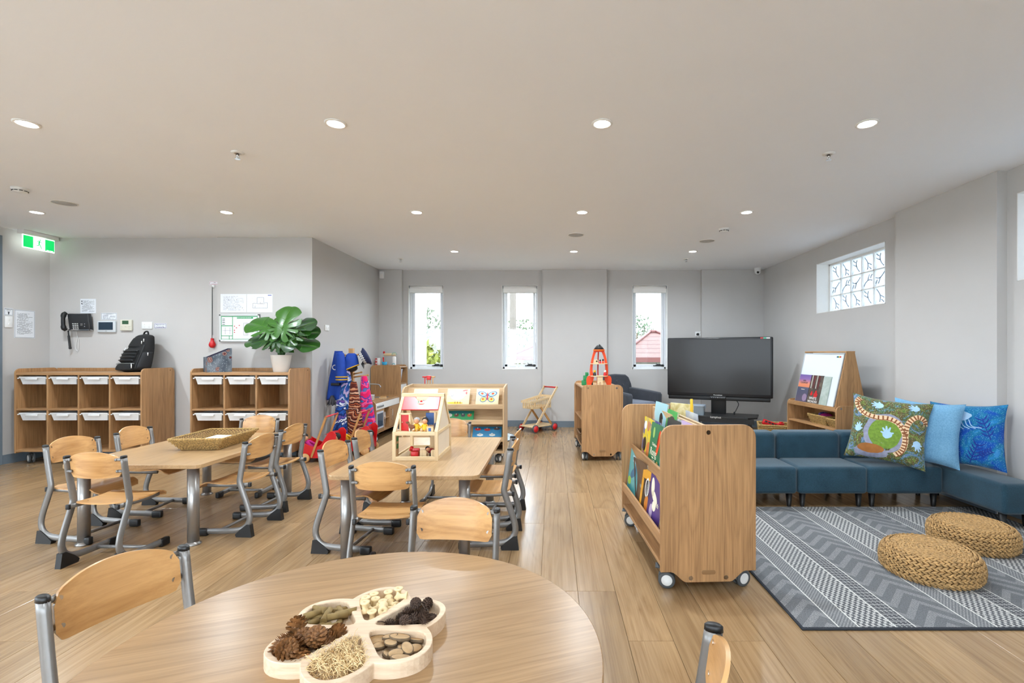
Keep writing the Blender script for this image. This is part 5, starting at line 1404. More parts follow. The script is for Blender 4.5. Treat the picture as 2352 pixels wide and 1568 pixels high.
# left wall strip with green shutters, back wall partly open
lw = MB().b2((-hw + .012, -hd + .02, .028), (-hw + .018, -hd + .075, zf_ - .026)).build('wall_strip', W_HZ, g)
for j in range(2):
    for i in range(2): MB().b2((-hw + .0185, -hd + .03 + i * .022, .075 + j * .05), (-hw + .0205, -hd + .042 + i * .022, .108 + j * .05)).build('shutter', M_GREEN, lw)
MB().b2((0.0, hd - .03, .02), (hw - .01, hd - .024, zf_ - .02)).build('back_panel', W_HZ, g)
MB().b2((0.0, hd - .05, zf_), (hw - .03, hd - .044, zf_ + .1)).build('back_panel', W_HZ, g)
# red roof panel with a half-round notch, lying on the front slope
ang = math.atan2(zr - zf_, hd); L = math.hypot(hd, zr - zf_)
notch = [(.045 * math.cos(R(a)), L - .03 + .036 * math.sin(R(a))) for a in range(180, 361, 15)]
rp_ = [(-hw + .024, L * .56), (hw - .024, L * .56), (hw - .024, L - .03)] + notch[::-1] + [(-hw + .024, L - .03)]
Mroof = frame((1, 0, 0), (0, math.cos(ang), math.sin(ang)), (0, -math.sin(ang), math.cos(ang)), (0, -hd, zf_ - .006))
MB().prism(rp_, .009, Mroof).build('roof_panel', M_RED, g, bevel=.002)
# items inside, each a thing of its own
def toy(name, label, x, y, z, cat='toy furniture', rot=0.0): return thing(name, label, cat, (HX + x, HY + y, TZ + z), rot, 'furniture in the dolls house')
q = toy('toy_door', 'red door in a pine frame upstairs in the dolls house', -.088, -.135, zf_ - .006, rot=R(-8)); MB().b2((-.04, -.012, 0), (-.028, .012, .12)).b2((.028, -.012, 0), (.04, .012, .12)).b2((-.04, -.012, .112), (.04, .012, .122)).build('door_frame', W_HZ, q); dd = MB().b2((-.028, -.006, .002), (.028, .006, .112)).build('door', M_RED, q); MB().ball((-.02, -.008, .06), .004, 8, 6).build('door_knob', W_H, dd)
def house_doll(label, x, y, z, hair, dress):
    q = thing('wooden_doll', label, 'doll', (HX + x, HY + y, TZ + z), 0, 'dolls in the dolls house')
    MB().lathe([(.022, 0), (.024, .006), (.016, .045), (.01, .05), (0, .051)], 14).build('body', dress, q)
    h_ = MB().ball((0, -.002, .068), .019, 14, 10).build('head', M_SKIN, q); MB().ball((0, .004, .073), (.0225, .02, .0205), 14, 10).build('hair', hair, h_)
    for s in (-1, 1): MB().cyl((s * .014, -.004, .042), (s * .03, -.02, .02), .006, .005, 8).build('arm', dress, q); MB().cyl((s * .01, -.01, .008), (s * .012, -.045, .006), .007, .006, 8).build('leg', W_TOYB, q)
house_doll('grey haired wooden doll sitting upstairs in the dolls house', -.012, -.13, zf_ - .006, pm('grey_hair', 'a9a7a5', .8, var=.3, vscale=60), M_YELLOW)
house_doll('black haired wooden doll in yellow upstairs in the dolls house', .048, -.14, zf_ - .006, M_BLK, M_YELLOW)
q = toy('toy_horse', 'brown toy horse figure next to the grey haired doll', -.038, -.155, zf_ - .006, 'toy animal'); MB().ball((0, 0, .03), (.022, .014, .016), 10, 8).cyl((-.014, 0, .036), (-.026, 0, .058), .009, .007, 8).ball((-.031, 0, .06), (.013, .008, .008), 8, 6).build('body', pm('horse_brown', '7a4a2c', .6, var=.1), q)
for sx in (-1, 1): MB().cyl((sx * .013, .006, .02), (sx * .014, .006, 0), .004, n=6).cyl((sx * .013, -.006, .02), (sx * .014, -.006, 0), .004, n=6).build('legs', M_WHITE, q)
q = toy('toy_wardrobe', 'blue backed toy bunk upstairs in the dolls house', .065, -.06, zf_ - .006); MB().rbox((0, .01, .06), (.07, .01, .11), .004, 2).build('blue_back', M_BLUE, q); MB().b2((.03, -.02, 0), (.042, .0, .12)).b2((-.042, -.02, 0), (-.03, .0, .09)).build('post', W_HZ, q)
q = toy('toy_crib', 'tiny pine crib with blue inset upstairs in the dolls house', .09, -.165, zf_ - .006); MB().b2((-.022, -.012, 0), (.022, .012, .035)).build('box', W_H, q); MB().b2((-.010, -.0135, .004), (.008, -.012, .026)).build('inset', M_BLUE, q)
for i in range(4): MB().ball((-.018 + i * .012, 0, .042), .0042, 6, 5).build('bead', W_TOYB, q)
q = toy('toy_stool', 'dark blue toy drum upstairs at the right of the dolls house', .118, -.10, zf_ - .006); MB().lathe([(.014, 0), (.016, .01), (.016, .045), (.013, .05), (0, .05)], 14).build('drum', pm('navy_paint', '26365e', .5), q)
q = toy('toy_lamp', 'toy lamp with a red shade downstairs in the dolls house', -.055, -.10, .014); MB().lathe([(.016, 0), (.014, .03), (.008, .034), (0, .034)], 12).build('base', W_TOYB, q); MB().lathe([(.019, .034), (.010, .062), (0, .063)], 14).build('shade', M_RED, q)
q = toy('toy_armchair', 'red toy armchair downstairs in the dolls house', -.012, -.165, .014); MB().rbox((0, 0, .022), (.05, .045, .044), .005).build('seat', M_RED, q); MB().rbox((0, .02, .035), (.05, .012, .05), .004).build('back', M_RED, q)
for (x_, lab) in ((.045, 'left pine toy armchair downstairs in the dolls house'), (.118, 'right pine toy armchair downstairs in the dolls house')):
    q = toy('toy_chair', lab, x_, -.168, .014); MB().prism(rrect(.042, .055, .014, 5, -.021, 0, (0, 0, 1, 1)), .012, XZ).build('back', W_HZ, q); MB().b2((-.02, 0, 0), (.02, .035, .024)).build('seat', W_H, q)
q = thing('wooden_doll', 'red clothed wooden doll lying downstairs in the dolls house', 'doll', (HX + .085, HY - .12, TZ + .05), 0, 'dolls in the dolls house'); MB().ball((0, 0, 0), (.03, .018, .018), 12, 8).build('body', pm('doll_dark_red', '8c1f22', .7), q); MB().ball((-.02, -.012, .012), .015, 10, 8).build('head', M_SKIN, q); MB().ball((-.024, -.006, .017), .016, 10, 8).build('hair', M_BLK, q); MB().cyl((0, 0, -.005), (.0, .0, -.036), .012).build('legs', M_BLACK, q)
q = toy('toy_ball_bowl', 'little bowl of coloured beads on the dolls house attic shelf', .0, -.03, .352)
MB().lathe([(.02, 0), (.045, .02), (.042, .02), (.018, .003), (0, .003)], 20).build('bowl', W_TOY, q)
rr = random.Random(4)
for i in range(14): MB().ball((rr.uniform(-.03, .03), rr.uniform(-.025, .02), .02 + rr.uniform(0, .012)), .009, 8, 6).build('bead', (M_RED, M_GREEN, M_BLUE, M_WHITE, M_YELLOW)[i % 5], q)
# ------------------------------------------------------------------ books
def cover_mat(name, stops, scale=6, dist=1.5, rough=.35):
    if name in MATS: return MATS[name]
    t = NT(name); t.set(rough, 0, .4, .2); n = t.noise(t.coord(), scale, 4, .55, dist); t.col(t.ramp(n.outputs[0], stops)); MATS[name] = t.m; return t.m
M_PAGES = pm('book_pages', 'e3dbc4', .8, var=.06, vscale=300)
M_CREAM = pm('cream_ink', 'efe6cf', .6)
def book(label, par_m, lx, ly, lz, w, h, th, lean, turn, mat, group, soft=0.0):
    """front cover faces local -x of the bookcase; leans back by `lean`"""
    g = thing('picture_book', label, 'book', (0, 0, 0), 0, group)
    M = par_m @ T(lx, ly, lz) @ RZ(turn) @ RY(lean)
    g.matrix_world = M; g.location, g.rotation_euler = M.to_translation(), M.to_euler()
    def bend(m):
        if soft: m.v = [(x - soft * max(0, z / h - .35) ** 2 * 2.2 * (0.4 + .6 * (y / w + .5)), y, z) for x, y, z in m.v]
        return m
    c = MB().grid(lambda u, v: (-th / 2, w / 2 - w * u, h * v), 6, 10).grid(lambda u, v: (th / 2, -w / 2 + w * u, h * v), 6, 10).add([(-th / 2, w / 2, 0), (th / 2, w / 2, 0), (th / 2, w / 2, h), (-th / 2, w / 2, h)], [(0, 1, 2, 3)])
    cv = bend(c).build('cover', mat, g)
    q = .0015
    bend(MB().grid(lambda u, v: (-th / 2 + q, w / 2 - .004 - (w - .007) * u, .003 + (h - .006) * v), 4, 10).grid(lambda u, v: (th / 2 - q, -w / 2 + .003 + (w - .007) * u, .003 + (h - .006) * v), 4, 10).grid(lambda u, v: (-th / 2 + q + (th - 2 * q) * u, w / 2 - .004 - (w - .007) * v, h - .003), 2, 4).grid(lambda u, v: (-th / 2 + q + (th - 2 * q) * u, -w / 2 + .003, .003 + (h - .006) * v), 2, 10)).build('pages', M_PAGES, g)
    FX = frame((0, -1, 0), (0, 0, 1), (-1, 0, 0), (-th / 2 - .0003, 0, 0))     # u to the right, v up, seen on the cover
    def blob(cx, cy, rx, ry, m_, rot=0.0, n=18, nm='cover_art'):
        pts = [(cx + rx * math.cos(2 * PI * i / n) * math.cos(rot) - ry * math.sin(2 * PI * i / n) * math.sin(rot), cy + rx * math.cos(2 * PI * i / n) * math.sin(rot) + ry * math.sin(2 * PI * i / n) * math.cos(rot)) for i in range(n)]
        return MB().prism(pts, .0007, FX).build(nm, m_, cv)
    def poly(pts, m_, nm='cover_art'): return MB().prism(pts, .0006, FX).build(nm, m_, cv)
    def word(s, size, cx, cy, m_, sx=1.0): return text(s, size, m_, cv, (-th / 2 - .0012, -cx, cy), (R(90), 0, R(-90)), ext=.0004, sx=sx)
    return g, blob, poly, word
bpy.context.view_layer.update()
BM = T(.796, 3.12, 0) @ RZ(R(2.86))
UZ, LZ = .511, .259
gU, gL = 'books on the upper tier of the trolley', 'books on the lower tier of the trolley'
mat_ = lambda n, c: pm('ink_' + n, c, .4, var=.04)
# upper tier, back row
g, bl_, po, wd = book('tall picture book with a badger and fox on a sky blue and pink cover', BM, -.075, .285, UZ, .26, .41, .010, R(8), R(3), cover_mat('cover_sky_pink', [(.35, '8fc4d6'), (.5, '9fcbd4'), (.56, 'e59a7f'), (.7, 'dc8f78')], 2.2, .3), gU)
bl_(.03, .30, .035, .045, M_BLACK, .4); bl_(.055, .285, .018, .02, M_WHITE); bl_(.03, .15, .03, .075, mat_('foxred', 'a8342c'), -.3); bl_(.055, .14, .022, .05, M_WHITE, -.2); wd('WHY', .05, -.07, .20, M_INK); wd('NOT', .05, -.07, .12, M_INK)
g, bl_, po, wd = book('bright green book with a photo of a gorilla on the cover', BM, -.072, .025, UZ, .235, .385, .012, R(8), R(-2), pm('cover_green', '2fa24a', .35, var=.06), gU)
po(rrect(.12, .13, .035, 4, -.045, .22), mat_('photo_dark', '3d352f')); bl_(.02, .29, .03, .045, mat_('photo_fur', '7a6e66')); bl_(-.03, .12, .022, .035, M_YELLOW); bl_(-.03, .12, .01, .016, M_RED)
g, bl_, po, wd = book('charcoal black book with pale lettering and coloured dots', BM, -.098, -.115, UZ, .25, .345, .009, R(8), R(2), pm('cover_charcoal', '2b2f33', .35, var=.05), gU)
po([(-.03, .268), (.03, .268), (.03, .274), (-.03, .274)], M_CREAM); po([(-.06, .24), (.07, .24), (.07, .248), (-.06, .248)], M_CREAM); po([(-.05, .222), (.06, .222), (.06, .229), (-.05, .229)], M_CREAM); bl_(-.06, .19, .016, .02, mat_('dotblue', '5aa7c8')); bl_(0, .165, .016, .02, M_GREEN); bl_(.06, .18, .014, .018, M_YELLOW); bl_(.08, .06, .04, .03, mat_('dotgreen', '6b8f4a'))
book('pale patterned book standing between the black and lilac books', BM, -.075, -.19, UZ, .2, .352, .008, R(8), R(0), cover_mat('cover_pale_blue', [(.35, '9fb2c8'), (.5, 'c8c9c0'), (.7, '7f94b5')], 9), gU)
book('lilac picture book behind the trolley end panel', BM, -.085, -.345, UZ, .27, .358, .010, R(8), R(0), cover_mat('cover_lilac', [(.35, 'b79fcf'), (.65, 'cdb6dd')], 5), gU)
# upper tier, front row
g, bl_, po, wd = book('yellow picture book with children on the cover, farthest in the front row', BM, -.150, .255, UZ, .235, .305, .008, R(7), R(2), cover_mat('cover_yellow', [(.36, 'd6bd1d'), (.5, 'e5cf2c'), (.60, '6a4f8f'), (.72, '3f6f4a')], 6, 2), gU)
bl_(.0, .25, .03, .035, mat_('kid_skin', 'b87a58')); bl_(-.07, .25, .03, .03, M_WHITE); bl_(.05, .09, .05, .06, mat_('kid_orange', 'c9763f')); bl_(-.05, .12, .035, .05, M_BLACK); bl_(-.06, .04, .04, .035, mat_('kid_pink', 'd08f8a'))
book('slim blue picture book behind the green one', BM, -.140, .125, UZ, .21, .305, .007, R(7), R(1), cover_mat('cover_slate_blue', [(.4, '3b3f86'), (.6, '7f90c8')], 8), gU)
g, bl_, po, wd = book('dark green picture book with white lettering and an orange shape', BM, -.160, .005, UZ, .255, .30, .009, R(7), R(1), cover_mat('cover_forest', [(.38, '0d6b45'), (.55, '15784d'), (.68, '6fa85c')], 3, .6), gU)
bl_(.065, .19, .028, .085, M_ORANGE, -.25); bl_(.05, .20, .012, .06, mat_('brown', '7a3a22'), -.2); wd('The Story', .026, -.01, .165, M_CREAM); wd('Rong', .068, -.02, .115, M_CREAM); wd('Tin', .062, -.005, .062, M_CREAM); po([(-.07, .019), (.06, .019), (.06, .025), (-.07, .025)], M_CREAM); bl_(.08, .055, .022, .022, mat_('tan', 'd7b06a')); bl_(-.05, .24, .02, .035, mat_('lime', '9fc36a'))
g, bl_, po, wd = book('teal picture book with a yellow sunflower, nearest in the front row', BM, -.158, -.215, UZ, .225, .285, .008, R(7), R(0), cover_mat('cover_teal', [(.38, '5f9aa6'), (.6, '9ec2bb'), (.7, '7c8aa0')], 5), gU)
bl_(-.0, .11, .05, .055, M_YELLOW); bl_(-.0, .11, .02, .022, mat_('flowercore', '8aa0a6')); bl_(-.02, .21, .03, .04, mat_('fish', 'd98b6a'), .5); wd('K W', .05, -.03, .035, M_CREAM)
# lower tier
g, bl_, po, wd = book('teal book with a whale tail on the cover, lower tier at the far end', BM, -.218, .375, LZ, .26, .325, .010, R(7), R(2), cover_mat('cover_sea', [(.36, '2d7f8f'), (.52, '5fb0b4'), (.68, '7fb88a')], 3, .5), gL)
bl_(.0, .15, .075, .03, mat_('whale', '3f6f8f'), .5); bl_(.05, .18, .02, .045, mat_('whale', '3f6f8f')); bl_(-.08, .08, .04, .03, mat_('lime2', '9fc34a')); po([(-.05, .255), (.06, .25), (.06, .265), (-.05, .27)], pm('ink_pale', 'b8c8d4', .5)); po([(-.04, .225), (.07, .22), (.07, .235), (-.04, .24)], pm('ink_pale', 'b8c8d4', .5))
g, bl_, po, wd = book('soft dark brown book with its top curling forward, lower tier', BM, -.213, .12, LZ, .24, .29, .007, R(7), R(2), cover_mat('cover_brown', [(.4, '4a3b33'), (.6, '7a5a40')], 3), gL, .05)
bl_(-.03, .16, .03, .055, mat_('grey', '8d938f')); bl_(-.03, .16, .018, .04, M_BLACK); bl_(.03, .08, .02, .04, mat_('pale', 'b9c0bd'))
g, bl_, po, wd = book('orange bordered comic book with a white cat, lower tier', BM, -.226, -.03, LZ, .22, .265, .006, R(8), R(3), pm('cover_darkbrown', '3b2c22', .35), gL)
po([(-.11, .2), (.11, .215), (.11, .265), (-.11, .265)], mat_('comic_orange', 'd79a2a')); po([(-.11, .0), (-.07, .0), (-.07, .2), (-.11, .2)], mat_('comic_orange', 'd79a2a')); bl_(.01, .16, .04, .06, M_WHITE); bl_(.01, .16, .03, .048, M_BLACK); bl_(.015, .15, .018, .03, M_WHITE); bl_(.03, .06, .04, .055, mat_('comic_orange2', 'c77a2c'))
g, bl_, po, wd = book('purple book with cream hand lettering, nearest on the lower tier', BM, -.222, -.225, LZ, .255, .27, .008, R(8), R(2), cover_mat('cover_purple', [(.4, '3d2a66'), (.6, '56408a')], 3), gL)
bl_(-.06, .20, .03, .055, M_CREAM, .3); bl_(-.01, .15, .06, .025, M_CREAM, -.4); bl_(.0, .10, .035, .03, M_CREAM); wd('with', .04, .05, .12, M_CREAM); bl_(-.05, .05, .03, .05, mat_('lav', 'b9a8c9'))
# on the other side of the ridge
t = thing('display_folder', 'yellowed folder with a ribbon standing on the far end of the trolley ridge', 'folder', (0, 0, 0)); M = BM @ T(.155, .40, UZ) @ RZ(R(35)); t.location, t.rotation_euler = M.to_translation(), M.to_euler()
MB().rbox((0, 0, .195), (.012, .20, .39), .003, 1).build('folder', cover_mat('old_paper', [(.4, 'b9a866'), (.6, 'd8cd9c')], 10), t); MB().rbox((-.008, -.09, .215), (.012, .02, .43), .003, 1).build('ribbon', M_YELLOW, t)
book('open white magazine on the far side of the trolley ridge', BM @ RZ(PI), -.11, .06, UZ, .22, .385, .006, R(6), 0, cover_mat('cover_white_blue', [(.4, 'd8dde2'), (.6, 'a9b9d0')], 4), 'books on the hidden side of the trolley')

# ------------------------------------------------------------------ puzzles on the pale shelf
def puzzle(name, label, x, z, w, h, mat, grp='wooden puzzles on the pale shelf'):
    t = thing(name, label, 'puzzle', (-1.152 + x, 5.79 - .172, z), 0, grp); t.rotation_euler = (R(-33), 0, 0)
    b = MB().rbox((0, -.006, h / 2), (w, .012, h), .002, 1).build('board', mat, t)
    return t, b, frame((1, 0, 0), (0, 0, 1), (0, -1, 0), (0, -.0122, h / 2))
def pblob(par, FX, cx, cy, rx, ry, m_, rot=0.0, n=18, nm='puzzle_piece', t_=.002):
    pts = [(cx + rx * math.cos(2 * PI * i / n) * math.cos(rot) - ry * math.sin(2 * PI * i / n) * math.sin(rot), cy + rx * math.cos(2 * PI * i / n) * math.sin(rot) + ry * math.sin(2 * PI * i / n) * math.cos(rot)) for i in range(n)]
    return MB().prism(pts, t_, FX).build(nm, m_, par)
M_PUZ = wood('puzzle_ply', 'd8c79b', 'efe3bf', 'X', .3, .5, fine=1.2)
for x_, lab in ((-.34, 'plain backed wooden puzzle hidden behind the dolls house roof'),): puzzle('wooden_puzzle', lab, x_, .670, .28, .205, M_PUZ)
t, b, FX = puzzle('hen_puzzle', 'wooden puzzle of a white hen on yellow straw', .045, .670, .265, .205, M_PUZ)
pblob(b, FX, -.03, -.085, .09, .014, M_YELLOW); pblob(b, FX, -.01, -.005, .075, .042, M_WHITE); pblob(b, FX, -.075, .035, .03, .045, M_WHITE, .5); pblob(b, FX, .065, .04, .028, .045, M_WHITE, -.3)
pblob(b, FX, .075, .078, .03, .008, M_RED, .2, t_=.003); pblob(b, FX, .092, .045, .009, .018, M_RED, t_=.003); pblob(b, FX, -.005, -.002, .05, .022, pm('hen_wing', 'd5d8d6', .5), -.2, t_=.003)
for k in (-.03, .0, .03): pblob(b, FX, k, -.08, .004, .014, M_BROWNP, t_=.003)
t, b, FX = puzzle('butterfly_puzzle', 'wooden puzzle of a blue rimmed butterfly', .385, .670, .265, .205, M_PUZ)
for s in (-1, 1):
    for (cx, cy, rx, ry, ro) in ((.058, .032, .055, .032, .35), (.045, -.04, .04, .034, -.5)):
        pblob(b, FX, s * cx, cy, rx, ry, M_BLUE, s * ro); pblob(b, FX, s * cx, cy, rx * .8, ry * .78, pm('wing_mint', 'a9d8c0', .5) if cy > 0 else pm('wing_lime', 'd3dc5a', .5), s * ro, t_=.003); pblob(b, FX, s * (cx + .004), cy + .004, rx * .3, ry * .4, M_ORANGE, s * ro, t_=.004)
pblob(b, FX, 0, 0, .008, .05, M_RED, t_=.004)
t, b, FX = puzzle('animal_peg_puzzle', 'green peg puzzle with five farm animals', .03, .493, .40, .115, M_GREEN)
pblob(b, FX, 0, .035, .19, .02, pm('teal_band', '1f6f6f', .5), t_=.0006, nm='sky_print')
for i, c in enumerate(('9a5a30', 'd9d2c8', '6d4030', '4a4a50', 'b5562a')):
    pc = pblob(b, FX, -.15 + i * .075, 0, .026, .02, pm('animal' + c, c, .5), .2 * (-1) ** i); MB().lathe([(.004, 0), (.004, .012), (.0075, .016), (0, .021)], 10, FX @ T(-.15 + i * .075, .006, .002)).build('peg', M_WHITE, pc)
t, b, FX = puzzle('transport_peg_puzzle', 'blue peg puzzle with boats and planes on the lowest ledge', .385, .295, .335, .13, pm('puzzle_blue', '2a7fae', .5))
for (x_, y_, c) in ((-.11, .03, 'c9342c'), (.0, .025, 'b3302a'), (.11, .035, '5a4a4a'), (-.08, -.04, 'd5dde0'), (.06, -.04, 'c3cbc8')):
    pc = pblob(b, FX, x_, y_, .036, .016, pm('vehicle' + c, c, .5)); MB().lathe([(.004, 0), (.004, .012), (.008, .016), (0, .021)], 10, FX @ T(x_, y_ + .008, .002)).build('peg', M_WHITE, pc)
t = thing('peg_toy', 'small red and pine peg toy on the back ledge of the pale shelf', 'toy', (-1.55, 6.06, .795))
MB().rbox((0, 0, .01), (.12, .07, .02), .004).build('base', W_TOY, t)
for (x_, c) in ((-.05, M_RED), (-.015, W_TOY), (.015, W_TOY), (.05, W_TOY)): MB().cyl((x_, 0, .02), (x_, 0, .17), .006, n=8).build('peg', W_TOYB if c is W_TOY else c, t)
MB().rbox((0, 0, .165), (.05, .045, .05), .004).build('red_block', M_RED, t)
for x_ in (-.055, .055): MB().cyl((x_ - .025, 0, .175), (x_ + .025, 0, .175), .008, n=8).build('bar', M_RED if x_ < 0 else W_TOYB, t)

# ------------------------------------------------------------------ whiteboard easel on the low shelf
EM = T(3.206, 5.642, 0) @ RZ(R(-86.1)); ez = .676
g = thing('whiteboard_easel', 'A-shaped whiteboard easel standing on the low shelf', 'easel', (0, 0, 0)); g.location, g.rotation_euler = (EM @ T(0, -.02, ez)).to_translation(), (0, 0, R(-86.1))
eh = .60; la = math.atan2(.135, eh)
for s in (-1, 1):
    x0_ = -.385 if s < 0 else .367
    MB().prism([(-.175, 0), (.175, 0), (.045, eh), (-.045, eh)], .018, T(x0_, 0, 0) @ YZ).build('end_panel', W_SHELF, g, bevel=.002)
MB().b2((-.385, -.05, eh - .005), (.385, .05, eh + .012)).build('top_cap', W_SHELF_X, g, bevel=.002)
MFx = frame((1, 0, 0), (0, math.sin(la), math.cos(la)), (0, -math.cos(la), math.sin(la)), (0, -.178, 0))
MBk = frame((1, 0, 0), (0, -math.sin(la), math.cos(la)), (0, math.cos(la), math.sin(la)), (0, .178, 0))
WBm = NT('whiteboard_enamel'); WBm.set(.12, 0, .5); WBm.col('dfe6ea')
wb_ = MB().prism(rrect(.74, .595, .001, 1, -.37, .005), .008, MFx).build('whiteboard', WBm.m, g)
MB().prism(rrect(.70, .55, .001, 1, -.35, .02), .006, MBk).build('chalkboard', pm('chalkboard', '22272a', .7), g)
M_ALF = pm('aluminium_trim', 'b9bfc4', .3, metal=.6)
MB().prism(rrect(.74, .012, .001, 1, -.37, .588), .012, MFx).prism(rrect(.012, .6, .001, 1, .358, .0), .012, MFx).prism(rrect(.012, .6, .001, 1, -.37, .0), .012, MFx).build('board_trim', M_ALF, wb_)
for i, c in enumerate((M_BLUE, M_GREEN, M_YELLOW, M_RED)): MB().lathe([(.007, 0), (.009, .006), (0, .008)], 10, MFx @ T(.26 + i * .018, .56, .008)).build('magnet', c, wb_)
def easel_book(label, x, w, h, mat):
    q = thing('easel_book', label, 'book', (0, 0, 0), 0, 'books on the whiteboard ledge'); M = EM @ T(0, -.02, ez) @ MFx @ T(x, 0.001, .0105); q.location, q.rotation_euler = M.to_translation(), M.to_euler()
    b = MB().prism(rrect(w, h, .001, 1, -w / 2, 0), .010).build('cover', mat, q); return q, b
t_ = NT('sunset_cover'); t_.set(.3, 0, .4, .3); s_ = t_.xyz(t_.coord()); t_.col(t_.ramp(t_.math('DIVIDE', s_[1], .36), [(0, '5a4f62'), (.42, '4a4e66'), (.50, '565a70'), (.515, 'd9835c'), (.62, 'e08a66'), (.78, '8a6aa8'), (1, '5a4f9c')]))
q, b = easel_book('book with an orange and violet sunset cover on the whiteboard', -.235, .225, .335, t_.m)
MB().prism([(.06 + .045 * math.cos(a * PI / 10), .06 + .045 * math.sin(a * PI / 10)) for a in range(20)], .0008, T(0, 0, .010)).build('dotted_circle', pm('mauve_print', '8f7a96', .6, var=.3, vscale=300), b)
text('AND', .026, M_INK, b, (0, .262, .0108), (0, 0, 0)); text('COUNTRY', .03, M_INK, b, (0, .235, .0108), (0, 0, 0)); MB().b2((-.035, .152, .010), (.035, .158, .0108)).build('lettering', M_CREAM, b)
q, b = easel_book('book with red bottlebrush flowers and white lettering on the whiteboard', .0, .23, .335, cover_mat('cover_bark', [(.38, '3c322c'), (.55, '55483f'), (.68, '6e6356')], 14, .5))
for (x_, h0, h1, w_) in ((-.045, .13, .33, .016), (.045, .12, .33, .016)):
    MB().prism([(x_ - w_, h1), (x_ - w_ * .7, h0 + .05), (x_ + w_ * .7, h0 + .05), (x_ + w_, h1)], .0006, T(0, 0, .010)).build('stalk', pm('dark_red_stalk', '5c1f24', .6, var=.3, vscale=60), b)
for (x_, y_, r_) in ((-.05, .12, .022), (.03, .115, .036)): MB().prism([(x_ + r_ * math.cos(a * PI / 9) * (1 if math.sin(a * PI / 9) < .2 else .55), y_ + r_ * 1.25 * math.sin(a * PI / 9)) for a in range(18)], .0012, T(0, 0, .010)).build('red_flower', M_RED, b)
for x_ in (-.085, .005): MB().prism([(x_ - .006, .18), (x_ + .006, .18), (x_ + .008, .334), (x_ - .004, .334)], .001, T(0, 0, .010)).build('pale_stem', pm('pale_stem', 'c9c4bc', .5), b)
text('WHITE', .045, M_WHITE, b, (-.005, .062, .0112), (0, 0, 0)); text('WONDER', .04, M_WHITE, b, (-.005, .024, .0112), (0, 0, 0))
q, b = easel_book('plain pale green book at the near end of the whiteboard', .185, .13, .33, cover_mat('cover_sage', [(.4, '9fae a6'.replace(' ', '')), (.6, 'b9c4be')], 4))

# ------------------------------------------------------------------ baskets
M_SEA = pm('seagrass', 'b09058', .75, var=.5, vscale=110, bump=.5, bscale=260)
M_SEAD = pm('seagrass_dark', '6f5030', .8, var=.3, vscale=70)
def basket(name, label, loc, rot, w, l, h, flare, mat, rows=9, grp=None, rope=.005):
    t = thing(name, label, 'basket', loc, rot, grp)
    def ring(k):
        a, b = w / 2 - flare * (1 - k), l / 2 - flare * (1 - k); return a, b
    def per(a, b, n):
        pts = []; P = 2 * (2 * a + 2 * b)
        for i in range(n):
            d = P * i / n
            if d < 2 * a: pts.append((-a + d, -b, 0, -1))
            elif d < 2 * a + 2 * b: pts.append((a, -b + d - 2 * a, 1, 0))
            elif d < 4 * a + 2 * b: pts.append((a - (d - 2 * a - 2 * b), b, 0, 1))
            else: pts.append((-a, b - (d - 4 * a - 2 * b), -1, 0))
        return pts
    n = int(4 * (w + l) / 2 / .014) // 2 * 2
    m = MB()
    for r_ in range(rows):
        k = r_ / (rows - 1); a, b = ring(k); z = rope + (h - 2 * rope) * k
        pts = [(x + nx * .0035 * (1 if (i + r_) % 2 else -1), y + ny * .0035 * (1 if (i + r_) % 2 else -1), z) for i, (x, y, nx, ny) in enumerate(per(a, b, n))]
        m.tube(pts, h / rows * .50, 5, True)
    m.build('woven_sides', mat, t)
    a0, b0 = ring(0.0); a1, b1 = ring(1.0); a0, b0, a1, b1 = a0 - .001, b0 - .001, a1 - .001, b1 - .001
    MB().add([(-a0, -b0, .002), (a0, -b0, .002), (a0, b0, .002), (-a0, b0, .002), (-a1, -b1, h), (a1, -b1, h), (a1, b1, h), (-a1, b1, h)], [(0, 1, 5, 4), (1, 2, 6, 5), (2, 3, 7, 6), (3, 0, 4, 7)]).build('gap_shade_liner', M_SEAD, t)  # dark liner put in so gaps between the woven rows look shaded
    a, b = ring(1.0); pts = [(x, y, h + .002) for (x, y, nx, ny) in per(a, b, n)]
    mr = MB()
    for ph in (0, 1): mr.tube([(p[0], p[1], p[2] + .0025 * math.sin(i * 1.6 + ph * PI)) for i, p in enumerate(pts)], rope * .95, 5, True)
    mr.build('braided_rim', mat, t)
    a, b = ring(0.0); MB().b2((-a, -b, 0), (a, b, rope * 1.2)).build('base', M_SEAD, t)
    return t
basket('seagrass_tray', 'shallow seagrass basket on the left table', (-2.665, 3.845, TZ), R(4), .385, .50, .088, .055, M_SEA, 9)
tag(MB().rbox((0, 0, .022), (.20, .27, .044), .002, 1).build('paper_stack', pm('paper_mint', 'e4ece6', .6, var=.02), None, (-2.65, 3.87, TZ + .008), (0, R(2), R(6))), 'sheets of pale paper lying in the seagrass basket', 'paper')
basket('toy_basket', 'seagrass basket of felt shapes on the low shelf', tuple((EM @ T(.05, -.03, .456)).to_translation()), R(-86), .33, .34, .10, .03, M_SEA, 7, 'baskets on the low shelf')
basket('toy_basket', 'seagrass basket with a yellow block at the near end of the low shelf', tuple((EM @ T(.33, -.06, .456)).to_translation()), R(-86), .21, .28, .09, .03, M_SEA, 7, 'baskets on the low shelf')
p = (EM @ T(.34, -.10, .50)).to_translation(); t = thing('yellow_block', 'yellow holed wooden block in the near basket of the low shelf', 'toy', tuple(p), R(20)); yb = MB().prism([(-.06, 0), (.06, 0), (.0, .075)], .05, XZ).prism([(-.06, -.02), (.06, -.02), (.06, 0), (-.06, 0)], .05, XZ).build('block', M_YELLOW, t)
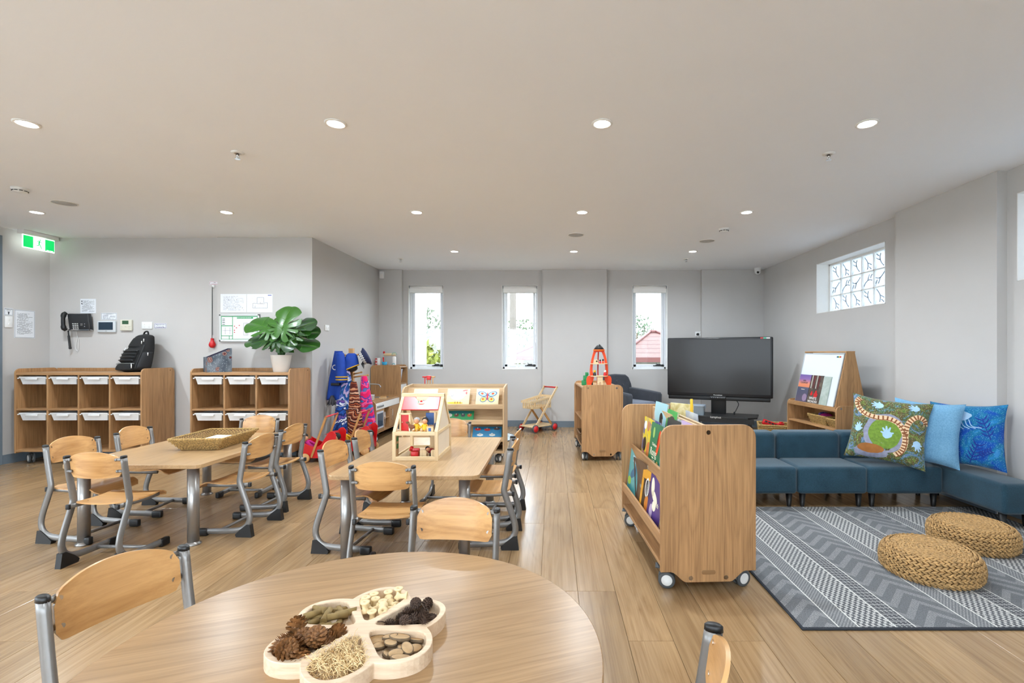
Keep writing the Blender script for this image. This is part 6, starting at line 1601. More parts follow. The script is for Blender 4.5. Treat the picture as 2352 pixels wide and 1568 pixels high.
p = (EM @ T(.02, -.06, .50)).to_translation(); t = thing('felt_shape', 'magenta felt shape in the basket on the low shelf', 'toy', tuple(p), R(10)); MB().ball((0, 0, .04), (.075, .06, .035), 14, 8).build('felt', M_PINK, t)
p = (EM @ T(-.07, -.03, .50)).to_translation(); t = thing('felt_shape', 'purple and white felt shape in the basket on the low shelf', 'toy', tuple(p), R(10)); MB().ball((0, 0, .045), (.06, .06, .035), 14, 8).build('felt', cover_mat('felt_purple', [(.4, '3d2f7f'), (.55, '6a5ab0'), (.65, 'd5d5e0')], 20), t)
basket('storage_basket', 'brown wicker basket with red toys behind the sofa', (2.93, 6.42, 0), R(-20), .42, .36, .335, .04, M_SEA, 15)
t = thing('red_toy_bus', 'red toy bus sticking out of the basket behind the sofa', 'toy', (2.83, 6.38, .30), R(-15)); t.rotation_euler = (0, R(20), R(-15)); MB().rbox((0, 0, .04), (.20, .07, .07), .012).build('body', M_RED, t)
for i in range(4): MB().b2((-.08 + i * .042, -.0365, .045), (-.05 + i * .042, -.035, .065)).build('window', M_DARK, t)
t = thing('red_toy_block', 'red toy block beside the bus in the wicker basket', 'toy', (2.98, 6.40, .29), R(20)); MB().rbox((0, 0, .03), (.10, .06, .06), .012).build('body', pm('bright_red', 'd4212a', .4), t); MB().rbox((.02, 0, .065), (.04, .04, .02), .008).build('stud', M_RED, t)
basket('wire_basket', 'dark wicker basket on the bottom board of the trolley shelf', (.47, 6.05, .161), R(3), .32, .38, .14, .03, M_SEAD, 8)
basket('wire_basket', 'brown wicker basket under the ledges of the pale shelf', (-.78, 5.79, .141), 0, .28, .30, .10, .03, M_SEAD, 8)
# round blue mat behind the pale shelf
t_ = NT('blue_fleck_mat'); t_.set(.95); v_ = t_.n('TexVoronoi'); v_.inputs['Scale'].default_value = 40; t_.l(t_.coord(), v_.inputs['Vector']); t_.col(t_.ramp(t_.math('MULTIPLY', v_.outputs['Distance'], 1.4), [(.2, '5d86a3'), (.5, '9fbccb'), (.75, 'd5dcdc')]))
rm_ = MB().lathe([(.0, .001), (.55, .001), (.555, .005), (.55, .009), (0, .009)], 48).build('round_mat', t_.m, None, (-1.12, 7.28, 0)); tag(rm_, 'round blue flecked mat on the floor behind the pale shelf', 'mat')
MB().tube([(.553 * math.cos(2 * PI * i / 60), .553 * math.sin(2 * PI * i / 60), .008) for i in range(60)], .006, 6, True).build('bound_edge', M_TYRE, rm_)
# ------------------------------------------------------------------ notices and devices on the left walls
def print_mat(name, n, ink='5b5f68', paper='e4e8ee', cols=1, margin=.1, dens=.45):
    """flat print: rows of word-like dashes on paper, in the sheet's own generated coordinates (u right, v up)"""
    t = NT(name); t.set(.5, 0, .3); g = t.xyz(t.coord('Generated')); U, V = g[0], g[2]
    r_ = t.math('MULTIPLY', V, float(n)); row = t.math('FLOOR', r_); line = t.math('GREATER_THAN', t.math('FRACT', r_), .5)
    w = t.n('TexWhiteNoise', noise_dimensions='2D'); cb = t.n('CombineXYZ'); t.l(t.math('FLOOR', t.math('MULTIPLY', U, 26.0 * cols)), cb.inputs[0]); t.l(row, cb.inputs[1]); t.l(cb.outputs[0], w.inputs['Vector'])
    word = t.math('GREATER_THAN', w.outputs['Value'], dens * .55)
    w2 = t.n('TexWhiteNoise', noise_dimensions='1D'); t.l(row, w2.inputs['W']); short = t.math('LESS_THAN', U, t.math('ADD', t.math('MULTIPLY', w2.outputs['Value'], .5), .5))
    inm = t.math('MULTIPLY', t.math('MULTIPLY', t.math('GREATER_THAN', U, margin), t.math('LESS_THAN', U, 1 - margin)), t.math('MULTIPLY', t.math('GREATER_THAN', V, margin), t.math('LESS_THAN', V, 1 - margin)))
    f = t.math('MULTIPLY', t.math('MULTIPLY', line, word), t.math('MULTIPLY', inm, short))
    t.col(t.mix(t.math('MULTIPLY', f, .75), c4(paper), c4(ink))); MATS[name] = t.m; return t.m
WY = 6.06
def notice(label, x0, x1, z0, z1, y, mat, border=None, name='notice'):
    t = thing(name, label, 'notice', ((x0 + x1) / 2, y, (z0 + z1) / 2)); a, b = (x1 - x0) / 2, (z1 - z0) / 2
    s = MB().b2((-a, -.0025, -b), (a, -.0003, b)).build('sheet', mat, t)
    if border:
        k = .004
        MB().b2((-a + k, -.0032, b - 2 * k), (a - k, -.0026, b - k)).b2((-a + k, -.0032, -b + k), (a - k, -.0026, -b + 2 * k)).b2((-a + k, -.0032, -b + k), (-a + 2 * k, -.0026, b - k)).b2((a - 2 * k, -.0032, -b + k), (a - k, -.0026, b - k)).build('printed_border', border, s)
    return t, s
t, s = notice('printed notice above the wall phone', -5.887, -5.693, 1.762, 1.942, WY, print_mat('notice_phone', 22))
for z in (.06, .03): MB().ball((-.078, -.003, z), (.007, .0012, .009), 8, 6).build('icon', M_INK, s)
notice('small text label above the wall touch panel', -5.628, -5.433, 1.682, 1.768, WY, print_mat('notice_panel', 7), pm('pale_border', '9aa0a8', .6))
t, s = notice('small bordered emergency bag label at the right of the switch', -4.967, -4.816, 1.574, 1.638, WY, M_PAPER, pm('plum_border', '6a5a86', .6))
text('Playground Centre', .0145, pm('plum_ink', '4c3f78', .6), s, (0, -.003, .013), (R(90), 0, 0)); text('Emergency Bag', .0165, pm('plum_ink', '4c3f78', .6), s, (0, -.003, -.013), (R(90), 0, 0))
t, s = notice('small red and blue label above the hanging red bulb', -4.28, -4.151, 2.115, 2.158, WY, M_PAPER, pm('rose_border', 'b0707a', .6))
text('Toilet', .011, M_INK, s, (0, -.003, .008), (R(90), 0, 0)); text('Emergency pull cord', .0095, pm('red_ink', 'a03040', .6), s, (0, -.003, -.007), (R(90), 0, 0))
PY = 6.035
t, s = notice('white evacuation procedure sheet, left of the two above the green frame', -4.125, -3.803, 1.772, 1.999, PY, print_mat('notice_evac', 26, 'a2a6b0', cols=2, dens=.7))
for (x_, z_) in ((-.06, .04), (.04, .042), (-.08, -.06), (.02, -.058), (.11, -.058)): MB().prism([(x_ - .005, z_), (x_, z_ + .005), (x_ + .005, z_), (x_, z_ - .005)], .0006, T(0, -.0025, 0) @ XZ).build('arrow', M_INK, s)
def plan(par, cx, cz, w, h, segs, ink, y=-.003, th=.0024):
    m = MB()
    for (a, b, c, d) in segs:
        x0, z0, x1, z1 = cx + a * w, cz + b * h, cx + c * w, cz + d * h
        m.b2((min(x0, x1) - th / 2, y - .0008, min(z0, z1) - th / 2), (max(x0, x1) + th / 2, y, max(z0, z1) + th / 2))
    tag(m.build('floor_plan', ink, par), kind='stuff')
SEG1 = [(0, 0, 1, 0), (0, 0, 0, .45), (0, .45, .3, .45), (.3, .45, .3, 1), (.3, 1, .75, 1), (.75, 1, .75, .5), (.75, .5, 1, .5), (1, .5, 1, 0), (.3, .4, .8, .4), (.15, 0, .15, .2), (.5, .4, .5, .55), (.62, .4, .62, .5)]
t, s = notice('white floor plan sheet, right of the two above the green frame', -3.797, -3.48, 1.772, 1.999, PY, print_mat('notice_plan', 40, 'c9ccd4', dens=1.6))
plan(s, -.085, -.06, .18, .13, SEG1, M_INK); MB().b2((.10, -.0032, .093), (.145, -.0026, .103)).build('logo', pm('logo_blue', '5a66b0', .6), s)
# framed evacuation plan
t = thing('evacuation_plan', 'framed green bordered evacuation plan behind the potted plant', 'sign', (-3.88, PY, 1.579)); a, b = .249, .17
MB().b2((-a, -.02, -b), (a, -.001, b)).build('backing', M_PAPER, t)
fr = MB().b2((-a, -.026, b - .022), (a, -.002, b)).b2((-a, -.026, -b), (a, -.002, -b + .022)).b2((-a, -.026, -b), (-a + .022, -.002, b)).b2((a - .022, -.026, -b), (a, -.002, b)).build('frame', M_ALF if False else pm('satin_frame', 'cfd2d0', .3, metal=.4), t, bevel=.003)
M_EVG = pm('plan_green', '2c9a5c', .6); M_EVW = pm('plan_white', 'e6e8ee', .6)
gf = MB().b2((-a + .024, -.0206, -b + .026), (a - .024, -.0201, b - .026)).build('green_print', M_EVG, t)
for (x0, x1, z0, z1) in ((-.218, -.088, .03, .135), (-.218, -.088, -.095, .02), (-.218, -.128, -.138, -.103), (-.12, -.088, -.138, -.103), (-.08, .218, -.138, .135)): MB().b2((x0, -.0212, z0), (x1, -.0207, z1)).build('white_panel', M_EVW, gf)
text('EVACUATION DIAGRAM', .016, M_EVW, gf, (.06, -.0222, .124), (R(90), 0, 0)); MB().b2((-.03, -.0218, .113), (.17, -.0213, .133)).build('title_band', M_EVG, gf)
for k in range(4): MB().b2((-.21, -.0217, .105 - k * .022), (-.178, -.0213, .112 - k * .022)).build('heading', pm('dark_green_ink', '1d4030', .6), gf)
plan(gf, .055, -.09, .105, .15, [(0, 0, 0, 1), (0, 1, .5, 1), (.5, 1, .5, .72), (.5, .72, 1, .72), (1, .72, 1, .3), (1, .3, .5, .3), (.5, .3, .5, 0), (.5, 0, 0, 0), (0, .33, .3, .33), (0, .66, .3, .66), (.3, 0, .3, 1)], M_INK, -.0217, .002)
plan(gf, -.205, -.08, .105, .085, [(.3, 0, .3, 1), (.85, 0, .85, 1), (0, .55, 1, .55)], M_INK, -.0217, .002)
for (x_, z_, c) in ((-.06, .02, M_RED), (-.06, -.03, M_RED), (-.06, -.055, M_RED), (-.035, .0, M_RED), (.0, .03, M_RED), (.12, .015, M_RED), (.185, -.035, M_BLUE)): MB().b2((x_ - .007, -.0218, z_ - .005), (x_ + .007, -.0213, z_ + .005)).build('symbol', c, gf)
# hanging red bulb cord
t = thing('pull_cord', 'red rubber bulb hanging on a long cord from the wall', 'pull cord', (-4.226, WY - .03, 1.33))
MB().lathe([(0, 0), (.018, .003), (.036, .025), (.038, .045), (.028, .072), (.018, .09), (.016, .115), (.02, .12), (0, .121)], 22).build('bulb', M_RED, t)
MB().cyl((-.003, 0, .12), (0, .0, .76), .0035, n=6).cyl((.008, 0, .16), (.003, 0, .74), .0022, n=6).build('cord', M_TYRE, t)
MB().rbox((0, .02, .765), (.022, .02, .04), .004).build('hook', M_WPLAS, t)
# phone
t = thing('wall_phone', 'black desk phone mounted on the wall with its handset on the left', 'phone', (-5.865, WY, 1.655))
MB().rbox((.02, -.045, 0), (.26, .05, .21), .012, 3, RX(R(8))).build('body', M_DARK, t)
MB().rbox((.01, -.015, .0), (.2, .03, .16), .006).build('wall_mount', M_BLACK, t)
lc = MB().b2((-.005, -.074, .028), (.10, -.069, .078)).build('display', pm('lcd_grey', '6f8078', .3), t)
hs = MB().tube(smooth_path([(-.118, -.085, .105), (-.126, -.105, .08), (-.130, -.108, 0), (-.126, -.105, -.08), (-.118, -.085, -.105)], 4), [.022] * 3 + [.026] * 3 + [.02] * 5 + [.026] * 3 + [.022] * 3, 12).build('handset', M_BLACK, t)
for r_ in range(4):
    for c_ in range(3): MB().rbox((-.04 + c_ * .026, -.072 + r_ * .0032 - .005, -.028 - r_ * .02), (.017, .008, .010), .002, 1).build('key', M_WPLAS, t)
for (x_, z_) in ((.055, -.03), (.07, -.03), (.055, -.045), (.07, -.045), (.1, -.03), (.1, -.06)): MB().rbox((x_, -.075, z_), (.010, .006, .010), .002, 1).build('key', M_GREY, t)
MB().b2((-.1, -.075, -.108), (.15, -.02, -.098)).build('chrome_edge', M_CHROME, t)
MB().tube(smooth_path([(-.115, -.06, -.11), (-.112, -.055, -.2), (-.105, -.05, -.30), (-.1, -.05, -.34)], 5), [.008] * 4 + [.012] * 8 + [.014] * 3 + [.010], 10).build('coiled_cord', M_BLACK, t)
MB().tube(smooth_path([(-.06, -.02, -.1), (-.05, -.012, -.2), (-.075, -.01, -.32), (-.04, -.01, -.36), (-.03, -.01, -.2)], 5), .0025, 5).build('wall_cable', M_WPLAS, t)
# touch panel, thermostat, switches
t = thing('touch_panel', 'white framed touch panel with a dark screen on the wall', 'panel', (-5.545, WY, 1.595)); MB().rbox((0, -.014, 0), (.226, .026, .14), .008).build('case', pm('pale_grey_case', 'd0d6da', .35), t); MB().b2((-.092, -.0285, -.04), (.085, -.0268, .055)).build('screen', pm('navy_screen', '2b3a48', .12), t); MB().b2((-.012, -.0282, -.058), (.012, -.0268, -.052)).build('logo', M_GREY, t)
t = thing('thermostat', 'cream thermostat with a green display on the wall', 'thermostat', (-5.302, WY, 1.613)); MB().rbox((0, -.014, 0), (.145, .026, .135), .006).build('case', pm('cream_plastic', 'd9d6c6', .4), t); MB().b2((-.042, -.0285, .012), (.036, -.0268, .056)).build('display', pm('green_lcd', '3c5f42', .3), t)
for (x_, z_) in ((-.045, -.018), (.045, -.018), (0, -.018), (-.045, -.045), (.045, -.045)): MB().rbox((x_, -.0275, z_), (.022, .003, .008), .001, 1).build('button', pm('cream_button', 'c9c6b8', .4), t)
def switch(label, x, z, y, w, h, nr, nc, rot=0):
    t = thing('light_switch', label, 'switch', (x, y, z), rot); MB().rbox((0, -.005, 0), (w, .009, h), .003, 2).build('plate', M_WPLAS, t)
    for i in range(nc):
        for j in range(nr): MB().rbox(((i - (nc - 1) / 2) * w * .45, -.011, (j - (nr - 1) / 2) * h * .35), (.012, .005, .022), .002, 1).build('rocker', M_WHITE, t)
switch('four gang white switch above the backpack', -5.054, 1.611, WY, .13, .088, 2, 2)
switch('white double switch on the side wall beside the play area', -2.99, 1.60, 6.42, .115, .075, 1, 2, R(90))
switch('white wall switch beside the blue-grey door', -6.27, 1.625, 5.598, .078, .13, 2, 1, R(90))
# left side wall sheets (facing +x)
def side_notice(label, y0, y1, z0, z1, mat, border):
    t, s = notice(label, -(y1 - y0) / 2, (y1 - y0) / 2, z0, z1, 0, mat, border); t.location = (-6.27, (y0 + y1) / 2, (z0 + z1) / 2); t.rotation_euler = (0, 0, R(90)); return t, s
side_notice('tall printed timetable sheet on the left side wall', 5.66, 5.885, 1.445, 1.775, print_mat('notice_times', 34, margin=.12), pm('soft_border', '8f959e', .6))
t, s = side_notice('small notice with a torch symbol above the door switch', 5.553, 5.648, 1.70, 1.785, M_PAPER, pm('soft_border', '8f959e', .6))
MB().prism([(-.012, .0), (.012, .0), (.006, -.012), (.006, -.03), (-.006, -.03), (-.006, -.012)], .001, T(0, -.003, 0) @ XZ).build('torch_symbol', M_INK, s)
text('Emergency torch', .010, M_INK, s, (0, -.003, .028), (R(90), 0, 0)); text('is stored here', .008, M_INK, s, (0, -.003, .014), (R(90), 0, 0))
# power point behind the screen
t = thing('power_point', 'white double power point with a black plug above the screen', 'power point', (2.51, YB, 1.60)); MB().rbox((0, -.006, 0), (.115, .012, .075), .003, 2).build('plate', M_WPLAS, t); MB().lathe([(.022, 0), (.02, .03), (0, .034)], 16, T(-.02, -.012, -.008) @ RX(R(90))).build('plug', M_BLACK, t); MB().b2((.025, -.015, .01), (.035, -.011, .022)).build('rocker', M_GREY, t); MB().tube([(-.02, -.03, -.02), (-.01, -.02, -.06), (0, -.012, -.2)], .006, 6).build('lead', M_WPLAS, t)

# ------------------------------------------------------------------ things on the cubby shelves
SZ = 1.045
# backpack
t = thing('backpack', 'black backpack leaning against the wall on the long cubby shelf', 'backpack', (-5.00, 5.80, SZ), R(-28))
def bag(u, v, w=.40, d=.25, h=.455):
    a = 2 * PI * u; z = h * v; k = 1 - .42 * max(0, v - .5) ** 1.6 / .5 ** 1.6 * .9; kd = 1 - .55 * v ** 1.5
    ex = .72; cx, sy = math.cos(a), math.sin(a)
    x = math.copysign(abs(cx) ** ex, cx) * w / 2 * k; y = math.copysign(abs(sy) ** ex, sy) * d / 2 * kd + .05 * v
    q = min(1, (1 - v) / .06) ** .5 if v > .94 else 1; qb = min(1, (v + .02) / .08) ** .4 if v < .06 else 1
    return (x * q * qb, (y - .05 * v) * q * qb + .05 * v + .07 * v, z)
bd = MB().grid(lambda u, v: bag(u, v), 40, 26, True); bd.add([bag(i / 40, 0) for i in range(40)][::-1], [tuple(range(40))]); bd.add([bag(i / 40, 1) for i in range(40)], [tuple(range(40))]); bd.build('body', M_BFAB, t)
def shell(u0, u1, v0, v1, off, nm, mat, n=14):
    def fn(a, b):
        u = u0 + (u1 - u0) * a; v = v0 + (v1 - v0) * b; p = Vector(bag(u, v)); c = Vector((0, .12 * v, p.z)); e = (4 * a * (1 - a)) ** .25 * (4 * b * (1 - b)) ** .25
        return tuple(p + (p - c).normalized() * off * e + Vector((0, 0, 0)))
    return MB().grid(fn, n, n).build(nm, mat, t)
shell(.60, .90, .02, .22, .035, 'front_pocket', M_BFAB); shell(.59, .88, .24, .60, .03, 'front_panel', M_BFAB); shell(.93, 1.06, .08, .52, .025, 'side_pocket', pm('black_mesh', '1d1e22', .7, var=.4, vscale=120)); shell(.44, .56, .08, .5, .02, 'side_pocket', M_BFAB); shell(.62, .88, .64, .90, .018, 'top_pocket', M_BFAB)
def on_bag(u, v, off): 
    p = Vector(bag(u, v)); c = Vector((0, .12 * v, p.z)); return p + (p - c).normalized() * off
for v_ in (.30, .38, .46, .54): MB().tube([on_bag(.60 + .27 * i / 10, v_, .034) for i in range(11)], .007, 6).build('webbing_strap', M_BLACK, t)
MB().tube([on_bag(.60 + .29 * i / 10, .225, .03) for i in range(11)], .004, 6).build('zip', M_GREY, t)
MB().tube([on_bag(.92, .1 + .6 * i / 10, .014) for i in range(11)], .004, 6).build('zip', M_DARK, t)
for (u_, v_) in ((.86, .22), (.87, .18), (.615, .63), (.625, .60), (.86, .80), (.88, .86), (.99, .50)): 
    p = on_bag(u_, v_, .036); MB().cyl(p, p + Vector((0, -.002, -.035)), .005, .004, 8).build('zip_pull', M_WPLAS, t)
MB().tube(smooth_path([(-.06, .12, .44), (-.04, .125, .475), (0, .13, .485), (.04, .125, .475), (.06, .12, .44)], 4), .009, 8).build('grab_handle', M_BFAB, t)
text('CATERPILLAR', .014, M_GREY, t, tuple(on_bag(.70, .20, .038)), (R(90), 0, R(-8))) if False else MB().rbox(tuple(on_bag(.70, .205, .036)), (.05, .004, .012), .002, 1).build('badge', M_GREY, t)
# magazine box with dot painting pattern
def dotmat():
    t_ = NT('dot_painting_card'); t_.set(.5); v = t_.coord(); vo = t_.n('TexVoronoi'); vo.inputs['Scale'].default_value = 13; t_.l(v, vo.inputs['Vector'])
    d = vo.outputs['Distance']; ring = t_.math('FRACT', t_.math('MULTIPLY', d, 6.0)); near = t_.math('LESS_THAN', d, .34)
    base = t_.ramp(t_.noise(v, 9, 3).outputs[0], [(.4, '4a5663'), (.6, '76808a')])
    rc = t_.ramp(ring, [(0, '7c2f2a'), (.4, 'd9c9b8'), (.6, '6a2620'), (.85, '2d3a48')], 'CONSTANT')
    v2 = t_.n('TexVoronoi'); v2.inputs['Scale'].default_value = 60; t_.l(v, v2.inputs['Vector'])
    c = t_.mix(t_.math('LESS_THAN', v2.outputs['Distance'], .2), base, c4('b9c2c8')); sel = t_.math('MULTIPLY', near, t_.math('GREATER_THAN', t_.noise(v, 5, 1).outputs[0], .42)); t_.col(t_.mix(sel, c, rc)); return t_.m
M_DOTS = dotmat(); M_INN = pm('dark_purple_card', '2c2540', .7)
t = thing('magazine_box', 'dot painted cardboard magazine box on the short cubby shelf', 'box', (-3.955, 5.735, SZ), R(-42))
w_, d_, hb, hf = .165, .245, .28, .175
side = [(-d_ / 2, 0), (d_ / 2, 0), (d_ / 2, hb), (-d_ / 2 + .02, hf), (-d_ / 2, hf)]
for s in (-1, 1): MB().prism(side, .004, T(s * w_ / 2 - .002, 0, 0) @ YZ).build('side', M_DOTS, t)
MB().b2((-w_ / 2, -d_ / 2, 0), (w_ / 2, -d_ / 2 + .004, hf)).build('front', M_DOTS, t); MB().b2((-w_ / 2, d_ / 2 - .004, 0), (w_ / 2, d_ / 2, hb)).build('back', M_DOTS, t); MB().b2((-w_ / 2, -d_ / 2, 0), (w_ / 2, d_ / 2, .004)).build('base', M_INN, t)
for s in (-1, 1): MB().prism([(a * .985, b * .99 + .003) for a, b in side], .001, T(s * (w_ / 2 - .0035), 0, 0) @ YZ).build('lining', M_INN, t)
MB().b2((-w_ / 2 + .005, d_ / 2 - .006, .004), (w_ / 2 - .005, d_ / 2 - .0045, hb - .002)).build('lining', M_INN, t)
# monstera in a white pot
t = thing('potted_monstera', 'artificial monstera plant in a white pot on the short cubby shelf', 'potted plant', (-3.205, 5.73, SZ))
MB().lathe([(.078, 0), (.082, .003), (.112, .195), (.115, .2), (.107, .2), (.078, .02), (0, .018)], 36).build('pot', pm('matt_white_pot', 'e6e4df', .6), t)
MB().lathe([(.103, .17), (.05, .178), (0, .18)], 24).build('soil', pm('dark_soil', '3a2f26', .9, var=.3, vscale=80), t)
t_ = NT('monstera_leaf'); t_.set(.38, 0, .5, .15); oi = t_.n('ObjectInfo'); t_.col(t_.mix(oi.outputs['Random'], c4('143a10'), c4('326319'))); M_LEAF = t_.m
t_ = NT('monstera_vein'); t_.set(.5); t_.col('5f9436'); M_VEIN = t_.m
def leaf_fn(seed):
    rr = random.Random(seed); cuts = [R(c + rr.uniform(-5, 5)) for c in (52, 80, 106, 130)]
    def rad(a):           # a from tip direction, 0..pi each side
        s = abs(a); base = 1.0 - .30 * (s / PI) ** 1.2 + .06 * math.sin(s * 2)
        if s > R(150): base *= 1 - .75 * ((s - R(150)) / R(30)) ** 1.4
        for i, c in enumerate(cuts):
            w = R(5.5); base *= 1 - (.70 - .06 * i) * math.exp(-((s - c) / w) ** 4)
        return base * (.80 + .20 * math.cos(s) ** 2 if s < PI / 2 else .80 + .06 * math.sin(s))
    return rad
def leaf(base, direction, tilt, size, seed, roll, curl=.35):
    """leaf blade as a child mesh; petiole attaches at `base`"""
    rad = leaf_fn(seed); n = 120; m = MB(); vs = [(0, 0, 0)]; fs = []
    rings = (.22, .45, .7, .88, 1.0)
    for k in rings:
        for i in range(n):
            a = -PI + 2 * PI * i / n; r_ = rad(a) * k * size; x = r_ * math.sin(a) * .82; y = r_ * math.cos(a)
            d2 = (x * x + y * y) / size / size
            vs.append((x, y + 0, -curl * size * d2 * .5 + .05 * size * math.sin(abs(x) / size * 9) * .5 + .12 * abs(x)))
    for i in range(n): fs.append((0, 1 + i, 1 + (i + 1) % n))
    for j in range(len(rings) - 1):
        for i in range(n): fs.append((1 + j * n + i, 1 + (j + 1) * n + i, 1 + (j + 1) * n + (i + 1) % n, 1 + j * n + (i + 1) % n))
    M = T(*base) @ RZ(direction) @ RX(tilt) @ RY(roll)
    m.add(vs, fs, True, M); o = m.build('leaf', M_LEAF, t)
    mv = MB().tube([(0, y * size, -curl * size * y * y * .5 + .003) for y in (0, .3, .6, .9)], .0028, 5, False, True, M)
    for s in (-1, 1):
        for y_, x_ in ((.05, .55), (.2, .5), (.38, .42), (-.08, .45)): mv.tube([(0, y_ * size, .003), (s * x_ * size * .5, (y_ + .12) * size, -curl * size * (x_ * x_ * .25 + y_ * y_) * .5 + .12 * x_ * size * .5 + .004), (s * x_ * size, (y_ + .16) * size, -curl * size * (x_ * x_ + y_ * y_) * .5 + .12 * x_ * size + .003)], .0016, 4, False, True, M)
    mv.build('veins', M_VEIN, o)
LV = [  # base x,y,z relative to the pot; direction, tilt, size, seed, roll
    (.05, -.07, .50, R(-6), R(66), .33, 1, R(4)), (-.10, -.04, .50, R(80), R(22), .32, 2, R(-40)), (-.10, -.03, .36, R(88), R(8), .30, 3, R(-34)), (.12, -.01, .48, R(-74), R(30), .30, 4, R(40)), (.13, -.06, .40, R(-52), R(40), .26, 5, R(40)),
    (.09, .02, .33, R(-86), R(2), .33, 6, R(30)), (-.05, .06, .52, R(24), R(40), .26, 7, R(-14)), (.14, .04, .44, R(-80), R(14), .28, 8, R(44)), (-.02, -.08, .37, R(104), R(0), .26, 9, R(-40)), (-.07, .0, .45, R(52), R(40), .26, 10, R(-34)),
    (.02, -.10, .34, R(-100), R(-6), .22, 11, R(52))]
for (x_, y_, z_, a_, ti, sz, sd, ro) in LV:
    MB().tube(smooth_path([(x_ * .15, y_ * .15, .17), (x_ * .45, y_ * .4, .17 + (z_ - .17) * .5), (x_, y_, z_)], 5), [.010] * 3 + [.007] * 4 + [.005] * 4, 7).build('stem', pm('monstera_stem', '2c5a1e', .5), t)
    leaf((x_, y_, z_), a_, ti, sz, sd, ro)

# ------------------------------------------------------------------ flower tray on the round table
TX, TY = -.481, 1.224
t = thing('flower_tray', 'pale wooden flower shaped sorting tray on the round table', 'tray', (TX, TY, TZ), R(0))
W_TRAY = wood('pale_beech_tray', 'd2b595', 'e8d2b6', 'X', .3, .5, fine=1.3, cath=.4)
RO, HT, NP = .213, .036, 30
def petal_outline():
    """sector outline in local coordinates with the petal axis along +x"""
    pts = []; va = R(30); rv = .163
    for i in range(8): r_ = rv * i / 8; pts.append((r_ * math.cos(-va), r_ * math.sin(-va)))
    arc = []
    c = .115; r2 = math.hypot(rv * math.cos(va) - c, rv * math.sin(va)); a0 = math.atan2(-rv * math.sin(va), rv * math.cos(va) - c)
    for i in range(17):
        a = a0 + (-2 * a0) * i / 16; rx = r2 + (RO - c - r2) * math.cos(a * 90 / 90) ** 2 if abs(a) < PI / 2 else r2
        arc.append((c + rx * math.cos(a), r2 * math.sin(a) * 1.0))
    pts += arc
    for i in range(7, 0, -1): r_ = rv * i / 8; pts.append((r_ * math.cos(va), r_ * math.sin(va)))
    return pts, (8, 8 + 17)
po_, (ia_, ib_) = petal_outline()
cx_ = sum(p[0] for p in po_) / len(po_) + .012
def inset(pts, d):
    q = []
    for (x, y) in pts:
        v = Vector((x - cx_, y)); L_ = v.length; v *= max(.1, 1 - d / L_ * (1.0 if L_ < .09 else 1.0)); q.append((cx_ + v.x, v.y))
    for _ in range(4):
        n = len(q); q = [((q[i - 1][0] + 2 * q[i][0] + q[(i + 1) % n][0]) / 4, (q[i - 1][1] + 2 * q[i][1] + q[(i + 1) % n][1]) / 4) for i in range(n)]
    return q
pi_ = inset(po_, .0125); pj_ = inset(po_, .0150); m = MB()
for k in range(6):
    M = RZ(R(30 + 60 * k)); n = len(po_)
    vs = [(x, y, HT) for x, y in po_] + [(x, y, HT) for x, y in pi_] + [(x, y, HT - .003) for x, y in inset(po_, .0138)] + [(x, y, .010) for x, y in pj_] + [(cx_, 0, .010)]
    fs = []
    for i in range(n):
        j = (i + 1) % n
        for r_ in range(3): fs.append((r_ * n + i, r_ * n + j, (r_ + 1) * n + j, (r_ + 1) * n + i))
        fs.append((3 * n + i, 3 * n + j, 4 * n))
    arc = po_[ia_:ib_]; b0 = len(vs); na = len(arc)
    vs += [(x, y, 0) for x, y in arc]
    for i in range(na - 1): fs.append((b0 + i, b0 + i + 1, ia_ + i + 1, ia_ + i))
    m.add(vs, fs, False, M)
tr_ = m.build('tray_body', W_TRAY, t)
md = tr_.modifiers.new('weld', 'WELD'); md.merge_threshold = .0004
md = tr_.modifiers.new('soft_edges', 'BEVEL'); md.width = .002; md.segments = 2; md.limit_method = 'ANGLE'; md.angle_limit = R(50)
def wellpt(k, rr, z=0.0, spread=1.0):
    """random point in well k (axis at 30+60k degrees), world coordinates"""
    while True:
        x, y = rr.uniform(.045, .19), rr.uniform(-.075, .075)
        if abs(y) < (x * math.tan(R(30)) - .024) * spread and (x - .115) ** 2 + y * y < .066 ** 2: break
    v = RZ(R(30 + 60 * k)) @ Vector((x, y, 0)); return Vector((TX + v.x, TY + v.y, TZ + .010 + z))
def spaced(k, n, dist, rr):
    out = []
    for _ in range(4000):
        p = wellpt(k, rr)
        if all((p - q).length > dist for q in out): out.append(p)
        if len(out) == n: break
    return out
rr = random.Random(11)
# spools (well 1, pointing away)
M_SPOOL = pm('spool_pine', 'ecd6a8', .5, var=.04)
spm = MB().lathe([(.0035, -.014), (.0125, -.014), (.0125, -.011), (.007, -.006), (.007, .006), (.0125, .011), (.0125, .014), (.0035, .014), (.0035, -.014)], 18).mesh('wooden_spool', M_SPOOL)
for i, p in enumerate(spaced(1, 15, .022, rr)):
    up = rr.random() < .45; o = share(spm, 'wooden_spool', None, (p.x, p.y, p.z + (.0145 if up else .0128) + (.016 if i > 9 else 0)), (0, 0, rr.random() * 6) if up else (R(90), 0, rr.random() * 6)); tag(o, 'small pale wooden spool in the flower tray', 'spool', 'spools in the flower tray')
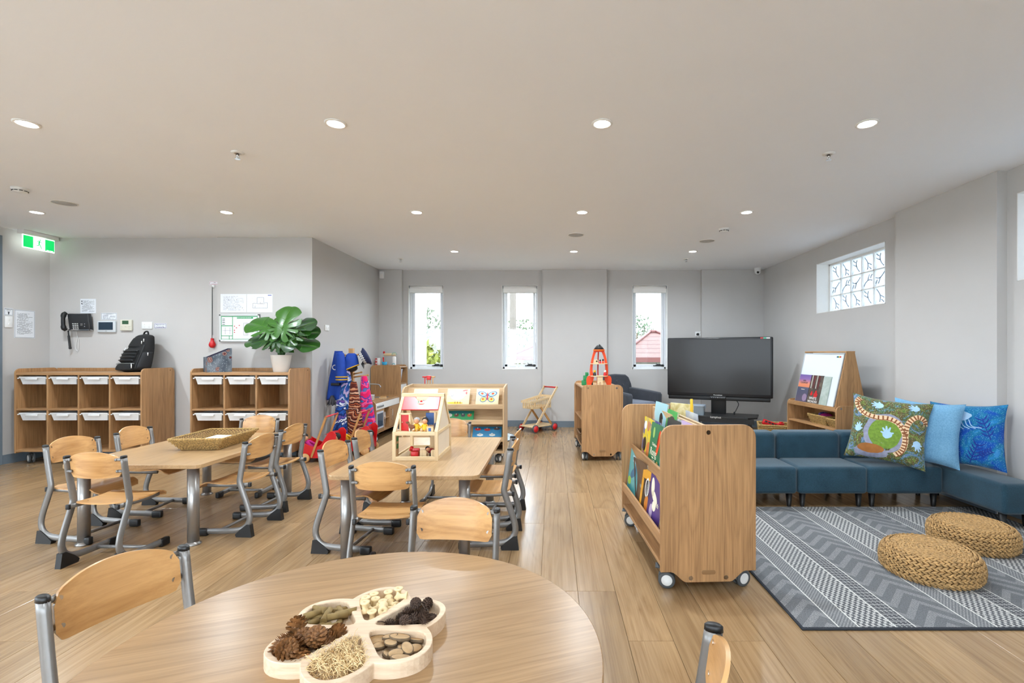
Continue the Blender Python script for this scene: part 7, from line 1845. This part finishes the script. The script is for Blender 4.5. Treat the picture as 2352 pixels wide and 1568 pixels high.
# sticks (well 2, upper left)
stm = MB().cyl((0, -.03, 0), (0, .03, 0), .0078, .0072, 12).mesh('cut_stick', pm('cut_stick_bark', '8d7648', .7, var=.2, vscale=40))
for i, p in enumerate(spaced(2, 13, .016, rr)):
    o = share(stm, 'cut_stick', None, (p.x, p.y, p.z + .008 + (.013 if i > 7 else 0)), (rr.uniform(-.12, .12), 0, rr.choice((R(-55), R(-70), R(20), R(-40), R(60))) + rr.uniform(-.3, .3)), (1.15, rr.uniform(.8, 1.1), 1.15)); tag(o, 'short cut stick in the flower tray', 'stick', 'sticks in the flower tray')
    e = MB().lathe([(0, 0), (.0068, 0)], 8, T(0, .0303, 0) @ RX(R(90))) 
# cones
def cone_mesh(name, L_, W_, mat, ns, open_):
    m = MB().ball((0, 0, 0), (W_ * .72, W_ * .72, L_ * .92), 12, 8)
    for i in range(ns):
        f = (i + .5) / ns; z = L_ * (1 - 2 * f); a = i * 2.39996; r_ = W_ * math.sqrt(max(.02, 1 - (1 - 2 * f) ** 2)) ; s = W_ * .34 * (0.6 + .4 * math.sin(PI * f))
        o = open_
        M = T(r_ * .55 * math.cos(a), r_ * .55 * math.sin(a), z) @ RZ(a) @ RY(R(o))
        m.add([(0, -s * .7, 0), (0, s * .7, 0), (r_ * .62 + s * .3, s * .75, s * .15), (r_ * .62 + s * .6, 0, s * .2), (r_ * .62 + s * .3, -s * .75, s * .15), (r_ * .4, 0, s * .55)], [(0, 4, 5), (4, 3, 5), (3, 2, 5), (2, 1, 5), (1, 0, 5), (0, 1, 2, 3, 4)], False, M)
    return m.mesh(name, mat)
M_CD = pm('dark_cone', '493529', .7, var=.4, vscale=60); M_CB = pm('brown_cone', '85592f', .65, var=.45, vscale=50)
cd = cone_mesh('alder_cone', .017, .0115, M_CD, 70, -8); cb = cone_mesh('pine_cone', .024, .020, M_CB, 60, -25)
for i, p in enumerate(spaced(0, 14, .02, rr)):
    o = share(cd, 'alder_cone', None, (p.x, p.y, p.z + .012 + (.017 if i > 8 else 0)), (rr.uniform(.8, 2), rr.uniform(-.5, .5), rr.random() * 6), (1, 1, rr.uniform(.9, 1.25))); tag(o, 'small dark alder cone in the flower tray', 'cone', 'dark cones in the flower tray')
    share(MB().tube([(0, 0, .014), (.004, .002, .026), (.012, .004, .034)], .0012, 5).mesh('stalk', M_CD), 'stalk', o)
for i, p in enumerate(spaced(3, 11, .028, rr)):
    o = share(cb, 'pine_cone', None, (p.x, p.y, p.z + .018 + (.02 if i > 7 else 0)), (rr.uniform(0, 2), rr.uniform(-.6, .6), rr.random() * 6)); tag(o, 'brown open pine cone in the flower tray', 'pine cone', 'brown pine cones in the flower tray')
# wood slices
M_SL = pm('cut_wood_face', 'b8976c', .6, var=.15, vscale=50); M_BK = pm('slice_bark', '6f5d47', .85, var=.25, vscale=80)
slm = MB().lathe([(0, -.0034), (.0185, -.0034), (.0185, .0034), (0, .0034)], 20, Matrix.Diagonal((1.35, .85, 1, 1))).mesh('wood_slice', M_BK)
slf = MB().lathe([(0, .0036), (.0165, .0036), (.0172, .0030), (.0172, -.0030), (.0165, -.0036), (0, -.0036)], 20, Matrix.Diagonal((1.35, .85, 1, 1))).mesh('cut_face', M_SL)
for i, p in enumerate(spaced(5, 13, .021, rr)):
    o = share(slm, 'wood_slice', None, (p.x, p.y, p.z + .006 + (.011 if i > 6 else 0)), (rr.uniform(-.35, .35), rr.uniform(-.3, .3), rr.random() * 6), (rr.uniform(.75, 1.15),) * 3); tag(o, 'oval bark edged wood slice in the flower tray', 'wood slice', 'wood slices in the flower tray'); share(slf, 'cut_face', o)
# straw
m = MB(); 
for i in range(420):
    p = wellpt(4, rr, .004, 1.15); a = rr.random() * 6; L_ = rr.uniform(.02, .045); h_ = rr.uniform(.004, .036); cv = rr.uniform(-2.2, 2.2); pts = []
    for j in range(7):
        f = j / 6 - .5; b_2 = a + cv * f; pts.append((p.x + L_ * f * math.cos(b_2), p.y + L_ * f * math.sin(b_2), p.z + h_ + .008 * math.sin(f * 5 + i)))
    m.tube(pts, .0007, 3, False, True, None, False)
tag(m.build('paper_straw', pm('pale_straw', 'f0d3a0', .6, var=.12, vscale=60)), 'heap of pale shredded straw in the flower tray', 'straw', None, 'stuff')
